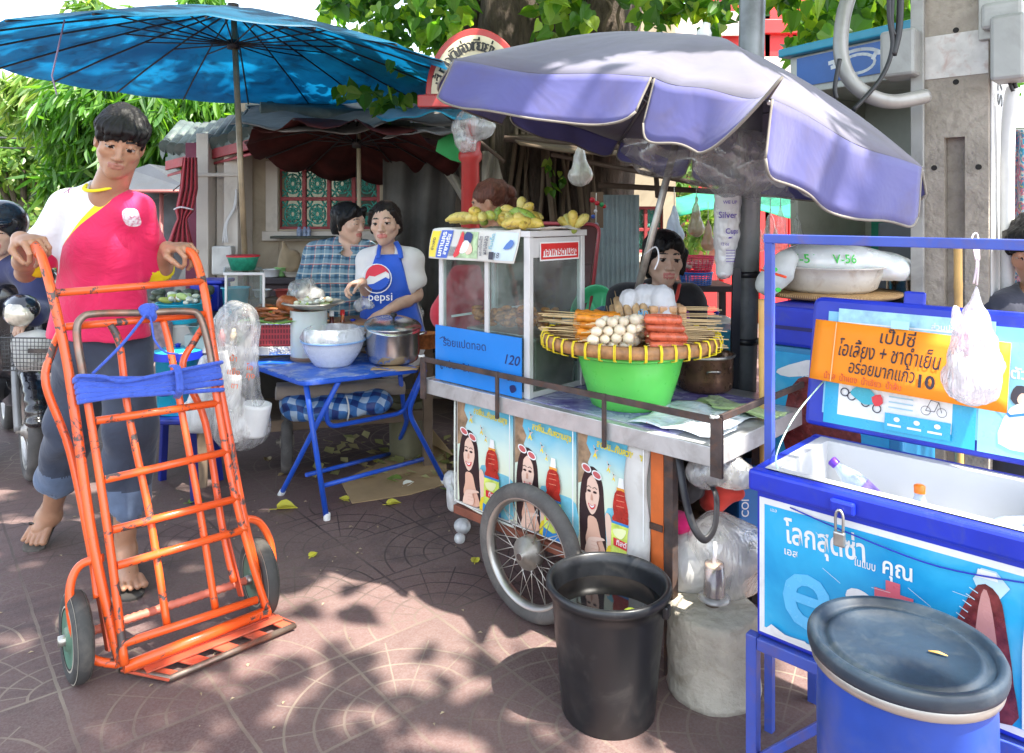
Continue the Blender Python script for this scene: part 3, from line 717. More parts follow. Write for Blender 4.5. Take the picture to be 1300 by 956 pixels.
t=thing('red_post','round red painted iron post carrying the street sign','post',(xw(597,4.3),4.3,0))
mb=MB(); b=V(xw(597,4.3),4.3,0); zt_=P(0,180,4.3).z
mb.lathe([(.075,0),(.075,.2),(.058,.24),(.052,zt_-.12),(.068,zt_-.1),(.068,zt_-.07),(.058,zt_-.05),(.062,zt_)],b,20,capt=True); mb.tube([b+V(0,.0,zt_),P(600,100,4.3)],.03,12)
mb.build('shaft',M('red_gloss',(.45,.04,.035),.35,var=.2,dirt=.3,dcol=(.2,.1,.08)),t)
t=thing('tour_sign','cream semicircular street sign with red border and black foreign lettering','sign',P(600,128,4.25))
SD=4.22; c=P(604,122,SD); rr=64/FO*SD; mb=MB();
def half(r,n=28,dx=0): return [c+V(r*math.cos(PI*i/n)+dx,0,r*1.35*math.sin(PI*i/n)) for i in range(n+1)]
mb.prism(half(rr),V(0,.05,0)); mb.box((c.x,SD+.02,c.z-.03),(rr*2.3,.09,.07)); mb.build('border',M('red_gloss',(.45,.04,.035)),t,bevel=.006)
ar=Art(V(c.x-rr,SD-.012,c.z),V(2*rr,0,0),V(0,0,rr*1.35),(0,-1,0)); cream=M('sign_cream',(.72,.64,.44),.6,dirt=.3); blk=M('ink_black',(.02,.02,.02),.6)
pts=[(.5+.44*math.cos(PI*i/30),.03+.86*math.sin(PI*i/30)) for i in range(31)]; ar.poly(cream,pts)
ar.ell(M('emblem_teal',(.2,.5,.42),.6),.47,.36,.1,.16); ar.ell(cream,.47,.36,.093,.15); ar.poly(M('emblem_teal',(.2,.5,.42)),[(.45,.26),(.49,.26),(.50,.4),(.47,.47),(.44,.4)])
word=['เ','ส้','น','ท','า','ง','เ','ดิ','น','ท่','อ','ง','เ','ที่','ย','ว','ย่','า','น','เ','ย','า','ว','ร','า','ช']
for i,ch in enumerate(word):
    A=math.radians(168-i*5.9*1.03); ar.text(blk,ch,.5+.365*math.cos(A),.03+.70*math.sin(A),.088,bold=.012,rot=math.degrees(A)-90)
ar.text(blk,'CHINATOWN',.24,.09,.06,align='LEFT',bold=.004)
ar.build('face',t)
# plastic bags stuffed on top of the red post
BAGC=thin('film_clear','#e4e4e0',.34,.16,.45); BAGW=thin('film_white','#f4f4f2',.8,.3,.25,.35); BAGS=thin('film_smoky','#c0c0bc',.32,.10,.5,bstr=.5)
def crumple(name,pts,h,mat,label,cat='plastic bag',seed=1,amp=.006,fr=45,k=.03,group=None,parent=None):
    lo=np.min([np.array(p[0])-p[1] for p in pts],axis=0)-.04; hi=np.max([np.array(p[0])+p[1] for p in pts],axis=0)+.04
    s=SDF(lo,hi,h)
    for p in pts:
        if len(p)>2 and p[2] is not None: s.ell(p[0],p[2],k=k)
        else: s.ell(p[0],(p[1],)*3,k=k)
    s.wrinkle(amp*.7,fr*.8,seed); s.wrinkle(amp*.2,fr*2.2,seed+1)
    o=s.build(name,mat,parent)
    if parent is None: tag(o,label,cat,group)
    return o
crumple('plastic_bag',[(P(598,160,4.2),.09),(P(612,162,4.2),.07),(P(583,165,4.18),.045),(P(604,148,4.2),.05),(P(588,178,4.17),.05),(P(594,184,4.17),.04)],.012,BAGC,'bundle of clear plastic bags stuffed on top of the red post',seed=3,amp=.012)
mb=MB(); mb.prism([P(556,178,4.5),P(575,168,4.5),P(592,178,4.5),P(590,208,4.5),P(572,203,4.5),P(553,192,4.5)],V(0,.01,0)); o=mb.build('green_board',C('#0f8a3c')); tag(o,'small green plastic board hanging left of the red post','board')
def parasol(name,label,c,R,rise,N,mat,pole_to,tilt=(0,0),sag=.03,a0=0,pole_r=.018,polem=None,ribm=None,struts=True,val=0,group=None,hubz=-.18,scal=0.0):
    c=Vector(c); n=V(tilt[0],tilt[1],1).normalized(); ax=V(1,0,0); ax=(ax-n*ax.dot(n)).normalized(); ay=n.cross(ax); apex=c+n*rise
    t=thing(name,label,'parasol',(pole_to[0],pole_to[1],pole_to[2]),group)
    def at(a,r,lift=0):  # r 0..1
        h=rise*(1-r**1.25); return c+(ax*math.cos(a)+ay*math.sin(a))*(R*r)+n*(h+lift)
    mb=MB()
    def fn(u,v):
        a=a0+2*PI*u; k=(u*N)%1; s=4*k*(1-k); r=.03+.97*v; rr=r*(1-(1-math.cos(PI/N))*s)
        return at(a,rr,-sag*s*v-scal*s*(v**3))
    mb.grid(fn,N*4,9,cu=True,sm=True); cv=mb.build('canopy',mat,t,solid=.0015)
    if val:
        mv=MB()
        def fv(u,v):
            p=fn(u,1); return p-n*val*v
        mv.grid(fv,N*4,3,cu=True); mv.build('valance',mat,t)
    for i in range(N):
        a=a0+2*PI*i/N; rb=MB(); rb.tube([at(a,.03,-.012),at(a,.35,-.014),at(a,.7,-.012),at(a,1.0,-.008)],.0055,6); rib=rb.build('rib',ribm,t)
        if struts: sb=MB(); sb.tube([apex+n*hubz+(at(a,.03)-apex)*.3,at(a,.47,-.018)],.0045,6); sb.build('strut',ribm,rib)
    mb=MB(); mb.tube([Vector(pole_to),apex+n*.02],pole_r,14); mb.build('pole',polem,t)
    mb=MB(); mb.tube([apex+n*hubz-n*.03,apex+n*hubz+n*.02],pole_r*2,14); mb.tube([apex-n*.03,apex+n*.03],pole_r*1.9,14); mb.build('hub',ribm,t)
    return t
def bluecanopy(t):
    co=t.coord(); n=t.noise(co,2.2,5,.6,.6); d=t.noise(co,5,6,.7,1); col=t.ramp(n,[(.3,(.022,.15,.26)),(.7,(.035,.26,.40))]); col=t.mix(t.ramp(d,[(.5,0.0),(.72,.7)]),col,(.03,.05,.09))
    sh=t.bsdf(col,.45,0,t.bump(t.noise(co,3,3),.4,.02)); tr=t.n('ShaderNodeBsdfTranslucent'); tc=t.mix(1.0,col,(2.0,1.9,1.75),'MULTIPLY'); t.l(tc,tr.inputs[0]); return t.fin(t.mixs(.62,sh,tr.outputs[0]))
IRON=M('iron_dark',(.035,.03,.03),.5,.3); STEEL=M('steel_worn',(.45,.43,.38),.38,.85,var=.25,scale=20,dirt=.35,dcol=(.10,.06,.04),dscale=12)
bp=P(313,372,4.3)
parasol('blue_parasol','giant round sky blue parasol over the food stall at the left',(xw(296,4.3),4.3,EYE+.1457*5.58),1.275,.36,18,MP('blue_canopy',bluecanopy),(bp.x+.015,4.3,.62),sag=.02,a0=.1,pole_r=.017,polem=M('pole_brass',(.26,.19,.11),.4,.25,var=.35,scale=10,dirt=.4),ribm=IRON,hubz=-.2)
mb=MB();
for a,b in (((82,25),(66,96)),((66,96),(72,120))): mb.bar(P(*a,3.3),P(*b,3.3),.008,.003)
o=mb.build('hanging_tape',M('tape_purple',(.35,.25,.35),.7)); tag(o,'faded purple tape dangling from the blue parasol rim','tape')
def maroonc(t):
    co=t.coord(); n=t.noise(co,3.4,6,.65,1); col=t.ramp(n,[(.3,(.05,.010,.008)),(.6,(.14,.028,.022)),(.8,(.20,.05,.04))]); sh=t.bsdf(col,.7); tr=t.n('ShaderNodeBsdfTranslucent'); t.l(col,tr.inputs[0]); return t.fin(t.mixs(.5,sh,tr.outputs[0]))
parasol('maroon_parasol','old maroon parasol seen from below behind the two women',(xw(452,4.9),4.9,1.80),.70,.19,12,MP('maroon_canopy',maroonc),(xw(458,4.9),4.9,0),tilt=(.04,.20),sag=.04,a0=.2,pole_r=.014,polem=M('bamboo_old',(.30,.25,.16),.6),ribm=IRON,hubz=-.13,scal=.03)
def sheet(name,label,cat,pts,mat,th=.006,nu=20,nv=8,amp=.02,seed=0,wav=9):
    a,b,c,d=[Vector(p) for p in pts]; mb=MB()
    mb.grid(lambda u,v:(a*(1-u)+b*u)*(1-v)+(d*(1-u)+c*u)*v+V(0,0,amp*math.sin(u*wav+seed)+amp*.6*math.sin(v*5+u*wav*2.1+seed)-amp*2.0*4*u*(1-u)*v*(1-v)),nu,nv)
    o=mb.build(name,mat,solid=th); tag(o,label,cat); return o
TG=fabric('tarp_grey',(.16,.145,.13),var=.4,trl=.1,wr=5,dirt=.5,scale=5)
sheet('roof_tarp','sagging grey tarp roof with dead leaves above the maroon parasol','tarp',[P(292,166,4.3),P(590,158,4.5),P(600,130,5.3),P(318,140,5.3)],TG,amp=.03,seed=1)
sheet('roof_tarp','bright teal tarp strip under the cream street sign','tarp',[P(478,148,4.4),P(612,146,4.1),P(620,118,4.6),P(500,135,4.9)],fabric('tarp_teal',(.02,.30,.45),var=.2,trl=.3,wr=5),amp=.02,seed=3)
sheet('roof_tarp','thin brown tarp edge stretched left of the plastic bags','tarp',[P(486,172,4.35),P(590,166,4.3),P(600,160,4.8),P(500,165,4.9)],TG,amp=.01,seed=4)
sheet('roof_board','brown plywood sheet roofing the stall under the purple parasol','board',[P(660,185,4.2),P(1030,215,4.2),P(1040,175,5.6),P(640,165,5.6)],M('ply_dark',(.10,.065,.035),.8,var=.4,scale=4,dirt=.5),th=.012,amp=.01,seed=2)
mb=MB()
for a,b,D,r in (((640,176),(1040,206),4.6,.02),((700,196),(900,236),4.4,.014),((760,235),(1030,250),4.9,.018),((790,215),(880,200),4.6,.012),((560,140),(640,205),4.6,.012),((830,185),(835,250),4.8,.016)): mb.tube([P(*a,D),P(*b,D-.2)],r,8)
o=mb.build('roof_pole',M('pole_dark_wood',(.09,.06,.04),.8,var=.3)); tag(o,'dark poles lashed under the stall roof boards','roof frame')

for i,(a,b,lb) in enumerate((((-20,172,9.5),(235,98,8),'upper black cable crossing the trees above the young man'),((-20,185,9.5),(240,108,8),'lower black cable crossing the trees above the young man'),((150,238,8),(262,196,6.5),'thin grey cable running down to the tiled eave'))):
    a,b=P(*a),P(*b); mb=MB(); mb.tube([a.lerp(b,k/12)-V(0,0,.25*4*(k/12)*(1-k/12)) for k in range(13)],.012-.003*i,6); tag(mb.build('overhead_cable',M('cable_grey',(.05,.05,.05),.6)),lb,'cable')
# ================================================================ right and middle background
mb=MB(); mb.box((xw(785,4.9),4.95,P(0,300,4.95).z-.1),(.29,.012,.75))
for i in range(9): mb.box((xw(785,4.9)-.13+i*.032,4.942,P(0,300,4.95).z-.1),(.016,.008,.745))
o=mb.build('corrugated_sheet',M('sheet_bluegrey',(.28,.37,.38),.6,var=.15,dirt=.4,dcol=(.15,.12,.09)),bevel=.002); tag(o,'weathered pale blue corrugated sheet leaning behind the seated woman','metal sheet')
t=thing('back_building','beige house with small green lattice window behind the seated woman','building',(xw(830,7),7,0))
mb=MB(); D=6.6; z0=P(0,321,D).z; z1=P(0,262,D).z
xa_,xb_,xc,xd_=xw(640,D),xw(797,D),xw(842,D),xw(858,D)
for (a,b,c,d) in [(xa_,xb_,0,3.2),(xc,xd_,0,3.2),(xb_,xc,0,z0),(xb_,xc,z1,3.2)]: mb.box(((a+b)/2,D+.1,(c+d)/2),(b-a,.2,d-c))
mb.build('wall',WALLM,t)
lattice('w',798,263,841,320,D+.04,2,2,t)
mb=MB(); mb.box(((xb_+xc)/2,D-.02,z0-.05),(.42,.1,.06)); mb.build('window_sill',PALE,t,bevel=.004)
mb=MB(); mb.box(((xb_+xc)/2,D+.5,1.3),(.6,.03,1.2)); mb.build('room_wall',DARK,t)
# red gate posts, far hall and banner glimpsed behind the leaves
REDB=M('temple_red',(.62,.03,.03),.5,var=.1)
t=thing('red_gate','bright red lacquered gate posts rising behind the leaves at the top right','gate',(xw(985,9.5),9.5,0))
mb=MB()
for px,w in ((968,.14),(982,.30),(1003,.10),(1012,.20),(890,.35),(925,.2)): mb.box((xw(px,9.5),9.5,2.4),(w,.2,4.8))
mb.build('post',REDB,t,bevel=.01); mb=MB()
mb.box((xw(985,9.4),9.4,P(0,35,9.4).z),(1.1,.15,.18)); mb.box((xw(985,9.4),9.4,P(0,82,9.4).z),(1.0,.15,.1)); mb.build('crossbeam',REDB,t,bevel=.01)
mb=MB(); mb.box((xw(900,9.3),9.3,P(0,30,9.3).z),(.9,.04,.30)); mb.box((xw(1010,9.3),9.3,P(0,85,9.3).z),(.8,.04,.25)); mb.build('banner',M('banner_pale',(.75,.60,.55),.8,var=.35,scale=9),t)
t=thing('far_shop','pinkish red shop front far behind the dark steel post','building',(xw(940,10),10,0))
mb=MB(); mb.box((xw(960,10),10.2,1.1),(2.8,.2,2.6)); mb.build('wall',M('far_pink',(.62,.33,.27),.8,var=.35,scale=1.4),t)
mb=MB(); mb.box((xw(972,9.9),9.98,P(0,318,9.9).z),(.55,.1,1.35)); mb.build('red_shutter',REDB,t,bevel=.01)
mb=MB()
for q in range(3):
    for k in range(2): mb.ball((xw(966+k*9,9.9),9.92,P(0,300+q*22,9.9).z),.028)
mb.build('lantern',M('lantern_gold',(.8,.5,.1),.4),t)
sheet('green_awning','bright green awning across the lane behind the steel post','awning',[P(862,268,7.2),P(1090,272,6.6),P(1085,240,7.6),P(850,246,8.2)],fabric('awning_green',(.03,.42,.25),var=.15,trl=.45,wr=4),amp=.03,seed=5)
mb=MB(); mb.box((xw(885,8.9),8.9,P(0,293,8.9).z),(.9,.3,.05)); mb.box((xw(895,8.9),8.95,P(0,318,8.9).z),(.5,.1,.32)); o=mb.build('market_shelf',M('shelf_rust',(.45,.16,.10),.6,var=.4,scale=9)); tag(o,'rusty red market shelf seen beyond the hanging bags','shelf')
t=thing('phone_booth','grey phone booth with blue handset sign behind the purple parasol','phone booth',(1.75,3.75,0))
b0=P(1003,120,3.95); L_=V(1.90,3.22,0)-V(b0.x,b0.y,0); Ld=L_.normalized(); Ll=.78; Nd=V(Ld.y,-Ld.x,0); Nd=Nd if Nd.y<0 else -Nd; B=V(b0.x,b0.y,0); back=-Nd
BG=M('booth_grey',(.42,.43,.36),.55,var=.12,dirt=.35,dcol=(.2,.16,.1)); BBL=M('booth_blue',(.035,.13,.42),.4,dirt=.15); BTE=M('booth_roof',(.03,.33,.50),.4)
zt=2.27
mb=MB(); mb.obox(B+V(0,0,2.02),Ld*Ll,back*.6,V(0,0,.2)); mb.build('header',M('booth_header',(.55,.56,.52),.5,dirt=.4),t,bevel=.006)
mb=MB(); mb.obox(B+Nd*.05-Ld*.04+V(0,0,2.22),Ld*(Ll+.1),back*.72,V(0,0,.045)); mb.build('roof',BTE,t,bevel=.008)
a=Art(B+Nd*.006+Ld*.05+V(0,0,2.055),Ld*(Ll-.08),V(0,0,.15),Nd); a.base(BBL,.003); WH=M('sign_white',(.72,.74,.76),.5)
a.arc(WH,.50,.42,.13,0,360,.014,ry=.30); a.arc(WH,.50,.42,.2,20,160,.016,ry=.45); a.line(WH,[(.28,.62),(.36,.66),(.38,.5),(.30,.46)],.02); a.line(WH,[(.62,.5),(.64,.66),(.72,.62),(.70,.46)],.02); a.text(WH,'TOT',.86,.5,.05,bold=.01)
a.build('sign_panel',t)
mb=MB(); mb.obox(B+V(0,0,.1),Ld*.05,back*.6,V(0,0,1.92)); mb.obox(B+Ld*(Ll-.05)+V(0,0,.1),Ld*.05,back*.6,V(0,0,1.92)); mb.obox(B+back*.56+Ld*.051+V(0,0,.1),Ld*(Ll-.102),back*.04,V(0,0,1.92)); mb.build('side_panel',BG,t,bevel=.004)
mb=MB(); mb.obox(B+back*.545+Ld*.10+V(0,0,.2),Ld*.26,back*.012,V(0,0,1.2)); mb.build('green_door',M('booth_green',(.03,.28,.17),.5),t)
mb=MB(); mb.obox(B+back*.54+Ld*.45+V(0,0,.2),Ld*.22,back*.014,V(0,0,1.35)); mb.build('orange_door',M('booth_orange',(.48,.17,.07),.6,dirt=.2),t)
mb=MB(); mb.obox(B+back*.3+Ld*.3+V(0,0,1.0),Ld*.2,back*.2,V(0,0,.35)); mb.build('telephone',M('phone_dark',(.12,.13,.15),.4),t,bevel=.01)
CONC=M('concrete_post',(.36,.315,.26),.92,var=.22,scale=7,bump=1.0,bscale=45,bd=.008,dirt=.7,dcol=(.17,.145,.115),dscale=14)
t=thing('concrete_post','grey square concrete utility post with a recessed slot at the right','utility post',(1.6,2.75,0))
K0=V(1.661,2.6,0); HP=4.2
mb=MB(); u=.207; d=.33
# front face towards -A2 side, with the recess: build as flanges + web
def ob(s0,s1,q0,q1,z0,z1): mb.obox(K0+A1*s0+A2*q0+V(0,0,z0),A1*(s1-s0),A2*(q1-q0),V(0,0,z1-z0))
zs0=P(0,172,2.62).z; zs1=.9
ob(0,u,.05,d,-.1,HP); ob(0,.072,0,.05,-.1,HP); ob(.138,u,0,.05,-.1,HP); ob(.072,.138,0,.05,zs0,HP)
ob(.072,.138,.0,.05,-.1,.15)
mb.build('shaft',CONC,t)
mb=MB()
for z,s in ((P(0,34,2.62).z,.10),(P(0,101,2.62).z,.10),(P(0,211,2.62).z,.17),(P(0,212,2.62).z,.03),(1.95,.04),(2.5,.15)): mb.tube([K0+A1*s+V(0,0,z)-A2*.0015,K0+A1*s+V(0,0,z)+A2*.003],.010,12)
mb.build('bolt_hole',DARK,t)
a=Art(K0-A2*.0025+A1*u+V(0,0,P(0,94,2.62).z),-A1*u,V(0,0,.155),-A2); a.base(M('old_whitewash',(.60,.58,.55),.9,var=.12,scale=25,dirt=.6,dcol=(.42,.25,.2),dscale=20),.0015); a.build('paint_band',t)
mb=MB(); mb.obox(K0+A2*.34*0+V(0,0,0)+A2*.002-A1*.022,-A1*.0,A2*.0,V(0,0,0)) if False else None
mb.obox(K0-A1*.006+A2*.02+V(0,0,.8),A1*.004,A2*.28,V(0,0,1.25)); mb.build('lit_side_face',M('lit_side_concrete',(.66,.65,.63),.85,dirt=.4,dcol=(.25,.3,.4),dscale=7),t)  # pale sheet over the right face: sunlight put into the colour, plus stains
a=Art(K0-A1*.0075+A2*.06+V(0,0,P(0,150,2.65).z),A2*.18,V(0,0,.2),-A1); a.text(blk,'S7',.5,.5,.11,rot=90,bold=.004); a.build('stencil_mark',t)
mb=MB()
for z in (1.85,2.15,2.42): mb.tube([K0+A1*(u/2)+V(0,0,z)]*2,.001,4) if False else None
mb.bar(K0+A1*(u+.012)-A2*.02+V(0,0,1.0),K0+A1*(u+.012)-A2*.02+V(0,0,HP),.02,.045,up=(-.7,.7,0)); mb.bar(K0-A1*.02-A2*.01+V(0,0,2.0),K0-A1*.02-A2*.01+V(0,0,HP),.035,.09,up=(.7,-.7,0)); mb.build('steel_channel',M('galv_steel',(.40,.39,.36),.5,.5,dirt=.4),t,bevel=.003)
mb=MB();
for c_,d_ in ((K0+A1*(u+.06)-A2*.03+V(0,0,P(0,58,2.6).z),(.12,.14,.17)),(K0-A1*.07-A2*.03+V(0,0,P(0,60,2.5).z),(.10,.12,.22)),(K0-A1*.05-A2*.02+V(0,0,P(0,16,2.5).z),(.12,.10,.09))): mb=MB(); mb.box(c_,d_,A1); mb.build('junction_box',M('box_grey',(.36,.36,.34),.45,.2,dirt=.35),t,bevel=.012)
mb=MB(); mb.tube(crom([P(1092,-70,2.75),P(1082,-20,2.72),P(1070,25,2.68),P(1068,70,2.65),P(1080,102,2.62),P(1105,122,2.6),P(1135,129,2.6),P(1176,122,2.62)],8),.026,14); mb.build('conduit_pipe',M('conduit_grey',(.33,.32,.30),.4,.3,dirt=.3),t)
mb=MB()
for pts,r in (([(1128,-60),(1129,20),(1133,60),(1118,100),(1083,140)],.008),([(1144,-60),(1142,30),(1134,70)],.012),([(1136,-60),(1132,25),(1136,45)],.008),([(1066,75),(1060,110),(1062,125)],.008),([(1275,-20),(1283,25),(1300,50)],.012),([(1276,75),(1284,95),(1290,112)],.007),([(1272,75),(1280,100),(1286,116)],.006)): mb=MB(); mb.tube(crom([P(x,y,2.56) for x,y in pts],6),r,8); mb.build('cable',M('cable_black',(.02,.02,.022),.45),t)
mb=MB(); mb.tube(crom([P(1287,112,2.62),P(1283,130,2.62),P(1279,200,2.64),P(1279,420,2.66)],4),.022,12); mb.build('side_pipe',M('pipe_white',(.62,.62,.6),.4,dirt=.2),t)
# bright patterned cloth stall at far right
t=thing('cloth_rack','rack of colourful patterned cloth at the right edge behind the post','clothes rack',(xw(1300,4.2),4.2,0))
def ccloth(t_):
    co=t_.coord('Object',scale=(9,3,4)); v=t_.n('ShaderNodeTexVoronoi'); t_.l(co,v.inputs['Vector']); v.inputs['Scale'].default_value=3.5; n=t_.noise(co,3,3,.6,2); return t_.fin(t_.bsdf(t_.ramp(n,[(.3,(.1,.45,.7)),(.42,(.75,.75,.7)),(.5,(.8,.25,.35)),(.56,(.1,.35,.55)),(.64,(.8,.6,.1)),(.75,(.2,.55,.65))],'CONSTANT'),.8))
mb=MB(); mb.grid(lambda u,v:P(1283+u*60,165+v*270,4.1+.05*math.sin(u*16)),30,10); mb.build('cloth',MP('cloth_color',ccloth),t,solid=.004)
mb=MB(); mb.tube([P(1278,165,4.15),P(1350,165,4.15)],.015,8); mb.tube([P(1340,165,4.15),V(P(1340,165,4.15).x,4.15,0)],.015,8); mb.build('rail',STEEL,t)
t=thing('steel_pole','tall round grey steel street pole standing behind the food cart','street pole',(.9,2.92,0))
mb=MB(); pb_=P(944,470,2.92); pt_=P(954,60,2.92); dd=(pt_-pb_); base=pb_-dd*(pb_.z/dd.z); top=pb_+dd*((3.7-pb_.z)/dd.z)
mb.tube([base,base.lerp(top,.5),top],.049,24); mb.build('shaft',M('pole_grey',(.20,.21,.21),.42,.35,var=.25,scale=6,dirt=.55,dcol=(.035,.035,.035),dscale=4),t)
for z in (.9,1.16): mb=MB(); mb.tube([base.lerp(top,z/3.7)-V(0,0,.012),base.lerp(top,z/3.7)+V(0,0,.012)],.053,24); mb.build('strap_band',M('tape_black',(.015,.015,.017),.35),t)
mb=MB(); mb.bar(P(932,495,2.84),P(935,340,2.84),.03,.02,up=(0,-1,0)); mb.build('black_strip',M('tape_black',(.015,.015,.017),.35),t)
# pleated plastic sleeve of cups strapped on the pole
s=SDF(P(900,380,2.86)-V(.05,.12,.05),P(945,240,2.86)+V(.08,.12,.05),.005)
s.chain([P(924,250,2.84),P(922,300,2.83),P(919,345,2.83)],[.05,.046,.030],k=.01); s.wrinkle(.002,160,3)
t=thing('cup_sleeve','white plastic sleeve of stacked cups with purple print tied to the pole','cup sleeve',P(920,350,2.8))
s.build('sleeve',BAGW,t)
mb=MB()
for i in range(16): mb.lathe([(.030+.0009*i,0),(.033+.0009*i,.022)],P(919.5,345,2.83)+V(.0008*i,0,.018*i-.01),18)
mb.build('cups',M('cup_white',(.62,.62,.6),.4),t)
pur=M('ink_purple',(.10,.05,.35),.5); c0=P(921,300,2.83)
a=Art(V(0,0,0),V(.1,0,0),V(0,0,.30),(0,-1,0)); cc=c0+V(0,0,-.13)
def cyl(x_,y_):
    A=(x_-.5)*1.9; r_=.0535-.010*(1-y_); return cc+V(r_*math.sin(A)+.004*y_,-r_*math.cos(A),y_*.30)
a.fn=cyl; a.text(pur,'Silver',.42,.70,.034,bold=.008); a.text(pur,'WE UP',.5,.86,.018,bold=.006); a.text(pur,'Cups',.62,.50,.028,bold=.016); a.ell(pur,.62,.42,.25,.012); a.text(pur,'12 oz',.3,.34,.016,bold=.005)
for i in range(5): a.rect(pur,.35,.26-i*.035,.78,.268-i*.035)
a.build('print',t)
# ================================================================ purple parasol over the cart
PUR=MP('purple_canopy',lambda t:(lambda co:(lambda n,d,ge:t.fin(t.mixs(.22,t.bsdf(t.mix(t.ramp(d,[(.46,0.0),(.72,.45)]),t.ramp(n,[(.3,(.085,.085,.26)),(.7,(.12,.12,.34))]),(.12,.09,.12)),.7,0,t.bump(t.noise(co,3,4,.55,1),.35,.03),Sheen_Weight=.3),(lambda tr:(tr.inputs[0].__setattr__('default_value',(.15,.13,.38,1)),tr.outputs[0])[1])(t.n('ShaderNodeBsdfTranslucent')))))(t.noise(co,2,5,.6,.5),t.noise(co,4.5,7,.7,1.2),None))(t.coord()))
PURT=fabric('canopy_top_lit',(.15,.143,.195),var=.2,trl=.15,dirt=.6,dcol=(.135,.115,.12),scale=3,wr=3)  # parasol top paler and greyer than its flaps: daylight put into the colour
GREYT=M('canopy_top_grey',(.30,.28,.36),.75,var=.12,dirt=.35,dcol=(.22,.19,.2))
TR=M('trim_cream',(.22,.195,.165),.8,dirt=.4)
Lc=[P(573,78,2.5),P(830,98,2.15),P(978,125,1.95),P(1172,215,2.3)]; ap=P(893,47,2.9); cc=ap-V(.254,0,1).normalized()*.42+V(.0,0,0)
Lc+= [2*cc-Lc[0]+V(.1,0,-.02),2*cc-Lc[1],2*cc-Lc[2]+V(-.05,0,.03),2*cc-Lc[3]]; Lc[4:]=[p+V(0,.0,.09) for p in Lc[4:]]
t=thing('purple_parasol','large tilted purple parasol with hanging flaps over the food cart','parasol',(.396,2.9,.74)); nax=V(.254,0,1).normalized()
N=8
def pcan(u,v):
    k=u*N; i=int(k)%N; f=k-int(k); s=4*f*(1-f); p=Lc[i].lerp(Lc[(i+1)%N],f); r=.02+.98*v
    q=ap.lerp(p,r)+nax*(.055*math.sin(PI*min(1,r)))-nax*(.012*s*v*v)
    return q+nax*.006*math.sin(k*9+v*7)*v
mb=MB(); mb.grid(pcan,N*8,12,cu=True); mb.build('canopy',PURT,t,solid=.002)
for i,(dp,bul) in enumerate([(.150,.10),(.17,.05),(.20,.07),(.10,.05),(.09,.05),(.09,.05),(.09,.05),(.11,.05)]):
    mb=MB(); edge=[]
    out_=((Lc[i]+Lc[(i+1)%N])*.5-cc); out_=(out_-nax*out_.dot(nax)).normalized()
    def fv(u,v,i=i,dp=dp,bul=bul,out_=out_):
        f=.012+u*.976; p=pcan((i+f)/N,1.0); s=(1-(2*u-1)**6); e=dp*(1-(.10 if i==0 and u<.5 else .24)*abs(2*u-1)**16)*(1+.04*math.sin(u*11+i))
        if i==1: # flap blown up at its right end
            lift=max(0,u-.55)/.45; q=p-nax*e*v*(1-1.25*lift**1.5)+out_*(e*v*lift*.9)
            return q+out_*.012*math.sin(u*7)*v
        return p-nax*e*v+out_*(.022*v*math.sin(u*6.0+i*1.3)*s+.02*v+.010*math.sin(u*19+v*2)*v)
    mb.grid(fv,30,8); mb.build('flap',PUR,t,solid=.0015)
    tb=MB(); tb.tube([fv(j/40,1) for j in range(41)],.0042,6); tb.tube([fv(0,j/8) for j in range(9)],.0036,6); tb.tube([fv(1,j/8) for j in range(9)],.0036,6); tb.build('trim',TR,t)
for i in range(N):
    mb=MB(); mb.tube([pcan(i/N,j/6)-nax*.012 for j in range(7)],.006,6); mb.tube([ap-nax*.36,pcan(i/N,.5)-nax*.015],.005,6); mb.build('rib',M('rib_steel',(.35,.35,.36),.4,.7),t)
foot=V(.396,2.9,.74)
mb=MB(); mb.tube([foot,ap],.0145,16); mb.build('pole',STEEL,t)
mb=MB(); mb.lathe([(.02,-.01),(.03,.0),(.028,.02),(.018,.035),(.014,.055),(.0,.06)],ap,16,axis=nax); mb.tube([ap-nax*.39,ap-nax*.33],.026,14); mb.build('hub',C('#e6e4e0',.4),t)
# smoky plastic film slung under the parasol
def film(name,label,fn,nu,nv,mat=BAGS):
    mb=MB(); mb.grid(fn,nu,nv); o=mb.build(name,mat); tag(o,label,'plastic sheet'); return o
rf=np.random.RandomState(8)
def f1(u,v):
    a=P(790,176,2.75).lerp(P(1010,215,2.55),u); b=P(800,212,2.7).lerp(P(1010,262,2.5),u); s=math.sin(PI*u)
    return a.lerp(b,v)+V(.01*math.sin(v*9+u*13),.06*math.sin(PI*v)+.02*math.sin(u*21+v*5),-.02*s*v+.012*math.sin(u*17+v*3))
film('rain_sheet','smoky clear plastic rain sheet slung under the purple parasol',f1,60,16)
crumple('plastic_bag',[(P(930,215,2.72),.10),(P(955,205,2.7),.09),(P(905,205,2.72),.07),(P(960,225,2.72),.06),(P(935,190,2.7),.08)],.010,BAGS,'bunched smoky clear plastic film wrapped round the steel pole',seed=9,amp=.014,cat='plastic film')
def f2(u,v):
    a=P(960,210,2.6).lerp(P(1110,225,2.4),u); b=P(985,235,2.6).lerp(P(1110,268,2.4),u)
    return a.lerp(b,v)+V(0,.03*math.sin(u*12+v*4),.01*math.sin(u*15+v*5))
film('rain_sheet','clear plastic sheet hanging behind the right flap of the purple parasol',f2,40,12,BAGC)
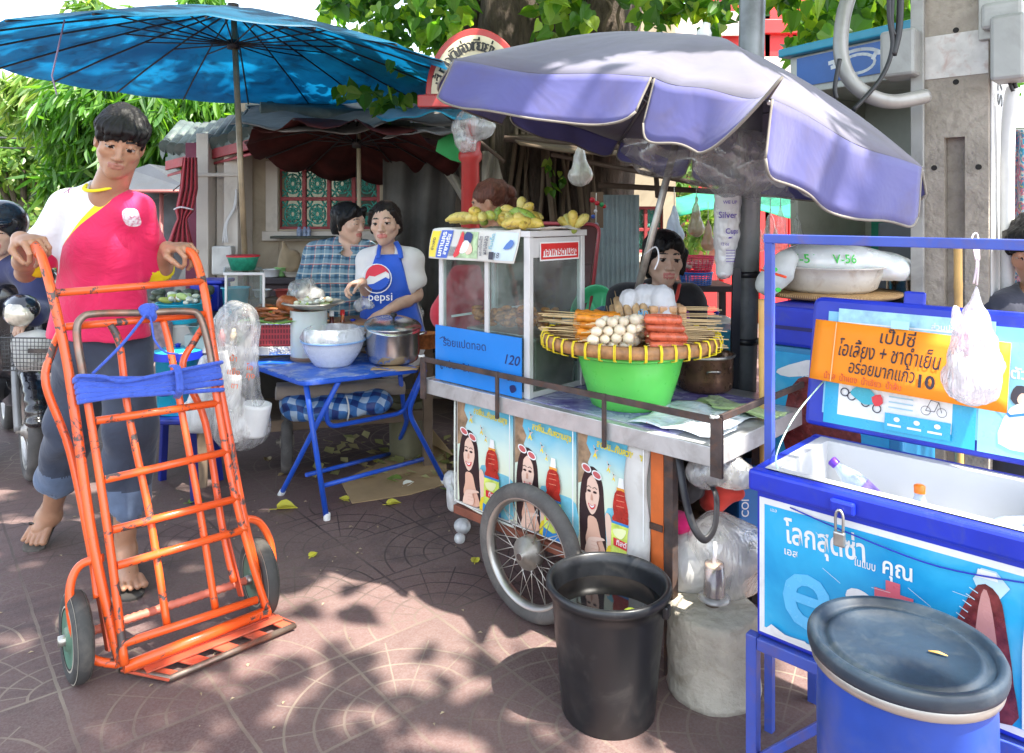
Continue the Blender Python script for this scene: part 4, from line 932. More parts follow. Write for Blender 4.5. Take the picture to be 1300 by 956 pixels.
# ================================================================ the food cart
ALU=M('aluminium_worn',(.62,.62,.61),.38,.55,var=.15,scale=9,dirt=.45,dcol=(.25,.22,.19),dscale=10,bscale=80)
IRONB=M('iron_rusty',(.075,.055,.05),.6,.35,var=.4,scale=18,dirt=.5,dcol=(.20,.08,.03),dscale=22)
WOODO=M('plank_orange',(.62,.13,.02),.65,var=.2,scale=6,dirt=.4,dcol=(.2,.07,.03))
OLDW=M('old_white_board',(.60,.58,.54),.8,var=.1,dirt=.5,dcol=(.3,.24,.17))
T0=V(.082,2.584,0)                    # wheel contact; t along -A1 (towards the near right corner)
def CT(t,v,z): return T0-A1*t+A2*v+V(0,0,z)
ZT=.735; CL,CR,CD=-.58,.677,.70
cart=thing('food_cart','two wheeled aluminium topped street food cart with drink posters on its side','food cart',(.4,2.9,0))
mb=MB(); mb.obox(CT(CL,0,ZT-.035),-A1*(CR-CL),A2*CD,V(0,0,.034)); mb.build('cart_top',ALU,cart,bevel=.004)
# stained purple tray sheet, wet film and edge lip
mb=MB(); mb.obox(CT(-.08,.03,ZT),-A1*.62,A2*.56,V(0,0,.002));
def traycol(t):
    co=t.coord(); n=t.noise(co,5,7,.65,.8); sc=t.noise(t.coord('Object',scale=(1,14,1),rot=(0,0,.6)),6,4,.7); b=t.ramp(n,[(.36,(.10,.07,.28)),(.48,(.20,.18,.42)),(.6,(.42,.44,.58)),(.75,(.60,.61,.66))]); b=t.mix(t.ramp(sc,[(.62,0.0),(.68,.6)]),b,(.75,.75,.8)); return t.fin(t.bsdf(b,t.ramp(n,[(.3,.12),(.7,.4)]),.0,t.bump(n,.2,.01)))
mb.build('tray_sheet',MP('tray_purple',traycol),cart)
mb=MB();
mb.obox(CT(CL-.005,-.012,ZT-.055),-A1*(CR-CL+.01),A2*.012,V(0,0,.057)); mb.obox(CT(CR+.0005,-.012,ZT-.055),-A1*.012,A2*(CD+.012),V(0,0,.057)); mb.obox(CT(CL-.006,-.0,ZT-.055),A1*.010,A2*(CD),V(0,0,.057))
mb.build('edge_trim',ALU,cart,bevel=.002)
# iron rail
rz=ZT+.082
def rail(a,b): m_=MB(); m_.bar(a,b,.022,.010,up=A2); return m_
m_=MB(); m_.bar(CT(CL-.012,-.022,rz),CT(CR+.022,-.022,rz),.022,.009,up=(0,0,1)) if False else None
m_.obox(CT(CL-.016,-.027,rz-.009),-A1*(CR-CL+.038),A2*.009,V(0,0,.020)); m_.build('front_rail',IRONB,cart,bevel=.0015)
m_=MB(); m_.obox(CT(CR+.012,-.018,rz-.009),-A1*.009,A2*(CD+.02),V(0,0,.020)); m_.build('side_rail',IRONB,cart,bevel=.0015)
for (tt,w_) in ((CL-.012,.028),(-.17,.012),(.305,.012),(CR+.005,.036)):
    m_=MB(); m_.obox(CT(tt,-.030,ZT-.075),-A1*w_,A2*.012,V(0,0,rz+.012-(ZT-.075)))
    if w_>.03: m_.obox(CT(CR+.0135,-.0175,ZT-.075),-A1*.012,A2*.03,V(0,0,rz+.012-(ZT-.075)))
    m_.build('rail_post',IRONB,cart,bevel=.0015)
for tt,z in ((CR+.02,rz+.012),(CL,rz+.012)):
    m_=MB(); m_.tube([CT(tt,-.03,z)+V(0,0,.004*math.sin(i))+A1*.012*math.cos(i*1.5)+A2*.012*math.sin(i*1.5) for i in range(9)],.003,6); m_.build('string_knot',M('string_pale',(.6,.6,.55),.8),cart)
# body under the top: frame, boards, legs
m_=MB(); m_.obox(CT(-.44,.03,.27),-A1*.90,A2*.015,V(0,0,.41)); m_.build('side_board',OLDW,cart)
m_=MB(); m_.obox(CT(-.44,.60,.27),-A1*.9,A2*.015,V(0,0,.41)); m_.obox(CT(-.44,.046,.27),-A1*.015,A2*.55,V(0,0,.41)); m_.obox(CT(-.424,.046,.262),-A1*.86,A2*.55,V(0,0,.012)); m_.build('inner_board',M('inner_wood',(.12,.075,.04),.85,var=.3,dirt=.3),cart)
m_=MB(); m_.obox(CT(.455,.018,.20),-A1*.045,A2*.03,V(0,0,.48)); m_.build('orange_batten',WOODO,cart,bevel=.002)
for tt,v in ((.50,.02),(.50,.60),(-.45,.60)):
    m_=MB(); m_.obox(CT(tt,v,.0),-A1*.032,A2*.032,V(0,0,.68)); m_.build('leg',IRONB,cart,bevel=.002)
m_=MB(); m_.obox(CT(-.44,.012,.235),-A1*.94,A2*.03,V(0,0,.032)); m_.build('bottom_rail',M('cart_rail_rust',(.22,.07,.04),.7,var=.4),cart,bevel=.002)
m_=MB(); m_.obox(CT(.455,.0165,.435),-A1*.045,A2*-.004,V(0,0,.02)); m_.build('batten_strap',IRONB,cart)
# the white curled board right of the third poster
m_=MB(); m_.grid(lambda u,v:CT(.37+.083*u+.006*math.sin(v*7),.012-.012*math.sin(u*PI)-.004*math.sin(v*11),.285+.395*v),8,20); m_.build('curled_board',OLDW,cart,solid=.004)
skyB=M('poster_sky',(.30,.62,.74),.35,var=.25,scale=4); skyY=M('poster_glow',(.80,.80,.52),.35); rock=M('poster_rock',(.30,.20,.12),.4,var=.5,scale=30); hair_=M('poster_hair',(.035,.018,.02),.35); skin_=M('poster_skin',(.72,.42,.30),.4,var=.08); skin2=M('poster_skin_light',(.80,.55,.43),.4,var=.05)
redt=M('poster_tea',(.42,.03,.02),.3,var=.35,scale=30); lblG=M('poster_label',(.60,.72,.12),.4,var=.3,scale=30); redL=M('poster_red',(.65,.03,.04),.4); yel=M('poster_yellow',(.80,.62,.03),.4); wht=M('poster_white',(.80,.80,.78),.4); blu=M('poster_blue',(.03,.22,.55),.4); sea=M('poster_sea',(.20,.55,.66),.4,var=.25,scale=14); orange=M('poster_orange',(.75,.33,.05),.4); pinkg=M('lens_pink',(.55,.12,.12),.3)
def gradsky(t):
    co=t.coord('Object'); sp=t.n('ShaderNodeSeparateXYZ'); t.l(co,sp.inputs[0])
    n=t.noise(co,6,4,.5,.5); h=t.math('ADD',t.math('MULTIPLY',sp.outputs[2],1.0),t.math('MULTIPLY',n,.14))
    return t.fin(t.bsdf(t.ramp(h,[(.34,(.72,.78,.62)),(.46,(.78,.78,.55)),(.60,(.62,.76,.66)),(.73,(.12,.48,.66))]),.33,0,t.bump(t.noise(co,14,3),.12,.01)))
GS=MP('poster_gradient',gradsky)
def poster(t0,t1,z0,z1,sh=0):
    U=-A1*(t1-t0); a=Art(CT(t0,.022,z0),U,V(0,0,z1-z0),-A2,.0003); a.base(GS,.001)
    X=lambda pts:[(x_+sh,y_) for x_,y_ in pts]
    a.poly(rock,[(0,1),(.16,1),(.13,.9),(.2,.82),(.15,.74),(.22,.66),(.16,.6),(0,.55)])
    a.poly(sea,[(.45,.42),(.7,.40),(.999,.36),(.999,.02),(.6,.02),(.4,.2)],3)
    # hair, face, neck, arm
    a.poly(hair_,[(.04,.02),(.02,.3),(.04,.52),(.10,.66),(.2,.72),(.31,.69),(.38,.58),(.40,.42),(.42,.25),(.43,.05),(.4,.0),(.06,.0)],4)
    a.poly(skin_,[(.16,.30),(.28,.30),(.34,.18),(.42,.02),(.2,.0),(.12,.1),(.15,.2)],3)
    a.poly(skin2,[(.12,.48),(.13,.58),(.19,.64),(.27,.645),(.32,.58),(.325,.48),(.28,.37),(.22,.325),(.17,.35),(.13,.41)],5)
    a.poly(hair_,[(.11,.50),(.11,.62),(.2,.685),(.22,.66),(.15,.6),(.135,.5)],3); a.poly(hair_,[(.2,.685),(.3,.65),(.345,.54),(.33,.5),(.31,.58),(.24,.65)],3)
    for ex in (.175,.265): a.ell(hair_,ex,.515,.028,.010); a.line(hair_,[(ex-.032,.545),(ex,.556),(ex+.032,.545)],.0022)
    a.poly(M('poster_nose',(.62,.34,.24),.4),[(.215,.5),(.235,.455),(.22,.442),(.2,.45)],2);
    a.poly(redL,[(.165,.415),(.22,.40),(.275,.42),(.26,.385),(.22,.368),(.185,.385)],3); a.poly(wht,[(.18,.408),(.22,.397),(.262,.411),(.25,.393),(.22,.383),(.195,.393)],3)
    for ex,ey in ((.14,.70),(.30,.665)): a.ell(wht,ex,ey,.078,.034,-20); a.ell(pinkg,ex,ey,.06,.024,-20)
    a.poly(skin2,[(.12,.02),(.17,.12),(.25,.15),(.38,.165),(.42,.15),(.30,.12),(.33,.07),(.3,.01),(.15,.0)],3)
    for k in range(3): a.line(skin_,[(.22,.11-.03*k),(.31,.115-.03*k)],.0015)
    a.poly(skin2,[(.43,.36),(.5,.37),(.56,.22),(.66,.0),(.5,.0),(.46,.14)],3); a.poly(yel,[(.44,.0),(.47,.12),(.55,.12),(.62,.0)],2)
    # bottle
    bx=.66; a.poly(wht,[(bx-.045,.62),(bx+.045,.62),(bx+.035,.70),(bx-.03,.70)]); a.rect(orange,bx-.06,.595,bx+.06,.62)
    a.poly(redt,[(bx-.06,.595),(bx+.06,.595),(bx+.10,.53),(bx+.115,.45),(bx+.10,.40),(bx+.12,.34),(bx-.12,.34),(bx-.10,.40),(bx-.115,.45),(bx-.10,.53)],2)
    for k in range(3): a.line(M('tea_hi',(.75,.25,.15),.3),[(bx-.06,.56-.045*k),(bx+.05,.565-.045*k)],.002)
    a.rect(blu,bx-.13,.325,bx+.13,.345); a.poly(lblG,[(bx-.13,.325),(bx+.13,.325),(bx+.15,.1),(bx+.15,.02),(bx-.15,.02),(bx-.14,.1)]); a.poly(blu,[(bx-.15,.08),(bx+.0,.05),(bx+.15,.09),(bx+.17,.0),(bx-.16,.0)]); a.poly(M('label_pale',(.80,.82,.45),.4),[(bx-.10,.28),(bx+.08,.30),(bx+.02,.22),(bx-.08,.23)],3)
    a.poly(redL,[(bx-.10,.215),(bx+.13,.20),(bx+.13,.135),(bx-.10,.15)]); a.text(wht,'ทิสต์',bx+.015,.178,.022,bold=.02,rot=-3)
    for k in range(4): a.poly(skin2,[(bx+.10,.20-.035*k),(bx+.2,.235-.035*k),(bx+.23,.215-.035*k),(bx+.13,.175-.035*k)],2)
    # leaping figures and headline
    for fx,fy,s_,r_ in ((.30,.86,.06,0),(.50,.77,.05,15),(.58,.705,.04,-10)):
        for m_k,pts in ((skin_,[(-.1,.2),(.1,.25),(.2,-.1),(.1,-.3),(-.15,-.3),(-.2,0)]),(skin_,[(-.1,.2),(-.6,1.0),(-.45,1.05),(.05,.3)]),(skin_,[(.1,.2),(.8,.5),(.8,.38),(.15,.05)]),(yel,[(-.2,-.2),(.2,-.2),(.6,-.9),(.3,-1.1),(0,-.6),(-.5,-1.0),(-.6,-.8)])): a.poly(m_k,[(fx+q[0]*s_*.9,fy+q[1]*s_*.85) for q in pts])
        a.ell(hair_,fx+.02*s_,fy+.42*s_,.20*s_,.13*s_)
    a.text(M('poster_headline',(.62,.50,.0),.4),'สดชื่น...กับความสุข',.66,.925,.030,bold=.035,rot=-3,fit=.175)
    a.line(wht,[(.0,.004),(.999,.004)],.003); a.line(wht,[(.996,0),(.996,1)],.004)
    return a.build('poster',cart)
poster(-.425,-.128,.288,.680); poster(-.118,.163,.285,.680); poster(.171,.440,.285,.680)
# pale plastic ties at the poster bottoms
m_=MB(); m_.tube([CT(-.43,.012,.69),CT(-.432,.012,.5),CT(-.43,.012,.29),CT(-.3,.014,.275),CT(-.12,.014,.272)],.004,6); m_.build('white_cord',M('cord_pale',(.6,.62,.55),.6),cart)
RUB=M('tyre_grey',(.085,.08,.075),.85,var=.25,scale=12,dirt=.5,dcol=(.22,.2,.18),dscale=9); RIM=M('rim_steel',(.48,.46,.42),.35,.8,var=.2,dirt=.35,dcol=(.2,.15,.1))
def wheel(c,ax,R,w,parent,name='wheel',spokes=18,hubr=.032,drum=.055):
    ax=Vector(ax).normalized();
    tb=MB(); prof=[];
    for i in range(13):
        a=R_(-115+230*i/12); prof.append((R-w*.5+w*.5*math.cos(a)*1.0,w*.5*math.sin(a)))
    tb.lathe([(R-w*.95,-w*.38)]+prof+[(R-w*.95,w*.38)],c,56,axis=ax); wh=tb.build(name,RUB,parent)
    rm=MB(); rr_=R-w*.9; rm.lathe([(rr_+.004,-w*.36),(rr_+.006,-w*.40),(rr_-.004,-w*.40),(rr_-.010,-w*.2),(rr_-.016,0),(rr_-.010,w*.2),(rr_-.004,w*.40),(rr_+.006,w*.40),(rr_+.004,w*.36)],c,56,axis=ax); rm.build('rim',RIM,wh)
    hb=MB(); hb.lathe([(0,-w*.95),(.012,-w*.95),(.012,-w*.7),(hubr,-w*.6),(hubr,-w*.5),(drum,-w*.35),(drum,w*.35),(hubr,w*.5),(hubr,w*.6),(0,w*.62)],c,24,axis=ax); hb.build('hub',M('hub_alloy',(.40,.37,.33),.45,.6,dirt=.5,dcol=(.12,.09,.06)),wh)
    e=ax.orthogonal().normalized(); f=ax.cross(e); sp=MB()
    for i in range(spokes):
        a=2*PI*i/spokes;
        for sg in (-1,1):
            a2=a+sg*.55; s_=w*.35*(1 if i%2 else -1)
            sp.tube([c+(e*math.cos(a)+f*math.sin(a))*(rr_-.012),c+(e*math.cos(a2)+f*math.sin(a2))*(drum*.85)+ax*s_],.0016,5)
    sp.build('spokes',RIM,wh); return wh
wc=CT(0,-.035,.235)+A1*.0
wheel(wc,A2,.232,.052,cart); wheel(CT(0,.70,.235),A2,.232,.052,cart)
m_=MB(); m_.tube([CT(0,-.085,.235),CT(0,.75,.235)],.012,10); m_.build('axle',IRONB,cart)
# ================================================================ glass cabinet on the cart
t=thing('glass_cabinet','small white framed glass display cabinet with a blue lower panel on the cart','display cabinet',CT(-.2,.2,ZT))
WF=M('cabinet_frame',(.66,.66,.65),.4,.2,var=.08,dirt=.25,dcol=(.4,.36,.3)); GL=glassm('cabinet_glass')
KZ=ZT+.003; KH=.575; k0,k1,kv0,kv1=-.545,-.055,.028,.345
def K(t_,v,z): return CT(t_,v,z)
for (a,b,w1,w2) in ((k0,kv0,.022,.022),(k1-.028,kv0,.028,.022),(k1-.022,kv1-.022,.022,.022),(k0,kv1-.022,.022,.022),(-.285,kv0+.001,.020,.012)):
    m_=MB(); m_.obox(K(a,b,KZ),-A1*w1,A2*w2,V(0,0,KH)); m_.build('frame_post',WF,t,bevel=.002)
for (a,b,L1,L2,z,hh) in ((k0-.006,kv0-.006,k1-k0+.012,kv1-kv0+.012,KZ+KH,.022),(k0+.022,kv0+.003,k1-k0-.05,.016,KZ,.02),(k1-.018,kv0+.022,.014,kv1-kv0-.044,KZ,.02)):
    m_=MB(); m_.obox(K(a,b,z),-A1*L1,A2*L2,V(0,0,hh)); m_.build('frame_rail' if hh<.022 else 'top_panel',WF,t,bevel=.002)
m_=MB(); m_.obox(K(k1-.024,kv0+.024,KZ+KH-.075),-A1*.02,A2*(kv1-kv0-.05),V(0,0,.072)); m_.build('header_panel',WF,t,bevel=.002)
for (a,b,u_,h_) in ((k0+.022,kv0+.012,-A1*(k1-k0-.05),V(0,0,KH)),(k1-.010,kv0+.023,A2*(kv1-kv0-.046),V(0,0,KH-.075)),(k0+.010,kv0+.023,A2*(kv1-kv0-.046),V(0,0,KH)),(k0+.022,kv1-.011,-A1*(k1-k0-.05),V(0,0,KH))):
    m_=MB(); n_=u_.normalized().cross(V(0,0,1)); m_.obox(K(a,b,KZ),u_,n_*.003,h_); m_.build('glass_pane',GL,t)
m_=MB(); m_.bar(K(k0+.02,kv0+.05,KZ+.245),K(k0+.24,kv1-.03,KZ+.29),.008,.008); m_.bar(K(k1-.015,kv0+.03,KZ+.20),K(k1-.015,kv1-.02,KZ+.27),.008,.008); m_.build('sliding_rail',WF,t)
# blue coroplast panel with marker writing
bpan=M('panel_blue',(.01,.22,.70),.45,var=.10,scale=3,dirt=.12,dcol=(.3,.4,.6)); ink=M('marker_navy',(.01,.02,.12),.5)
a=Art(K(k0-.004,kv0-.010,ZT+.004),-A1*(k1-k0-.022),V(0,0,.215),-A2,.0004); a.base(bpan,.004)
a.text(ink,'ร้อยแปดทอด',.36,.72,.042,bold=.006,rot=2,fit=.24); a.text(ink,'120',.90,.60,.050,bold=.010,shear=.3,fit=.07); a.text(ink,'ลูกชิ้น - ไก่',.24,.30,.036,bold=.004,fit=.17); a.line(ink,[(.06,.76),(.10,.80),(.13,.74),(.17,.78)],.003); a.poly(ink,[(.88,.16),(.93,.2),(.95,.12),(.90,.06)],3); a.text(ink,'บาท',.9,.30,.03,bold=.006)
a.build('blue_panel',t)
a=Art(K(k1+.0005,kv0+.055,KZ+KH-.088),A2*.225,V(0,0,.068),-A1,.0004); rr_=M('sticker_red',(.62,.02,.02),.35)
a.base(wht,.001); a.rect(rr_,.025,.08,.975,.93); a.rect(wht,.07,.2,.93,.62); a.text(rr_,'ที่อาหารตามสั่ง',.5,.46,.04,bold=.03,fit=.198); a.build('sticker',t)
# food in the cabinet
FRY=M('fried_orange',(.50,.17,.03),.5,var=.5,scale=25,bump=.8,bscale=50,bd=.01,dirt=.4,dcol=(.14,.04,.01),dscale=18)
def clump(name,label,cat,c,ex,ey,n,size,mat,seed,parent=None,hz=.03):
    r=np.random.RandomState(seed); m_=MB()
    for i in range(n):
        q=c+ex*r.uniform(-.5,.5)+ey*r.uniform(-.5,.5)+V(0,0,r.uniform(0,hz)); a_=r.rand()*6.3
        m_.ball(q,(size*r.uniform(.8,1.7),size*r.uniform(.5,.9),size*r.uniform(.4,.8)),(math.cos(a_),math.sin(a_),r.uniform(-.3,.3)),n=8,k=6)
    o=m_.build(name,mat,parent);
    if parent is None: tag(o,label,cat)
    return o
s_=thing('food_tray','steel tray heaped with orange fried snacks inside the glass cabinet','food tray',K(-.3,.18,ZT+.16))
m_=MB(); m_.obox(K(k0+.12,.07,ZT+.205),-A1*.36,A2*.22,V(0,0,.012)); m_.obox(K(k0+.12,.07,ZT+.014),-A1*.012,A2*.22,V(0,0,.19)); m_.obox(K(k0+.468,.07,ZT+.014),-A1*.012,A2*.22,V(0,0,.19)); m_.build('tray',STEEL,s_,bevel=.003)
clump('x','','',K(-.25,.17,ZT+.235),-A1*.32,A2*.17,80,.020,FRY,4,s_,.06).name='fried_snacks'
t2=thing('striped_bowl','blue and white striped bowl behind the glass at the back of the cabinet','bowl',K(-.13,.27,ZT+.2))
m_=MB(); m_.lathe([(.03,0),(.05,.01),(.068,.035),(.075,.06),(.072,.06),(.05,.014),(0,.006)],K(-.13,.25,ZT+.20),28); m_.build('bowl',M('bowl_white',(.6,.62,.62),.25),t2)
m_=MB(); m_.lathe([(.0645,.028),(.0715,.042)],K(-.13,.25,ZT+.20),28); m_.build('blue_band',M('bowl_blue',(.02,.05,.2),.25),t2);
m_=MB(); m_.obox(K(-.21,.20,ZT+.003),-A1*.13,A2*.12,V(0,0,.195)); o=m_.build('inner_shelf',glassm('shelf_green','#b8d8c8'),t,bevel=.004)
# newspaper over the cabinet edge
t=thing('newspaper','newspaper page with colour photos draped over the left edge of the cabinet','newspaper',K(-.3,.0,KZ+KH))
NW=M('newsprint',(.68,.66,.60),.8,var=.05)
n0,n1=k0-.015,k1-.035
def npf(x_,y_):   # y 0 bottom hanging .. 1 on top
    if y_<.72: v_=-.012-.022*(1-y_/.72)-.008*math.sin(x_*9+y_*4); z_=KZ+KH+.024-.118*(1-y_/.72)
    else: v_=-.012+(y_-.72)/.28*.10; z_=KZ+KH+.024+.004*math.sin(x_*14)
    return CT(n0+(n1-n0)*x_-.006*(1-y_),kv0+v_,z_)
m_=MB(); m_.grid(lambda u,v:npf(u,v),24,24); m_.build('page',NW,t,solid=.0008)
a=Art(npf(0,0),npf(1,0)-npf(0,0),npf(0,1)-npf(0,0),(-A2+V(0,0,.25)),.0005,fn=npf); a.lay=.0015
def srect(m,x0,y0,x1,y1,n=5):
    a.lay+=a.th;
    for i in range(n):
        for j in range(3):
            X0=x0+(x1-x0)*i/n; X1=x0+(x1-x0)*(i+1)/n; Y0=y0+(y1-y0)*j/3; Y1=y0+(y1-y0)*(j+1)/3
            a.mb.add([a.pt(X0,Y0,a.lay),a.pt(X1,Y0,a.lay),a.pt(X1,Y1,a.lay),a.pt(X0,Y1,a.lay)],[(0,1,2,3)],a.mi(m))
srect(yel,.01,.04,.10,.66,2); srect(M('news_blue',(.08,.14,.5),.7),.11,.03,.245,.68,3); srect(M('news_grass',(.45,.6,.35),.7,var=.3,scale=40),.34,.05,.58,.66); srect(M('news_pale',(.62,.72,.78),.7),.76,.05,.99,.66)
nk=M('news_ink',(.05,.05,.07),.7); a.text(nk,'ข่าวสด',.055,.35,.02,rot=90,bold=.02); a.text(wht,'มหานคร',.155,.35,.030,rot=90,bold=.035); a.text(wht,'สยามรัฐ',.212,.35,.026,rot=90,bold=.035)
for k in range(6): a.rect(nk,.255+.012*k,.08,.260+.012*k,.30,lay=k==0)
a.poly(redL,[(.31,.1),(.36,.62),(.40,.62),(.39,.3),(.36,.08)],2); a.poly(M('news_player',(.04,.06,.2),.7),[(.40,.5),(.44,.65),(.52,.6),(.50,.42),(.45,.35)],2); a.poly(skin2,[(.42,.4),(.5,.38),(.52,.2),(.46,.12),(.42,.25)],2); a.poly(wht,[(.36,.3),(.42,.45),(.48,.4),(.44,.18),(.38,.15)],2)
a.text(nk,'แชมเปี้ยนลีก',.63,.34,.024,rot=90,bold=.012,fit=.075); a.text(nk,'ผลบอลสด',.69,.36,.030,rot=90,bold=.02,fit=.07); a.text(M('news_teal',(.1,.4,.5),.7),'ทีมเด็ด',.755,.45,.022,rot=90,bold=.015)
a.poly(M('news_player2',(.1,.2,.5),.7),[(.88,.3),(.93,.5),(.97,.42),(.94,.3)],2); srect(nk,.745,.05,.80,.22,2); a.text(nk,'18',.83,.14,.03)
a.build('print',t)
# bananas
BAN=MP('banana_skin',lambda t:(lambda co,ge:(lambda n,c:t.fin(t.bsdf(t.mix(t.ramp(n,[(.54,0.0),(.66,.8)]),c,(.12,.06,.02)),.42,0,t.bump(n,.15,.004),Subsurface_Weight=.05)))(t.noise(co,45,6,.7,1),t.ramp(ge.outputs['Random'],[(0,(.50,.36,.05)),(.35,(.62,.48,.10)),(.65,(.55,.47,.13)),(.85,(.36,.42,.07)),(1,(.20,.34,.04))])))(t.coord(),t.n('ShaderNodeObjectInfo')))
def banana(m_,a,b,up,r=.016,bow=.25):
    a,b,up=Vector(a),Vector(b),Vector(up); L=(b-a).length; pts=[]; rs_=[]
    prof=[(0,.28),(.06,.34),(.14,.8),(.3,1.0),(.5,1.05),(.7,1.0),(.86,.75),(.95,.42),(1,.28)]
    for f,q in prof: pts.append(a.lerp(b,f)+up*(L*bow*(4*f*(1-f))*.5)); rs_.append(r*q)
    m_.tube(pts,rs_,7,caps=True)
def hand_of(name,label,stem,dirs,r,L,seed,loc=None):
    r*=1.05; dirs=[(d[0],d[1],d[2]*.42) for d in dirs]
    rr2=random.Random(seed); tt=thing(name,label,'bananas',stem,'hands of bananas on the cabinet');
    for d in dirs:
        d=Vector(d).normalized(); m_=MB(); e=Vector(stem)+d*L*rr2.uniform(.9,1.08); banana(m_,Vector(stem)+d*.012,e,V(0,0,1)+V(rr2.uniform(-.3,.3),0,0),r); o=m_.build('banana',BAN,tt)
    m_=MB(); m_.ball(stem,(.018,.018,.014),n=8,k=6); m_.build('stem',M('banana_stem',(.25,.32,.05),.6),tt)
zb=KZ+KH+.030
def KB(t_,v,dz=0): return CT(t_,v,zb+dz)
def dk(a,b,c): return -A1*a+A2*b+V(0,0,c)
hand_of('banana_hand','long yellow bananas lying leftmost on the cabinet roof',KB(-.36,.10,.02),[dk(-1,.1,.10),dk(-1,-.25,-.03),dk(-1,.4,.0),dk(-.9,-.5,.08),dk(-1,.05,-.12)],.019,.155,1)
hand_of('banana_hand','bruised brown tipped bananas on top of the banana pile',KB(-.335,.15,.035),[dk(-.5,.6,.35),dk(.8,.1,-.12),dk(.75,.5,-.10),dk(.2,1,.1)],.021,.105,2)
hand_of('banana_hand','small green bananas in the middle of the banana pile',KB(-.31,.05,.045),[dk(.1,-.8,-.55),dk(.55,-.7,-.5),dk(-.4,-.8,-.5),dk(.8,-.1,-.2),dk(-.1,-.5,.3)],.018,.07,3)
hand_of('banana_hand','upright yellow banana hand right of the green ones',KB(-.20,.11,-.01),[dk(-.7,-.3,.9),dk(-.35,-.35,1),dk(0,-.35,1.0),dk(.35,-.3,.9),dk(-.2,.5,.8),dk(.2,.5,.8)],.017,.088,4)
hand_of('banana_hand','big split yellow banana hand leaning to the right',KB(-.07,.10,.005),[dk(-.9,-.1,.85),dk(-.8,.4,.55),dk(-1,-.4,.15),dk(-.3,-.6,.12),dk(-.95,.1,.45)],.020,.145,5)
hand_of('banana_hand','plump yellow bananas lying between the upright hand and the split one',KB(-.13,.09,.0),[dk(-.3,-.9,.25),dk(.5,-.8,.2),dk(-.9,-.5,.2),dk(.9,-.2,.3),dk(.2,-.6,.7)],.019,.10,9)
hand_of('banana_hand','yellow green bananas at the back of the pile below the ponytail',KB(-.25,.2,.02),[dk(-.9,.1,.3),dk(.9,.1,.35),dk(-.5,-.2,.8),dk(.4,-.1,.9),dk(0,0,1)],.019,.10,10)
hand_of('banana_hand','short pale banana tips standing rightmost behind the newspaper fold',KB(.0-.055,.27,-.01),[dk(-.8,.1,.9),dk(-.4,.2,.9),dk(0,0,.9),dk(.3,.3,.9),dk(-.6,.6,.6)],.018,.085,6)
m_=MB(); m_.grid(lambda u,v:CT(-.16+.13*u,.05+.24*v,KZ+KH+.0245+.010*math.sin(u*7)*math.sin(v*5)+.006),10,10); o=m_.build('paper_sheet',NW,solid=.001); tag(o,'crumpled white paper under the rightmost bananas','paper')
# ================================================================ basket and snacks
GRN=M('basin_green',(.12,.60,.10),.32,var=.08,Subsurface_Weight=.1,bump=.04)
bc=V(.412,2.60,ZT)
t=thing('green_basin','bright green plastic basin standing on the cart under the snack tray','basin',bc)
m_=MB(); m_.lathe([(.0,.0),(.125,.0),(.135,.004),(.150,.05),(.168,.11),(.180,.16),(.182,.178),(.196,.182),(.197,.176),(.200,.182),(.196,.188),(.178,.186),(.160,.11),(.13,.012),(0,.01)],bc,48); m_.build('bowl',GRN,t)
BAMB=MP('bamboo_weave',lambda t:(lambda co,w,n:t.fin(t.bsdf(t.ramp(t.math('ADD',t.math('MULTIPLY',w,.5),t.math('MULTIPLY',n,.5)),[(.3,(.20,.09,.03)),(.6,(.50,.30,.12)),(.8,(.68,.45,.2))]),.6,0,t.bump(w,.5,.004))))(t.coord(),(lambda x:(t.l(t.coord('Object',scale=(1,1,1)),x.inputs['Vector']),x.inputs['Scale'].__setattr__('default_value',60),x.outputs['Fac'])[2])(t.n('ShaderNodeTexWave')),t.noise(t.coord(),25,4)))
tr_=thing('bamboo_tray','round woven bamboo tray rimmed with yellow lashing on the green basin','tray',bc+V(0,0,.185))
TZ=ZT+.195; m_=MB(); m_.lathe([(0,.0),(.15,.0),(.25,.018),(.285,.032)],bc+V(0,0,.195),60); m_.build('weave',BAMB,tr_,solid=.004)
m_=MB(); m_.lathe([(.268,.012),(.300,.014),(.306,.030),(.303,.052),(.288,.054),(.285,.034)],bc+V(0,0,.195),60); m_.lathe([(.276,.02),(.28,.05),(.285,.05)],bc+V(0,0,.195),60); m_.build('rim',M('cane_brown',(.33,.16,.06),.5,var=.45,scale=40),tr_)
YT=M('lash_yellow',(.80,.62,.02),.45)
for i in range(40):
    A=2*PI*i/40; e=V(math.cos(A),math.sin(A),0); f=V(-math.sin(A),math.cos(A),0); m_=MB()
    for dd_ in (-.0022,.0022): m_.tube([bc+e*.284+V(0,0,.198)+f*dd_,bc+e*.309+V(0,0,.205)+f*dd_,bc+e*.311+V(0,0,.235)+f*dd_,bc+e*.304+V(0,0,.253)+f*dd_,bc+e*.286+V(0,0,.252)+f*dd_],.0022,5)
    m_.build('lashing',YT,tr_)
TC=bc+V(0,0,.215)
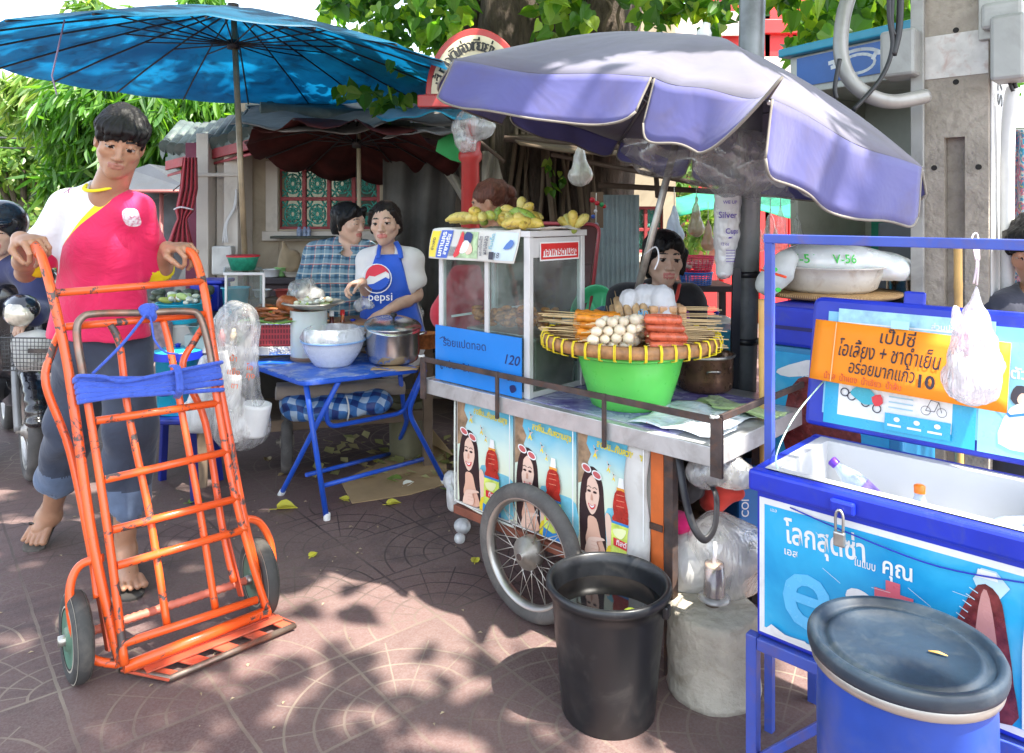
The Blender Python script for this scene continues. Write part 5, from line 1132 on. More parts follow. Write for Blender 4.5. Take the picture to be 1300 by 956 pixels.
STK=M('stick_bamboo',(.72,.52,.26),.6); SAUR=M('sausage_red',(.60,.13,.06),.28,ov=.22,var=.3,scale=40,dirt=.3,dcol=(.25,.04,.02),dscale=30,Subsurface_Weight=.15); SAUO=M('snack_orange',(.72,.25,.02),.35,ov=.2,var=.35,scale=40,dirt=.35,dcol=(.35,.10,.01),dscale=35,Subsurface_Weight=.1); SAUT=M('sausage_tan',(.55,.36,.18),.35,ov=.2,var=.3,scale=40); BALLW=M('fishball_white',(.72,.62,.46),.35,ov=.12,var=.18,scale=50,dirt=.3,dcol=(.55,.36,.18),dscale=30,Subsurface_Weight=.15); TOFU=M('tofu_roll',(.62,.36,.17),.5,ov=.15,var=.3,scale=40,bump=.5,bscale=90)
def skewer(name,label,a,b,kind,seed,group,stick=.12):
    a,b=Vector(a),Vector(b); d=(b-a).normalized(); L=(b-a).length; tt=thing(name,label,'skewer',a,group); r2=random.Random(seed)
    m_=MB(); m_.tube([a-d*stick,b+d*.008],.0017,5); m_.build('stick',STK,tt); m_=MB()
    if kind=='ball':
        n=4
        for i in range(n): q=r2.uniform(.44,.56); m_.ball(a+d*L*(i+.5)/n+V(0,0,r2.uniform(-.002,.002)),(L/n*q,L/n*q*r2.uniform(.85,1.05),L/n*q*r2.uniform(.85,1)),d,n=12,k=8)
        m_.build('fish_balls',BALLW,tt)
    elif kind=='red':
        m_.tube([a,a+d*.006,a+d*L*.3,a+d*L*.7,b-d*.006,b],[.004,.012,.0155,.015,.012,.004],10); m_.build('sausage',SAUR,tt)
    elif kind=='tan':
        m_.tube([a,a+d*.006,a+d*L*.5,b-d*.006,b],[.005,.013,.0155,.013,.005],10); m_.build('sausage',SAUT,tt)
    elif kind=='orange':
        m_.tube([a+d*L*i/8 for i in range(9)],[.006+.006*abs(math.sin(i*1.3+seed))+.004 for i in range(9)],8); m_.build('fried_strip',SAUO,tt)
    else:
        for i in range(4): m_.box(a+d*L*(i+.5)/4,(L/4*.86,.026,.024),d)
        m_.build('tofu_roll',TOFU,tt,bevel=.006)
rr_=random.Random(12)
for k in range(22):   # orange, left, sticks poking out left
    row=k//6; y_=-.12+.045*(k%6); a=TC+V(-.19+.02*rr_.random(),y_*.9+.05,.020+.024*row); b=a+V(.14,rr_.uniform(-.09,.0),rr_.uniform(-.01,.01))
    skewer('orange_skewer',None,a,b,'orange',k,'orange fried skewers',.13)
for k in range(20):   # white balls, front middle-left
    row=k//6; a=TC+V(-.185+.012*row+.006*rr_.random()+.016*(k%6),-.215+.032*(k%6),.014+.027*row); b=a+V(.15,.012+rr_.uniform(-.02,.02),.010)
    skewer('fishball_skewer',None,a,b,'ball',k,'white fish ball skewers',.03)
for k in range(18):   # tan sausages, back middle, pointing at the viewer
    row=k//6; a=TC+V(-.06+.030*(k%6)+.015*row,.03,.03+.028*row); b=a+V(.0,.10,.05); skewer('tan_skewer',None,b,a,'tan',k,'tan sausage skewers',.05)
for k in range(20):   # red sausages right
    row=k//6; a=TC+V(.155+.02*rr_.random()-.006*row,-.185+.038*(k%6)+.008*row,.016+.027*row); b=a+V(-.13,-.022+rr_.uniform(-.025,.015),.008)
    skewer('red_skewer',None,a,b,'red',k,'red sausage skewers',.14)
for k in range(15):
    row=k//3; a=TC+V(.205,.030+.040*(k%3),.012+.024*row); b=a+V(-.13,.012,.0); skewer('tofu_skewer',None,a,b,'tofu',k,'browned tofu roll skewers',.12)
for o in list(scene.objects):
    n=o.name.split('.')[0]
    L_={'orange_skewer':'orange fried strip on a stick fanned at the left of the bamboo tray','fishball_skewer':'white fish ball skewer in the pile at the front of the bamboo tray','tan_skewer':'tan sausage on a stick stacked at the back middle of the bamboo tray','red_skewer':'red sausage on a stick in the heap at the right of the bamboo tray','tofu_skewer':'browned tofu roll skewer in the tall stack at the right back of the tray'}
    if n in L_: o['label']=L_[n]
clump('fried_dumplings','two amber fried dumplings leaning at the back left of the bamboo tray','snack',TC+V(-.09,.09,.055),V(.12,0,0),V(0,.04,0),5,.024,SAUO,8)
# brown enamel pot, banana leaves, wet cloth
t=thing('fryer_pot','brown scorched steel pot on the cart behind the snack tray','pot',(.725,2.80,ZT))
pc=V(.725,2.80,ZT+.003); m_=MB(); m_.lathe([(0,0),(.085,0),(.098,.012),(.102,.05),(.102,.125),(.108,.130),(.104,.135),(.098,.128),(.097,.05),(.085,.02),(0,.015)],pc,40); m_.build('body',M('pot_scorched',(.22,.12,.07),.3,.6,var=.5,scale=14,dirt=.6,dcol=(.05,.03,.02),dscale=11),t)
m_=MB(); m_.lathe([(.109,.128),(.112,.134),(.106,.139)],pc,40); m_.lathe([(0,.10),(.098,.10)],pc,30); m_.build('rim',STEEL,t)
m_=MB(); m_.tube(crom([pc+V(-.02,-.104,.08),pc+V(-.02,-.125,.09),pc+V(.02,-.125,.09),pc+V(.02,-.104,.08)],4),.004,6); m_.build('handle',STEEL,t)
BL=fabric('banana_leaf',(.42,.55,.25),var=.2,trl=.2,wr=30)
m_=MB()
for i in range(5):
    q=CT(.36+.03*i,.42-.01*i,ZT+.006+.006*i); m_.grid(lambda u,v,q=q,i=i:q-A1*(.02+.22*u)+A2*(-.05+.09*v+.03*math.sin(i+u*2))+V(0,0,.006*math.sin(u*8+i)+.004*math.sin(v*9)),12,6)
o=m_.build('banana_leaves',BL,solid=.001); tag(o,'folded pale green banana leaves on the cart beside the scorched pot','leaves')
def clothc(t):
    co=t.coord(); n=t.noise(co,14,5,.6,1); n2=t.noise(co,38,3); c=t.ramp(n,[(.35,(.55,.68,.80)),(.55,(.74,.78,.80)),(.7,(.45,.62,.78))]); c=t.mix(t.ramp(n2,[(.68,0.0),(.72,.9)]),c,(.75,.25,.2)); return t.fin(t.bsdf(c,.25,0,t.bump(n,.7,.02)))
m_=MB(); m_.grid(lambda u,v:CT(.36+.29*u+.02*math.sin(v*6),.03+.33*v,ZT+.006+.008*abs(math.sin(u*7+v*3))+.006*abs(math.sin(v*11+u*2))),26,24); o=m_.build('wet_cloth',MP('cloth_printed',clothc),solid=.002); tag(o,'wet printed pale blue plastic cloth spread on the cart corner','cloth')
# bags hanging on the parasol pole
m_=MB(); h0=P(822,345,2.72); m_.tube(crom([h0+V(.0,.06,.06),h0+V(.03,-.0,.09),h0+V(.035,-.03,.05),h0+V(.02,-.03,.01)],5),.003,6); hk=m_.build('bag_hook',M('hook_white',(.7,.7,.7),.4)); tag(hk,'white wire hook holding plastic bags on the parasol pole','hook')
BB=fabric('bag_bundle_white',(.74,.75,.76),var=.05,trl=.25,rough=.35,wr=22,bs=.5); BBb=thin('bag_bluish','#bcd8ee',.8,.3,.3,.3)
s=SDF(P(772,430,2.7)-V(.03,.08,.02),P(872,345,2.7)+V(.03,.08,.03),.006)
s.cap(P(799,378,2.70),P(797,405,2.70),.034,.042,.015).cap(P(840,378,2.68),P(841,408,2.68),.046,.060,.015).cap(P(818,376,2.72),P(818,405,2.72),.045,.05,.015); s.wrinkle(.003,80,5,vert=.15); s.wrinkle(.0015,200,6,vert=.1)
bo=s.build('bag_bundle',BB); tag(bo,'thick bundle of white and blue carrier bags hooked on the parasol pole','plastic bags')
a=Art(P(829,405,2.605),V(.10,0,.0),V(0,0,.07),(0,-1,0)); a.text(M('faint_ink',(.62,.45,.45),.6),'THANK YOU',.5,.6,.012); a.text(M('faint_blue',(.05,.35,.6),.6),'ผัก',-.35,.3,.03,bold=.01); o=a.build('bag_print',bo)
# ================================================================ ice chest on its stand
CB=M('chest_blue',(.012,.030,.42),.38,var=.16,bump=.08,dirt=.4,dcol=(.07,.09,.20),dscale=16,dlo=.55); CW=M('chest_inner',(.56,.56,.57),.35,var=.04,dirt=.15,dcol=(.5,.48,.45))
Q0=V(.590,1.85,0);
def CQ(t_,v,z): return Q0-A1*t_+A2*v+V(0,0,z)
W_,D_,zb_,zt_=.63,.41,.355,.765
ch=thing('ice_chest','open blue ice chest with soft drink posters on its stand at the right','ice chest',CQ(.3,.2,zb_))
m_=MB()
m_.obox(CQ(.012,.012,zb_),-A1*(W_-.024),A2*.04,V(0,0,zt_-zb_-.05)); m_.obox(CQ(.012,D_-.052,zb_),-A1*(W_-.024),A2*.04,V(0,0,zt_-zb_-.05)); m_.obox(CQ(.012,.052,zb_),-A1*.04,A2*(D_-.104),V(0,0,zt_-zb_-.05)); m_.obox(CQ(W_-.052,.052,zb_),-A1*.04,A2*(D_-.104),V(0,0,zt_-zb_-.05)); m_.obox(CQ(.052,.052,zb_+.002),-A1*(W_-.104),A2*(D_-.104),V(0,0,.06))
m_.build('body',CB,ch,bevel=.006)
m_=MB(); e=.036
m_.obox(CQ(-.004,-.004,zt_-.052),-A1*(W_+.008),A2*e,V(0,0,.052)); m_.obox(CQ(-.004,D_-e+.004,zt_-.052),-A1*(W_+.008),A2*e,V(0,0,.052)); m_.obox(CQ(-.004,e-.004,zt_-.052),-A1*e,A2*(D_-2*e+.008),V(0,0,.052)); m_.obox(CQ(W_-e+.004,e-.004,zt_-.052),-A1*e,A2*(D_-2*e+.008),V(0,0,.052)); m_.build('rim',CB,ch,bevel=.008)
m_=MB(); i0=.054; i1=.060  # liner: sloped walls
A=[CQ(i0,i0,zt_+.002),CQ(W_-i0,i0,zt_+.002),CQ(W_-i0,D_-i0,zt_+.002),CQ(i0,D_-i0,zt_+.002)]; Bq=[CQ(i1,i1,zb_+.075),CQ(W_-i1,i1,zb_+.075),CQ(W_-i1,D_-i1,zb_+.075),CQ(i1,D_-i1,zb_+.075)]; Aq=[CQ(.026,.026,zt_+.0025),CQ(W_-.026,.026,zt_+.0025),CQ(W_-.026,D_-.026,zt_+.0025),CQ(.026,D_-.026,zt_+.0025)]
m_.add(A+Bq+Aq,[(0,1,5,4),(1,2,6,5),(2,3,7,6),(3,0,4,7),(4,5,6,7),(8,9,1,0),(9,10,2,1),(10,11,3,2),(11,8,0,3)]); m_.build('liner',CW,ch)
# latch lug and padlock
m_=MB(); m_.obox(CQ(.20,-.020,zt_-.045),-A1*.055,A2*.016,V(0,0,.030)); m_.build('latch',CB,ch,bevel=.006)
pl=thing('padlock','small steel padlock hanging from the front latch of the ice chest','padlock',CQ(.225,-.03,zt_-.1))
m_=MB(); m_.obox(CQ(.213,-.032,zt_-.115),-A1*.026,A2*.011,V(0,0,.034)); m_.build('body',M('lock_steel',(.5,.48,.44),.35,.9),pl,bevel=.004); m_=MB(); m_.tube(crom([CQ(.218,-.027,zt_-.082),CQ(.218,-.027,zt_-.045),CQ(.226,-.027,zt_-.033),CQ(.234,-.027,zt_-.045),CQ(.234,-.027,zt_-.082)],4),.0032,8); m_.build('shackle',M('lock_steel',(.5,.48,.44)),pl)
# front sticker
def estsky(t):
    co=t.coord(); n=t.noise(co,5,5,.5,.6); return t.fin(t.bsdf(t.ramp(n,[(.3,(.01,.24,.52)),(.55,(.03,.38,.66)),(.75,(.14,.52,.74))]),.22,0,t.bump(t.noise(co,9,3,.5,1),.12,.01)))
a=Art(CQ(.020,.0115,zb_+.012),-A1*(W_-.045),V(0,0,zt_-zb_-.078),-A2,.0003); stw=M('sticker_white',(.76,.76,.75),.35,dirt=.25,dcol=(.4,.38,.36),dscale=25); sB=MP('est_blue',estsky)
a.base(stw,.0008); a.rect(sB,.022,.045,.972,.955)
lt=M('est_light',(.12,.50,.82),.25,var=.1)
a.text(stw,'เอส',.062,.925,.012); a.text(stw,'โลกสุดซ่า',.27,.80,.070,bold=.018,rot=3,fit=.185); a.text(stw,'เอส',.135,.655,.024,bold=.014); a.text(stw,'ในแบบ',.425,.735,.026,bold=.012,fit=.045); a.text(stw,'คุณ',.54,.765,.050,bold=.018,fit=.060)
a.text(lt,'e',.20,.40,.27,bold=.012); a.text(stw,'s',.40,.47,.17,bold=.012); a.poly(M('est_red',(.62,.12,.16),.3),[(.50,.38),(.55,.38),(.55,.52),(.595,.52),(.595,.61),(.55,.61),(.55,.68),(.50,.68),(.50,.61),(.46,.61),(.46,.52),(.50,.52)])
# bottle of cola
cola=M('cola_dark',(.16,.03,.03),.25,var=.5,scale=50); colah=M('cola_hi',(.50,.24,.22),.25); sm_=M('bottle_glass',(.45,.62,.70),.25,var=.2)
a.poly(sm_,[(.81,.94),(.855,.94),(.895,.86),(.865,.78),(.80,.80),(.785,.86)]); a.poly(stw,[(.80,.93),(.855,.93),(.86,.88),(.795,.88)]); a.poly(cola,[(.80,.83),(.862,.80),(.885,.6),(.905,.3),(.90,.05),(.66,.05),(.68,.25),(.73,.55)],3); a.poly(colah,[(.81,.78),(.835,.77),(.86,.4),(.84,.08),(.80,.08),(.79,.45)],3)
for k in range(11): a.line(sm_,[(.775-.010*k,.80-.045*k),(.80-.010*k,.78-.045*k)],.002)
a.poly(stw,[(.93,.06),(.972,.06),(.972,.9),(.945,.9),(.93,.5)])
for k in range(9): rr2=random.Random(k+5); x_=rr2.uniform(.05,.9); y_=rr2.uniform(.05,.9); a.line(stw,[(x_,y_),(x_+rr2.uniform(.02,.09),y_-rr2.uniform(-.02,.08))],.0008)
a.poly(stw,[(.03,.045),(.06,.10),(.12,.06),(.20,.07),(.22,.045)])
a.build('front_sticker',ch)
# the cord pinned across the sticker
m_=MB(); m_.tube(crom([CQ(.10,.004,zt_-.07),CQ(.25,-.002,zt_-.09),CQ(.42,-.001,zt_-.105),CQ(.60,.004,zt_-.085)],6),.0018,5); m_.build('blue_cord',CB,ch)
# lid, hinged at the back and leaning a little
lean=A2*.075
def LQ(t_,h_,n_=0):
    hv=(V(0,0,1)*.40+lean).normalized(); nv=(-A2+V(0,0,.18)).normalized()
    return CQ(t_,D_+.012,zt_+.004)+hv*h_+nv*n_
hv=(V(0,0,1)*.40+lean).normalized(); nv=(-A2+V(0,0,.18)).normalized()
lid=MB(); m_=lid; r0=.03
pts=bend([LQ(-.02,.02),LQ(-.02,.385),LQ(.66,.385),LQ(.66,.02)],.03,5); m_.prism([LQ(-.02,.02)]+pts[1:-1]+[LQ(.66,.02)],nv*.05)
ld=m_.build('lid',CB,ch,bevel=.012)
m_=MB(); m_.obox(LQ(.215,.38,.012),-A1*.055,hv*.040,nv*.012); m_.build('lid_latch',CB,ld,bevel=.008)
m_=MB(); m_.obox(LQ(.03,.06,.0505),-A1*.6,hv*.285,nv*.003); m_.build('lid_inset',M('lid_poster_blue',(.20,.50,.70),.4,var=.15,dirt=.3,dcol=(.7,.75,.8)),ld)
# posters on the lid
a=Art(LQ(.035,.035,.054),-A1*.37,hv*.275,nv,.0003); cy=M('promo_cyan',(.02,.36,.60),.3,var=.12); a.base(cy,.0006)
a.rect(stw,.10,.10,.86,.52); a.rect(M('promo_pale',(.62,.72,.76),.35,var=.1),.10,.52,.86,.60); a.text(stw,'ลุ้นรถ',.22,.72,.03,bold=.02); a.poly(redL,[(.14,.64),(.26,.66),(.24,.60),(.16,.60)],2)
for i in range(5): a.rect(stw if i%2 else M('promo_mid',(.3,.6,.75),.35),.32+.1*i,.66,.40+.1*i,.70)
for i,c in enumerate(((.02,.3,.1),(.55,.2,.03),(.02,.02,.02),(.5,.05,.05),(.05,.35,.2))): a.rect(M('can_%d'%i,c,.3),.70+.038*i,.62,.733+.038*i,.74)
a.text(nk,'จักรยานยนต์ ผู้โชคดี',.27,.50,.010,bold=.005)
for cx,cy_ in ((.20,.30),(.30,.26),(.38,.22),(.15,.33)): a.arc(nk,cx,cy_,.028,0,360,.003)
a.poly(M('moto_teal',(.02,.35,.45),.3),[(.19,.34),(.26,.42),(.34,.38),(.38,.28),(.30,.24),(.24,.28)],3); a.poly(redL,[(.34,.32),(.40,.36),(.42,.28),(.37,.24)],2)
for cx in (.70,.80): a.arc(nk,cx,.28,.03,0,360,.0012)
a.line(nk,[(.70,.28),(.73,.38),(.78,.37),(.80,.28)],.0015); a.line(nk,[(.70,.28),(.755,.28),(.78,.37)],.0015)
for k in range(4): a.rect(M('promo_txt',(.3,.5,.6),.4),.46,.40-.05*k,.62,.412-.05*k)
a.rect(cy,.44,.04,.86,.20);
for k in range(3): a.rect(stw,.46+.13*k,.08,.55+.13*k,.10); a.ell(stw,.52+.13*k,.15,.02,.022)
a.build('promo_poster',ld)
a=Art(LQ(.41,.035,.054),-A1*.22,hv*.275,nv,.0003); a.base(M('promo_sky',(.25,.58,.78),.3,var=.2),.0006); a.text(stw,'ตัวแรง',.5,.72,.035,bold=.02); a.poly(nk,[(.3,.5),(.35,.62),(.5,.6),(.52,.5),(.4,.44)],3); a.poly(skin2,[(.36,.5),(.40,.56),(.48,.54),(.46,.46),(.40,.45)],3)
for p in ([(.2,.1),(.3,.42),(.5,.44),(.6,.1)],[(.55,.1),(.6,.4),(.8,.42),(.9,.1)]): a.poly(wht,p,3)
a.line(blu,[(.1,.5),(.3,.35),(.5,.4),(.75,.1)],.006); a.build('drink_poster',ld)
# folded blue strips of paper peeping over the top of the sign
a=Art(LQ(.06,.300,.056),-A1*.38,hv*.055,nv,.0003); a.base(M('strip_pale',(.35,.62,.78),.35,var=.25,scale=30),.004); a.text(stw,'ส่วนประกอบ',.75,.5,.02,bold=.01); a.line(stw,[(.02,.3),(.98,.35)],.004); a.build('paper_strip',ld)
# orange hand written sign
ORG=M('card_orange',(.82,.24,.005),.7,var=.04); sg=thing('orange_sign','bright orange hand lettered card sign taped inside the open chest lid','sign',LQ(.25,.16,.07))
def SGp(x_,y_): return LQ(.0+.475*x_,.150-.012*x_+(.168)*y_-.02*(1-x_)*0,.068+.010*math.sin(x_*3)+.018*(1-y_))
m_=MB(); m_.grid(SGp,20,6); m_.build('card',ORG,sg,solid=.0012)
a=Art(SGp(0,0),SGp(1,0)-SGp(0,0),SGp(0,1)-SGp(0,0),nv,.0004,fn=SGp); a.lay=.0016; mk=M('marker_black',(.015,.008,.02),.5); mr=M('marker_red',(.55,.06,.02),.5)
a.text(mk,'เป๊ปซี่',.47,.83,.048,bold=.004,fit=.085,shear=.1); a.text(mk,'โอเลี้ยง + ชาดำเย็น',.425,.56,.058,bold=.004,fit=.255,shear=.12); a.text(mk,'อร่อยมากแก้ว',.40,.29,.050,bold=.004,fit=.165,shear=.1); a.text(mk,'10',.625,.24,.046,bold=.03)
a.text(mr,'น้ำใส  น้ำแดง  น้ำเขียว  น้ำส้ม',.30,.09,.024,bold=.004,fit=.20)
a.text(mk,'บาท',.80,.09,.018,bold=.004); a.line(M('tape_clear',(.75,.45,.2),.2),[(.13,.02),(.13,.98)],.003); a.build('lettering',sg)
m_=MB(); m_.obox(LQ(.205,.312,.081),-A1*.045,hv*.022,nv*.001); m_.build('tape',M('tape_blue_pale',(.4,.68,.72),.3),sg)
# string from lid to rim
SG=M('string_teal',(.42,.58,.50),.8); m_=MB(); m_.tube(crom([LQ(.03,.15,.05),CQ(.02,.22,zt_+.09),CQ(.045,.05,zt_+.03),CQ(.055,.06,zt_-.02)],6),.0022,6); m_.build('lid_string',SG,ch);
m_=MB(); m_.tube([LQ(.60,.15,.05),CQ(.59,.1,zt_+.0)],.0022,6); m_.build('lid_string',SG,ch)
# stand and upper frame
FB=M('frame_blue',(.05,.09,.42),.42,var=.15,dirt=.4,dcol=(.18,.10,.07),dscale=14);
st=thing('chest_stand','blue steel stand carrying the ice chest and its tall hanging frame','stand',CQ(.3,.2,0))
for tt,v in ((-.012,-.0),(W_-.015,.0),(-.012,D_-.03),(W_-.015,D_-.03)):
    m_=MB(); m_.obox(CQ(tt,v,0),-A1*.028,A2*.028,V(0,0,zb_-.002)); m_.build('leg',FB,st,bevel=.003)
m_=MB(); m_.obox(CQ(.017,-.0,zb_-.034),-A1*(W_-.034),A2*.028,V(0,0,.030)); m_.obox(CQ(.017,D_-.03,zb_-.034),-A1*(W_-.034),A2*.028,V(0,0,.030)); m_.build('long_rail',FB,st,bevel=.003)
m_=MB(); m_.bar(CQ(0,.012,.03),CQ(.28,.012,zb_-.04),.02,.02); m_.build('brace',FB,st,bevel=.002)
m_=MB(); m_.bar(CQ(-.036,.19,.0),CQ(-.036,.19,1.318),.022,.022,up=A1); m_.build('upright',FB,st,bevel=.002)
m_=MB(); m_.bar(CQ(-.049,.19,1.33),CQ(.75,.19,1.33),.022,.024); m_.build('hanging_bar',FB,st,bevel=.002)
m_=MB(); m_.bar(CQ(.76,.19,.0),CQ(.76,.19,1.342),.022,.022,up=A1); m_.build('upright',FB,st,bevel=.002)
# bag of straws hanging in front of the sign
hb_=thing('straw_bag','white carrier bag of straws hanging in front of the orange sign','plastic bag',P(1238,480,1.66))
top=P(1239,318,1.70); hp=CQ(.0,.19,1.33)
tb_=(top.x); m_=MB(); m_.tube(crom([P(1238,314,1.715),P(1240,335,1.69),P(1236,360,1.68)],5),.0022,6); m_.tube(crom([P(1240,316,1.705),P(1242,335,1.68),P(1240,362,1.68)],5),.0022,6); m_.tube(crom([P(1239,330,1.69),P(1234,302,1.72),P(1241,298,1.74),P(1243,330,1.69)],5),.002,6); m_.build('knot',M('bag_knot',(.75,.62,.66),.5),hb_)
s=SDF(P(1180,525,1.67)-V(0,.1,0),P(1290,350,1.67)+V(.02,.1,0),.005); s.ell(P(1234,482,1.68),(.060,.05,.058),k=.03); s.ell(P(1238,450,1.68),(.050,.042,.06),k=.04); s.cap(P(1239,365,1.68),P(1236,425,1.68),.004,.04,.02); s.ell(P(1213,405,1.68),(.012,.012,.03),k=.01); s.wrinkle(.0025,90,4); s.wrinkle(.0012,220,7); s.build('bag',thin('bag_straw','#fdf6fa',.58,.14,.5,.4,wr=30,bstr=.8),hb_)
m_=MB(); r3=random.Random(4)
for i in range(60):
    x_=r3.uniform(-1,1); y_=r3.uniform(-1,1); c=P(1234,505,1.68)+V(x_*.035,y_*.03,0); m_.tube([c+V(0,0,0),c+V(x_*.004,0,.10+r3.uniform(-.01,.012))],.003,5)
m_.build('straws',M('straw_white',(.74,.74,.75),.35),hb_)
m_=MB()
for i in range(24):
    x_=r3.uniform(-1,1); c=P(1238,455,1.68)+V(x_*.025,r3.uniform(-.02,.02),0); m_.tube([c,c+V(x_*.002,0,.055)],.003,5)
m_.build('pink_straws',M('straw_pink',(.78,.35,.5),.35),hb_)
# bottles in the chest with melting ice
def bottle(name,label,c,d,capm,bodym,L=.17,r=.030,lab=None):
    d=Vector(d).normalized(); tt=thing(name,label,'bottle',c,'bottles in the ice chest'); m_=MB(); m_.lathe([(0,0),(r*.9,0),(r,.01),(r,.03),(r*.94,.045),(r,.06),(r,L*.55),(r*.9,L*.66),(r*.42,L*.86),(r*.38,L*.9),(r*.38,L*.94)],c,20,axis=d); m_.build('body',bodym,tt)
    m_=MB(); m_.lathe([(r*.44,L*.91),(r*.46,L),(r*.3,L+.003),(0,L+.003)],c,16,axis=d); m_.build('cap',capm,tt)
    if lab: m_=MB(); m_.lathe([(r*1.015,L*.22),(r*1.015,L*.5)],c,20,axis=d); m_.build('label',lab,tt)
CLB=thin('bottle_clear','#c2d2ea',.62,.08,.7,.3,wr=5,bstr=.1); capP=C('#5a2bb0',.4); capO=C('#f07a18',.4); labP=M('label_violet',(.25,.16,.55),.4,var=.5,scale=60)
zi=.685
bottle('water_bottle','clear water bottle with purple cap leaning on the left inside the ice chest',CQ(.262,.20,zi-.02),(-.62,.45,.62),capP,CLB,.17,.028,labP)
bottle('drink_bottle','bottle with orange cap standing in the middle of the ice chest',CQ(.33,.20,zi-.12),(.02,.05,1),capO,CLB,.185,.028,labP)
bottle('water_bottle','bottle with violet cap lying at the right inside the ice chest',CQ(.43,.17,zi-.035),(.62,-.2,.40),capP,CLB,.16,.028,None)
bottle('water_bottle','colourless bottle lying flat at the left wall inside the ice chest',CQ(.115,.22,zi-.035),(.8,-.1,.05),CW,CLB,.15,.03,None)
m_=MB(); r3=random.Random(9)
m_.grid(lambda u,v:CQ(.05+u*(W_-.10),.05+v*(D_-.10),zi-.045+.012*math.sin(u*13)*math.sin(v*9)+.008*math.sin(u*31+v*17)),40,24)
o=m_.build('ice_slush',M('ice',(.50,.54,.58),.12,var=.2,scale=30,bump=.8,bscale=60,bd=.01,Transmission_Weight=.2)); tag(o,'crushed ice filling the bottom of the ice chest','ice',kind='stuff')
# ================================================================ barrels, bucket, drum
DB=M('drum_blue',(.012,.055,.32),.35,var=.2,bump=.06,dirt=.4,dcol=(.1,.12,.18)); DK=M('lid_navy',(.014,.026,.042),.45,var=.3,bump=.12,bscale=90,dirt=.55,dcol=(.07,.08,.085),dscale=11); GALV=M('galv',(.46,.45,.42),.4,.8,dirt=.35)
bc2=V(.735,1.4,0); t=thing('blue_drum','blue plastic drum with dark clamped lid in front of the ice chest','drum',bc2)
m_=MB(); m_.lathe([(0,0),(.14,0),(.148,.01),(.150,.1),(.155,.2),(.150,.3),(.152,.45),(.150,.54),(.150,.565)],bc2,56); m_.build('body',DB,t)
m_=MB(); m_.lathe([(.152,.545),(.161,.550),(.163,.560),(.161,.572),(.152,.576)],bc2,56); m_.build('clamp_ring',GALV,t)
m_=MB(); m_.obox(bc2+V(.155,-.05,.548),V(.02,.03,0),V(-.004,.012,0),V(0,0,.022)); m_.build('clamp_lever',GALV,t,bevel=.003)
m_=MB(); m_.lathe([(.154,.570),(.1665,.570),(.1685,.578),(.1685,.590),(.165,.597),(.158,.599),(.152,.597),(.148,.588),(.140,.583),(.134,.585),(.130,.590),(.122,.590),(.118,.585),(.05,.586),(0,.586)],bc2,72); m_.build('lid',DK,t)
m_=MB(); m_.tube([bc2+V(.035,-.02,.5895),bc2+V(.05,-.028,.591),bc2+V(.062,-.036,.5895)],[.002,.004,.001],6,flat=.5); o=m_.build('dry_leaf',M('leaf_dry',(.55,.32,.08),.6)); tag(o,'tiny dry brown leaf on the dark drum lid','leaf')
BKT=M('bucket_black',(.013,.014,.016),.36,var=.2,dirt=.5,dcol=(.07,.065,.06),dscale=12,dlo=.53,bump=.06); WTR=M('bucket_water',(.012,.010,.009),.03,var=.2,bump=.02)
bk=V(.271,2.10,0); t=thing('black_bucket','black plastic bucket of dark water beside the cart wheel','bucket',bk)
m_=MB(); m_.lathe([(0,0),(.125,0),(.130,.008),(.140,.12),(.150,.22),(.158,.31),(.163,.34),(.172,.343),(.176,.352),(.175,.366),(.168,.370),(.160,.366),(.156,.34),(.145,.2),(.128,.03),(0,.012)],bk,64); m_.build('body',BKT,t)
for A in (2.6,-.55): m_=MB(); e=V(math.cos(A),math.sin(A),0); m_.box(bk+e*.170+V(0,0,.325),(.02,.03,.035),e); m_.build('handle_lug',BKT,t,bevel=.006)
m_=MB(); m_.lathe([(0,.305),(.1525,.305)],bk,48); m_.build('water',WTR,t)
lv=np.array([[bk.x+.055,2.04,.318]]); m_=MB()
m_.grid(lambda u,v:V(bk.x+.02+.075*u,2.01+.055*v*math.sin(PI*min(1,u*.9+.08)),.309+.012*math.sin(u*4)*math.sin(v*3.4)),9,7); o=m_.build('fallen_leaf',M('leaf_lime',(.50,.60,.05),.45),solid=.0008); tag(o,'lime green leaf floating in the black bucket','leaf')
t=thing('cement_weight','round old cement filled can used as a parasol weight beside the bucket','cement block',(.545,2.02,0)); dc=V(.592,2.20,0)
CEM=M('cement_old',(.42,.38,.31),.95,var=.22,scale=9,bump=1.0,bscale=30,bd=.012,dirt=.75,dcol=(.22,.18,.12),dscale=8)
def wb(a,i): return 1+.022*math.sin(a*3+i)+.014*math.sin(a*7+i*2)+.006*math.sin(a*17+i*3)
m_=MB(); m_.lathe([(r_,z_*.245) for r_,z_ in [(0,0),(.136,0),(.134,.08),(.130,.3),(.134,.5),(.129,.7),(.131,.85),(.127,.955),(.121,.985),(.09,.99),(.06,1.0),(.03,.995),(0,1.0)]],dc,72,wob=wb); m_.build('block',CEM,t)
m_=MB(); m_.tube([dc+V(.0,-.0,.235),dc+V(.0,-.0,.262)],.021,16); m_.build('socket_pipe',M('pipe_rust',(.14,.10,.07),.8,var=.4),t)
cq=dc+V(.004,-.002,.263); t=thing('upturned_cup','clear plastic cup of dark dregs turned upside down on the cement block','cup',cq)
m_=MB(); m_.lathe([(.046,0),(.048,.003),(.042,.010),(.033,.012)],cq,28); m_.build('lip',thin('cup_clear','#dedede',.4,.12,.5,.2,wr=4,bstr=.05),t)
m_=MB(); m_.lathe([(.032,.012),(.028,.105),(.0,.106)],cq,28); m_.build('cup',thin('cup_clear2','#cfc4be',.35,.1,.5,.2,wr=4,bstr=.05),t)
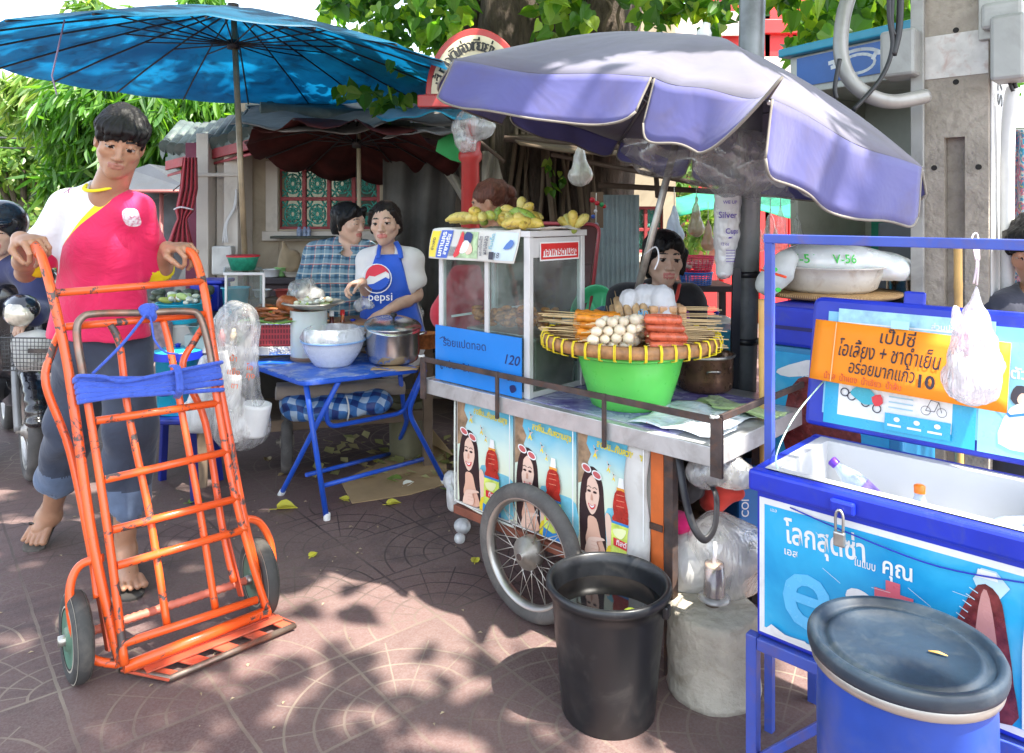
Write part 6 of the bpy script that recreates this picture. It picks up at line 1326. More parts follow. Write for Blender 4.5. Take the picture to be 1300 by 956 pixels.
m_=MB(); m_.lathe([(0,.014),(.0305,.014),(.027,.095),(0,.095)],cq,24); m_.build('dregs',M('cola_dregs',(.07,.03,.025),.15,var=.3),t)
m_=MB(); m_.lathe([(0,.096),(.0268,.096),(.0263,.102),(0,.102)],cq,24); m_.build('foam',M('foam_tan',(.6,.36,.2),.6),t)
m_=MB(); m_.tube([cq+V(0,0,.103),cq+V(.003,0,.165)],.006,8); m_.build('straw_stub',M('straw_white',(.74,.74,.75),.35),t)
# ================================================================ clutter under and behind the cart end
BLK=M('bag_black',(.018,.018,.02),.42,var=.3,bump=.2)
t=thing('black_handbag','black leather handbag with long strap slumped under the cart top','handbag',P(885,600,2.30))
s=SDF(P(850,660,2.35)-V(.02,.12,.02),P(905,575,2.3)+V(.03,.12,.03),.006); s.ell(P(880,600,2.38),(.055,.06,.05),k=.03).ell(P(872,620,2.40),(.05,.06,.04),k=.03).ell(P(888,590,2.36),(.045,.05,.03),k=.02); s.wrinkle(.004,60,3); s.build('body',BLK,t)
m_=MB(); pts=crom([P(861,572,2.24),P(866,610,2.2),P(874,650,2.18),P(884,675,2.16),P(896,685,2.16),P(907,670,2.18),P(910,645,2.2),P(908,625,2.22),P(899,612,2.26)],6); m_.tube(pts,.0115,8,flat=.35,up=(0,1,0)); m_.build('strap',BLK,t)
m_=MB(); m_.tube(crom([P(848,585,2.3),P(856,610,2.28),P(855,628,2.28),P(847,634,2.3)],5),.006,8); m_.build('white_piping',C('#e8e4d8',.4),t)
s=SDF(P(842,680,2.4)-V(.02,.1,.02),P(885,645,2.4)+V(.02,.1,.03),.006); s.ell(P(862,664,2.36),(.045,.05,.030),k=.02).ell(P(872,672,2.36),(.03,.04,.02),k=.02); s.wrinkle(.004,80,3); o=s.build('pink_cloth',fabric('cloth_magenta',(.75,.01,.16),var=.1)); tag(o,'magenta bundle of cloth behind the black bag strap','cloth')
SACK=fabric('sack_white',(.62,.60,.56),var=.08,trl=.1,rough=.6,wr=12,bs=.8)
crumple('white_sack',[(P(875,710,2.36),.11),(P(860,730,2.4),.10),(P(900,700,2.42),.09)],.010,SACK,'bulging white plastic sack on the ground under the cart end','sack',seed=2,amp=.006,fr=45)
crumple('clear_bag',[(P(915,690,2.30),.095),(P(938,700,2.28),.085),(P(925,730,2.28),.08),(P(945,730,2.3),.06)],.009,BAGC,'large clear crumpled plastic bag behind the upturned cup','plastic bag',seed=5,amp=.009,fr=40)
crumple('clear_bag',[(P(915,590,2.24),.055),(P(935,600,2.22),.045),(P(895,600,2.26),.05),(P(948,606,2.2),.02)],.007,BAGC,'thin clear plastic bag bulging out under the rail corner','plastic bag',seed=6,amp=.007,fr=60)
s=SDF(P(900,645,2.5)-V(.03,.1,.02),P(945,610,2.5)+V(.03,.1,.03),.008); s.ell(P(920,625,2.5),(.07,.05,.03),k=.03); s.ell(P(905,638,2.5),(.04,.05,.025),k=.03); s.wrinkle(.003,60,3); o=s.build('red_bundle',fabric('cloth_red',(.65,.05,.03))); tag(o,'red cloth bundle strapped behind the black handbag','bundle')
m_=MB(); m_.obox(P(938,690,2.62),V(.13,.02,0),V(-.03,.12,0),V(0,0,.26)); o=m_.build('blue_crate',M('crate_blue',(.02,.16,.45),.4,dirt=.3),bevel=.01); tag(o,'blue printed box behind the left end of the ice chest','box')
a=Art(P(952,636,2.60)+V(0,0,-.075),V(0,0,.10),V(-.03,0,0),(0,-1,0)); a.text(wht,'COI',.5,.5,.036,bold=.01); a.build('lettering',o)
s=SDF(V(.75,2.75,0),V(1.3,3.3,.62),.014); s.ell((1.0,3.0,.2),(.2,.18,.22),k=.05).ell((1.1,3.05,.4),(.12,.12,.12),k=.05).ell((.88,2.95,.35),(.1,.12,.1),k=.05); s.wrinkle(.01,24,3); o=s.build('dark_sack',fabric('sack_dark',(.04,.045,.05),var=.4)); tag(o,'dark sacks heaped in shade behind the cart end','sack')
# bamboo uprights
BAMP=M('bamboo_pole',(.60,.36,.11),.42,var=.2,scale=9,dirt=.2)
def bamboo(label,a,b,r):
    a,b=Vector(a),Vector(b); L=(b-a).length; m_=MB(); n=max(6,int(L/.02)); pts=[]; rs_=[]
    for i in range(n+1):
        f=i/n; d=((f*L+.05)%.24); pts.append(a.lerp(b,f)); rs_.append(r*(1.07 if d<.02 else 1))
    m_.tube(pts,rs_,12); o=m_.build('bamboo_pole',BAMP); tag(o,label,'bamboo pole'); return o
pa=P(969,380,2.42); bamboo('bamboo pole standing between the steel street pole and the blue upright',V(pa.x+.01,2.42,0),pa,.016)
pa=P(1216,308,2.40); bamboo('bamboo pole standing in front of the concrete post',V(pa.x+.01,2.40,0),pa,.0125)
# box stand behind with pan, V-56 sack and steel pot
t=thing('blue_cooler','blue cooler box with drink poster standing behind the ice chest','cooler',(1.15,2.75,0));
cp=P(985,385,2.62);
m_=MB(); o0=V(cp.x-.03,2.62,0); m_.obox(o0+V(0,0,.30),-A1*.44,A2*.36,V(0,0,.64)); m_.build('body',M('cooler_cyan',(.03,.22,.42),.4,dirt=.3),t,bevel=.01)
m_=MB(); m_.obox(o0-(-A1)*.015-A2*.015+V(0,0,.942),-A1*.47,A2*.39,V(0,0,.135)); m_.build('lid',CB,t,bevel=.012)
m_=MB(); m_.obox(o0-(-A1)*.018-A2*.018+V(0,0,1.0),-A1*.476,A2*.396,V(0,0,.012)); m_.build('lid_seam',M('seam_dark',(.01,.01,.12),.5),t)
a=Art(o0-A2*.003+V(0,0,.5),-A1*.40,V(0,0,.42),-A2); a.base(sB,.001); a.poly(cola,[(.2,.1),(.2,.7),(.5,.85),(.75,.6),(.75,.1)],3); a.poly(stw,[(.1,.85),(.5,.98),(.9,.8),(.6,.88),(.2,.8)],3); a.text(stw,'โอ๊ะ',.35,.86,.03,bold=.01,rot=90); a.text(redL,'est',.6,.14,.09,bold=.02); a.build('poster',t)
m_=MB(); m_.obox(o0+V(0,0,0),-A1*.44,A2*.36,V(0,0,.298)); m_.build('base',M('base_dark',(.05,.05,.06),.7),t)
t=thing('bamboo_mat','round bamboo mat under the white enamel basin','mat',P(1045,382,2.75)); pz=1.085; pcx=V(P(1050,380,2.86).x,2.86,pz)
m_=MB(); m_.lathe([(0,0),(.24,0),(.26,.008),(.26,.018),(0,.016)],pcx,40); m_.build('disc',BAMB,t)
t=thing('enamel_basin','wide off white enamel basin with rusty rim holding the printed sack','basin',pcx+V(0,0,.02))
m_=MB(); m_.lathe([(0,0),(.15,0),(.175,.015),(.19,.06),(.195,.088),(.207,.092),(.207,.097),(.19,.096),(.17,.03),(.14,.01),(0,.01)],pcx+V(0,0,.018),48); m_.build('bowl',M('enamel_old',(.62,.58,.50),.3,var=.1,dirt=.7,dcol=(.25,.12,.04),dscale=7,dlo=.55),t)
s=SDF(V(pcx.x-.24,2.6,pz+.06),V(pcx.x+.36,3.1,pz+.26),.009); s.ell((pcx.x-.05,2.85,pz+.13),(.15,.12,.07),k=.04).ell((pcx.x+.07,2.86,pz+.125),(.15,.12,.068),k=.04).ell((pcx.x+.22,2.84,pz+.10),(.10,.10,.062),k=.03); s.wrinkle(.0025,50,3)
t=thing('printed_sack','glossy white plastic sack marked V-56 in green lying in the enamel basin','sack',pcx+V(0,0,.1)); s.build('sack',M('sack_gloss',(.72,.74,.72),.25,bump=.3,bscale=12,bd=.01,Subsurface_Weight=.1),t)
gi=M('ink_green',(.05,.55,.06),.4)
def sk(x_,y_):
    X=pcx.x-.22+.34*x_; Z=pz+.10+.08*y_; q=((X-(pcx.x+.0))/.24)**2+((Z-(pz+.13))/.085)**2; return V(X,2.86-.125*math.sqrt(max(.03,1-min(.97,q)))-.008,Z)
a=Art(V(0,0,0),V(.34,0,0),V(0,0,.08),(0,-1,0),fn=sk); a.text(gi,'V-56',.26,.55,.045,bold=.012); a.text(gi,'V-56',.68,.55,.045,bold=.012); a.line(gi,[(.15,.08),(.3,.06),(.45,.08)],.001); a.line(gi,[(.5,.05),(.6,.06),(.8,.08)],.001); a.build('print',t)
crumple('dotted_bag',[(P(988,345,2.75),.055),(P(975,360,2.75),.045),(P(1000,330,2.75),.04)],.007,M('bag_dots',(.60,.62,.58),.4,bump=.4,bscale=20,bd=.01),'grey plastic bag with green dots left of the printed sack','plastic bag',seed=3,amp=.004,fr=70)
a=Art(P(962,385,2.66),V(.12,0,0),V(0,0,.16),(0,-1,0));
for x_,y_ in ((.35,.5),(.5,.75),(.6,.3),(.3,.25)): a.ell(gi,x_,y_,.09,.05)
o=a.build('green_dots',bpy.data.objects['dotted_bag'])
m_=MB(); m_.tube([P(965,342,2.6),P(985,348,2.58),P(998,352,2.56)],[.006,.009,.009],8,flat=.5); o=m_.build('orange_ladle',C('#f04a14',.4)); tag(o,'orange plastic ladle handle resting on the grey dotted bag','ladle')
t=thing('steel_pot','tall shiny steel pot behind the printed sack next to the concrete post','pot',P(1152,385,2.95)); pc3=V(P(1148,385,2.95).x,2.95,1.04)
m_=MB(); m_.lathe([(0,0),(.06,0),(.065,.01),(.065,.15),(.069,.154),(.063,.156),(.06,.02),(0,.01)],pc3,32); m_.build('body',M('pot_shiny',(.62,.61,.58),.2,.95),t)
t2=thing('pot_stand','dark crate stand under the tall steel pot','stand',(pc3.x,2.95,0)); m_=MB(); m_.obox(V(pc3.x-.1,2.86,0),V(.2,0,0),V(0,.2,0),V(0,0,1.038)); m_.build('crate',M('crate_dark',(.10,.10,.11),.7),t2,bevel=.01)
# ================================================================ folding table and the food stall behind it
TB=M('table_blue',(.015,.09,.55),.42,var=.12,dirt=.3,dcol=(.45,.45,.42),dscale=14,dlo=.6); TBT=M('tabletop_blue',(.012,.11,.52),.35,var=.25,scale=9,dirt=.75,dcol=(.50,.54,.58),dscale=15,dlo=.47)
TH=.655; F_=PZ(384,485,TH); Rr=PZ(536,467,TH); Ll_=PZ(306,458,TH); Bb=Rr+Ll_-F_
t=thing('folding_table','blue folding metal table with peeling top and white foot caps','table',V((F_.x+Bb.x)/2,(F_.y+Bb.y)/2,0))
def rrect(p,r,n=5):
    k=len(p); out=[]
    for i in range(k):
        a,b,c=p[i-1],p[i],p[(i+1)%k]; u=(a-b).normalized(); v=(c-b).normalized(); q0=b+u*r; q1=b+v*r
        for j in range(n+1): f=j/n; out.append(q0*(1-f)**2+b*2*f*(1-f)+q1*f*f)
    return out
q=rrect([F_,Rr,Bb,Ll_],.055); m_=MB(); m_.prism([p-V(0,0,.022) for p in q],V(0,0,.018)); m_.build('table_frame',TB,t,bevel=.004)
cc_=(F_+Bb)/2; m_=MB(); m_.prism([cc_+(p-cc_)*.985+V(0,0,-.0035) for p in q],V(0,0,.0045)); m_.build('tabletop',TBT,t)
def tub(name,pts,r,m,par,n=10,rad=.06):
    m_=MB(); m_.tube(bend(pts,rad),r,n); return m_.build(name,m,par)
z0=TH-.02
fA=G(415,661); fB=G(356,629); fC=G(566,615); fE=G(500,577)
tA=PZ(383,489,z0)+V(.01,.03,0); tB=PZ(428,486,z0)+V(0,.03,0); tC=P(539,470,3.60); tE=P(508,476,3.86)
tub('leg',[tA,fA],.0125,TB,t); tub('leg',[tB,tB.lerp(fB,.82),fB],.0125,TB,t); tub('leg',[tC,P(518,523,3.72),fC],.0125,TB,t); tub('leg',[tE,P(513,522,3.98),P(517,535,4.1),fE],.0125,TB,t)
tub('cross_bar',[P(409,617,3.40),P(537,583,3.80)],.0105,TB,t); tub('cross_bar',[P(389,603,3.62),P(499,575,4.28)],.0105,TB,t)
tub('support_bar',[P(414,508,3.5),P(415,543,3.52),P(512,524,3.84),P(536,472,3.64)],.0115,TB,t)
for f,d in ((fA,V(0,0,1)),(fB,(tB-fB).normalized()),(fC,(P(518,523,3.72)-fC).normalized())): m_=MB(); m_.tube([f+V(0,0,.002),f+d*.035],.016,12); m_.build('foot_cap',C('#e8e8e4',.5),t,bevel=.003)
# things on the table
def onz(px,py,z): return PZ(px,py,z)
def pot_like(name,label,cat,c,prof,mat,n=40):
    tt=thing(name,label,cat,c); m_=MB(); m_.lathe(prof,c,n); m_.build('body',mat,tt); return tt
ENW=M('enamel_white',(.70,.74,.80),.28,var=.04,dirt=.15,dcol=(.4,.4,.38)); c=onz(423,463,TH+.002)
t=pot_like('mixing_bowl','white enamel bowl with pale blue rim and plastic liner on the blue table','bowl',c,[(0,0),(.085,0),(.095,.01),(.13,.06),(.145,.10),(.150,.118),(.155,.120),(.150,.124),(.14,.115),(.12,.06),(.08,.015),(0,.012)],ENW)
m_=MB(); m_.lathe([(.1495,.116),(.157,.119),(.157,.124),(.150,.126)],c,40); m_.build('rim',M('rim_blue',(.25,.42,.70),.3),t)
m_=MB(); m_.lathe([(.118,.06),(.135,.10),(.150,.135),(.142,.175),(.12,.185)],c,40,wob=lambda a,i:1+.05*math.sin(a*7+i*2)+.03*math.sin(a*15+i)); m_.build('plastic_liner',thin('liner_clear','#eef2f8',.55,.2,.4,.3),t)
c=onz(392,456,TH+.002); t=pot_like('white_container','tall translucent white food container with steel bowl lid on the blue table','container',c,[(0,0),(.085,0),(.09,.006),(.092,.25),(.088,.252),(.085,.01),(0,.008)],M('hdpe_white',(.60,.60,.58),.4,var=.06,Subsurface_Weight=.3,dirt=.3,dcol=(.35,.25,.18),dscale=7))
m_=MB(); m_.lathe([(0,.004),(.0925,.004),(.0925,.022)],c,40); m_.build('brown_base',M('liquid_brown',(.25,.15,.09),.5),t);
c2=c+V(.025,-.0,.256); t=pot_like('steel_bowl','shallow steel bowl lying on top of the white container','bowl',c2,[(0,0),(.08,.0),(.12,.018),(.150,.032),(.158,.030),(.150,.038),(.115,.026),(0,.01)],STEEL)
clump('bean_sprouts','green and white vegetables in the shallow steel bowl','vegetables',c2+V(0,0,.022),V(.16,0,0),V(0,.14,0),26,.016,MP('veg_mix',lambda t:t.fin(t.bsdf(t.ramp(t.n('ShaderNodeNewGeometry').outputs['Random Per Island'],[(0,(.6,.62,.45)),(.5,(.7,.7,.62)),(.8,(.35,.5,.1)),(1,(.6,.25,.1))]),.5))),3)
c=onz(499,459,TH+.006); POTM=M('pot_aluminium',(.66,.65,.64),.22,.95,var=.12,scale=5,bump=.1,bscale=8,bd=.006)
t=pot_like('stock_pot','round aluminium stock pot with tilted lid on the blue table','pot',c,[(0,0),(.105,0),(.122,.012),(.132,.05),(.133,.165),(.139,.170),(.133,.174),(.128,.168),(.126,.05),(.1,.015),(0,.012)],POTM,48)
m_=MB(); ln_=V(.10,-.22,1).normalized(); lc=c+V(.0,.0,.178); m_.lathe([(.142,0),(.138,.006),(.10,.022),(.05,.032),(0,.034)],lc,48,axis=ln_); ld=m_.build('lid',POTM,t); m_=MB(); m_.lathe([(.006,.032),(.006,.05),(.016,.052),(.016,.064),(0,.068)],lc,16,axis=ln_); m_.build('knob',BLK,ld)
for sx in (-1,1): m_=MB(); q=c+V(sx*.134,-.0,.14); m_.tube(crom([q+V(0,-.03,0),q+V(sx*.028,-.02,.004),q+V(sx*.028,.02,.004),q+V(0,.03,0)],4),.005,8); m_.build('handle',POTM,t)
m_=MB(); m_.grid(lambda u,v:onz(470,470,TH+.003)+V(.22*u,.10*v,.003*math.sin(u*8+v*5)),10,5); o=m_.build('cardboard_scrap',M('card_brown',(.45,.30,.16),.8,dirt=.4),solid=.002); tag(o,'stained cardboard scrap under the aluminium pot','cardboard')
WD_=M('old_wood',(.17,.12,.08),.8,var=.35,scale=5,bump=.5,dirt=.4); CY=M('plastic_cyan',(.02,.42,.58),.35,var=.08,Subsurface_Weight=.1);
ba=V(-2.15,3.9,0); be=V(.83,.24,0).normalized(); bf=V(-be.y,be.x,0); CZ=.685
def BC(a,b,z): return V(-1.58,3.78,0)+be*a+bf*b+V(0,0,z)
t=thing('barbecue_cart','old wooden barbecue cart with metal counter behind the blue table','food cart',BC(.4,.3,0))
m_=MB(); m_.obox(BC(-.55,.0,CZ-.03),be*1.75,bf*.75,V(0,0,.03)); m_.build('counter',M('counter_steel',(.32,.31,.29),.4,.7,dirt=.5),t,bevel=.004)
m_=MB(); m_.obox(BC(-.02,.03,.25),be*1.2,bf*.03,V(0,0,.06)); m_.obox(BC(-.02,.03,.58),be*1.2,bf*.03,V(0,0,.07)); m_.build('front_rail',WD_,t,bevel=.004)
m_=MB(); m_.obox(BC(-.02,.06,.27),be*1.2,bf*.6,V(0,0,.02)); m_.build('shelf',WD_,t,bevel=.003)
m_=MB(); m_.obox(BC(-.02,.62,.27),be*1.2,bf*.02,V(0,0,.38)); m_.build('back_panel',M('panel_dark',(.05,.045,.04),.8),t)
for a_ in (-.02,1.14): m_=MB(); m_.obox(BC(a_,.0,.0),be*.05,bf*.05,V(0,0,CZ-.031)); m_.build('leg',WD_,t,bevel=.003)
m_=MB(); m_.obox(BC(-.018,-.003,.36),be*.045,bf*-.004,V(0,0,.25)); m_.build('tin_label',M('tin_cyan',(.05,.35,.42),.5,dirt=.6,dcol=(.3,.1,.05)),t)
wheel(BC(.42,.12,.17),be,.168,.06,t,spokes=10)
s=SDF(BC(.0,-.05,.5)-V(.1,.15,.06),BC(.75,.1,.6)+V(.1,.15,.06),.007); s.cap(PZ(352,500,.52)+V(0,.12,0),PZ(508,488,.52)+V(-.03,.0,0),.036,.038,k=.01); s.wrinkle(.002,60,2);
m_=MB(); a0_=P(350,488,3.66); a1_=P(513,482,3.92)
for i in range(5):
    dz=-.012*i; m_.obox(a0_+V(0,0,dz-.03),(a1_-a0_),bf*.14,V(0,0,.0095))
m_.tube([a0_+V(.0,-.0,-.043),a1_+V(0,0,-.043)],.034,12,flat=1.0); o=m_.build('rolled_mat',fabric('mat_taupe',(.30,.25,.20),var=.15,wr=9,dirt=.3),bevel=.004); tag(o,'rolled taupe canvas mat lying under the blue table top','mat')
def checkb(t):
    co=t.coord('Object',scale=(1,1,1)); sp=t.n('ShaderNodeSeparateXYZ'); t.l(co,sp.inputs[0]); m=t.math
    wv=t.math('MULTIPLY',t.noise(co,6,2),.08)
    fx=m('FRACT',m('MULTIPLY',m('ADD',sp.outputs[0],wv),12)); fz=m('FRACT',m('MULTIPLY',m('ADD',m('ADD',sp.outputs[2],sp.outputs[1]),wv),12))
    a=m('GREATER_THAN',fx,.5); b=m('GREATER_THAN',fz,.5); s_=m('ADD',a,b); return t.fin(t.bsdf(t.ramp(m('DIVIDE',s_,2),[(0,(.42,.55,.68)),(.3,(.05,.17,.42)),(.8,(.015,.04,.18))],'CONSTANT'),.5,0,t.bump(t.noise(co,14,3,.5,1),.6,.02)))
s=SDF(V(-1.28,3.5,.30),V(-.45,4.05,.56),.008); s.ell(P(390,520,3.72),(.13,.10,.055),k=.04).ell(P(430,515,3.76),(.13,.11,.065),k=.04).ell(P(470,510,3.82),(.12,.11,.065),k=.04).ell(P(375,508,3.7),(.07,.08,.04),k=.03); s.wrinkle(.005,40,3)
o=s.build('checked_cloth_bag',MP('check_blue',checkb)); tag(o,'blue and white checked plastic cloth bundle on the barbecue cart shelf','bundle')
m_=MB(); m_.tube(crom([P(440,503,3.66),P(443,520,3.64),P(441,534,3.66)],4),.004,6); o2=m_.build('string',M('string_pale',(.6,.6,.55)),o)
pot_like('olive_tin','rusty olive tin can on the ground behind the right leg of the blue table','tin',V(P(518,530,4.3).x,4.3,.0),[(0,0),(.11,0),(.11,.02),(.105,.05),(.11,.32),(.105,.33),(.1,.3),(0,.29)],M('tin_olive',(.15,.14,.08),.6,.3,dirt=.5))
# red crate, foil and grilled meat
def boxy(name,label,cat,o0,ex,ey,ez,mat,bv=.005):
    m_=MB(); m_.obox(o0,ex,ey,ez); o=m_.build(name,mat,bevel=bv); tag(o,label,cat); return o
def cratem(t):
    co=t.coord(); sp=t.n('ShaderNodeSeparateXYZ'); t.l(co,sp.inputs[0]); m=t.math
    a=m('GREATER_THAN',m('FRACT',m('MULTIPLY',sp.outputs[0],70)),.35); b=m('GREATER_THAN',m('FRACT',m('MULTIPLY',sp.outputs[2],36)),.3); return t.fin(t.bsdf(t.mix(m('MULTIPLY',a,b),(.36,.03,.04),(.14,.012,.02)),.5,0,t.bump(m('MULTIPLY',a,b),.6,-.006)))
k0_=P(316,448,3.72)
FOIL=M('foil',(.62,.60,.58),.25,.95,var=.2,scale=14,bump=1.0,bscale=22,bd=.02)
boxy('foil_tray','crumpled foil wrapped tray base under the dark red crate','tray',V(k0_.x,3.72,CZ+.001),V(.235,.02,0),V(-.03,.3,0),V(0,0,.045),FOIL)
boxy('red_crate','dark red slotted plastic crate under the grilled meat','crate',V(k0_.x+.005,3.725,CZ+.047),V(.225,.02,0),V(-.03,.28,0),V(0,0,.105),MP('crate_red',cratem),.004)
boxy('foil_sheet','shiny foil sheet lying over the dark red crate','tray',V(k0_.x-.015,3.71,CZ+.153),V(.27,.02,0),V(-.03,.31,0),V(0,0,.012),FOIL)
MEAT=M('grilled_meat',(.26,.075,.02),.35,var=.5,scale=22,bump=.8,bscale=50,bd=.01,dirt=.5,dcol=(.05,.015,.008),dscale=16)
m_=MB(); r3=random.Random(6)
for i in range(46):
    q=V(k0_.x+.11,3.86,CZ+.18)+V(r3.uniform(-.14,.15),r3.uniform(-.13,.13),r3.uniform(0,.045)); a_=r3.uniform(-.7,.7); L_=r3.uniform(.03,.06)
    d=V(math.cos(a_),math.sin(a_),r3.uniform(-.15,.15)); m_.tube([q-d*L_,q-d*L_*.4,q+d*L_*.3,q+d*L_],[.006,.014,.012,.005],7,flat=.7)
o=m_.build('grilled_meat',MEAT); tag(o,'heap of glossy grilled meat on banana leaf over the foil sheet','food')
s=SDF(P(375,395,3.85)-V(.08,.1,.05),P(375,375,3.85)+V(.08,.1,.06),.006); s.ell(P(364,385,3.8),(.055,.04,.04),k=.02).ell(P(372,392,3.78),(.03,.03,.03),k=.02); s.wrinkle(.003,90,2); o=s.build('roast_chicken',M('roast_skin',(.34,.10,.03),.28,var=.4)); tag(o,'roast chicken piece at the right end of the grilled meat','food')
m_=MB(); m_.grid(lambda u,v:V(k0_.x-.05+.36*u,3.70+.36*v,CZ+.172+.008*math.sin(u*9+v*4)),14,10); o=m_.build('banana_leaf_sheet',fabric('leaf_bright',(.16,.36,.04),var=.3,trl=.2,wr=20),solid=.001); tag(o,'bright green banana leaf under the grilled meat','leaf')
# small glass case with basket on top
gx=P(285,392,3.95); t=thing('small_glass_case','low white framed glass case with cyan bucket inside behind the bag of cups','display case',V(gx.x+.05,4.1,.86))
def GC(a,b,z): return V(P(285,392,3.9).x,3.9,CZ+.16)+V(.98,.02,0)*a+V(-.35,.93,0)*b+V(0,0,z)
gh=.235
for a_,b_ in ((0,0),(.20,0),(0,.38),(.20,.38)): m_=MB(); m_.obox(GC(a_,b_,0),V(.012,0,0),V(0,.012,0),V(0,0,gh)); m_.build('frame_post',WF,t,bevel=.002)
for p,q in ((GC(0,0,gh),GC(.21,0,gh)),(GC(0,.38,gh),GC(.21,.38,gh)),(GC(0,0,gh),GC(0,.39,gh)),(GC(.205,0,gh),GC(.205,.39,gh))): m_=MB(); m_.bar(p,q,.014,.014); m_.build('frame_rail',WF,t,bevel=.002)
for p,u_,v_ in ((GC(.012,.005,0),GC(.20,.005,0)-GC(.012,.005,0),V(0,0,gh)),(GC(.005,.012,0),GC(.005,.38,0)-GC(.005,.012,0),V(0,0,gh)),(GC(.0,.0,gh+.008),GC(.21,0,0)-GC(0,0,0),GC(0,.39,0)-GC(0,0,0))):
    m_=MB(); m_.obox(p,u_,v_,u_.cross(v_).normalized()*.003); m_.build('glass_pane',GL,t)
boxy('case_base','dark pan under the small glass case','tray',GC(-.25,-.02,-.158),V(.5,0,0),V(-.2,.5,0),V(0,0,.155),M('pan_dark',(.10,.09,.08),.6,dirt=.4))
def bucket(name,label,cat,c,r,h,mat,flare=1.25,rim=True,n=36,lid=None,handle=None):
    tt=thing(name,label,cat,c); m_=MB(); prof=[(0,0),(r/flare,0),(r/flare+.004,.004),(r,h*.97)]+([(r+.008,h*.97),(r+.009,h)] if rim else [(r,h)])+[(r-.004,h),(r/flare-.003,.01),(0,.008)]; m_.lathe(prof,c,n); m_.build('body',mat,tt)
    if lid: m_=MB(); m_.lathe([(r+.012,h-.015),(r+.013,h+.008),(r*.8,h+.02),(r*.3,h+.024),(0,h+.024)],c,n); l_=m_.build('lid',lid,tt); m_=MB(); m_.lathe([(.012,h+.02),(.012,h+.035),(.018,h+.04),(0,h+.045)],c,12); m_.build('knob',CB,l_)
    if handle: m_=MB(); m_.tube(crom([c+V(-r-.01,0,h*.9),c+V(-r-.02,-.06,h*.55),c+V(0,-r-.06,h*.40),c+V(r+.02,-.06,h*.55),c+V(r+.01,0,h*.9)],8),.005,8); m_.build('handle',handle,tt)
    return tt
bucket('cyan_bucket','cyan plastic bucket inside the small glass case','bucket',GC(.06,.12,.004),.068,.15,CY)
c=GC(.10,.10,gh+.014); t=thing('green_basket','green basket lined with a red rim on top of the small glass case','basket',c); m_=MB(); m_.lathe([(0,0),(.060,0),(.080,.065),(.084,.07),(.080,.07)],c,40); m_.build('body',M('basket_green',(.02,.26,.16),.5,var=.3,scale=60),t,solid=.003); m_=MB(); m_.lathe([(.078,.066),(.087,.072),(.086,.079),(.07,.078),(0,.07)],c,40); m_.build('red_rim',C('#b41c28',.5),t)
clump('fish_slices','small grilled fish on green leaf inside the glass case','food',GC(.12,.1,.01),V(.14,0,0),V(0,.2,0),14,.02,M('fish_grey',(.42,.33,.24),.5,var=.4,scale=30),5)
boxy('blue_lidded_box','deep blue plastic box with lid behind the right handle of the hand truck','box',V(P(240,362,4.2).x,4.2,CZ+.16+.0),V(.17,0,0),V(0,.18,0),V(0,0,.15),CB,.012)
boxy('blue_tray','flat blue tray lying on the deep blue box','tray',V(P(240,362,4.2).x-.01,4.19,CZ+.312),V(.20,0,0),V(0,.2,0),V(0,0,.022),CB,.008)
boxy('box_plinth','dark crate under the deep blue box','crate',V(P(236,362,4.2).x,4.18,CZ+.001),V(.2,0,0),V(0,.22,0),V(0,0,.157),M('crate_dark',(.10,.10,.11),.7),.008)
c=P(232,397,3.92); bucket('cyan_basin','wide cyan basin of vegetables behind the hand truck handle','basin',V(c.x,3.92,CZ+.14),.125,.105,CY,1.3)
clump('leafy_greens','pale greens heaped in the wide cyan basin','vegetables',V(c.x,3.92,CZ+.25),V(.15,0,0),V(0,.15,0),22,.025,MP('veg_mix',lambda t:0),7)
boxy('basin_crate','pale crate under the wide cyan basin','crate',V(c.x-.15,3.82,CZ+.001),V(.3,0,0),V(0,.22,0),V(0,0,.138),M('crate_pale',(.45,.42,.38),.6,dirt=.5),.008)
c=P(197,395,3.8); bucket('blue_dish','small cyan dish beside the orange crossbar at the left of the stall','dish',V(c.x,3.85,CZ+.16),.07,.04,CY,1.2)
boxy('dish_crate','mottled crate under the small cyan dish','crate',V(c.x-.1,3.78,CZ+.001),V(.18,0,0),V(0,.2,0),V(0,0,.158),M('crate_mottle',(.25,.18,.2),.6,var=.6,scale=20,dirt=.5),.008)
clump('bagged_herbs','dark bagged herbs next to the small cyan dish','vegetables',V(c.x+.0,4.1,CZ+.2),V(.3,0,0),V(0,.1,0),24,.035,M('herb_dark',(.10,.12,.08),.5,var=.6,scale=30),9,hz=.09)
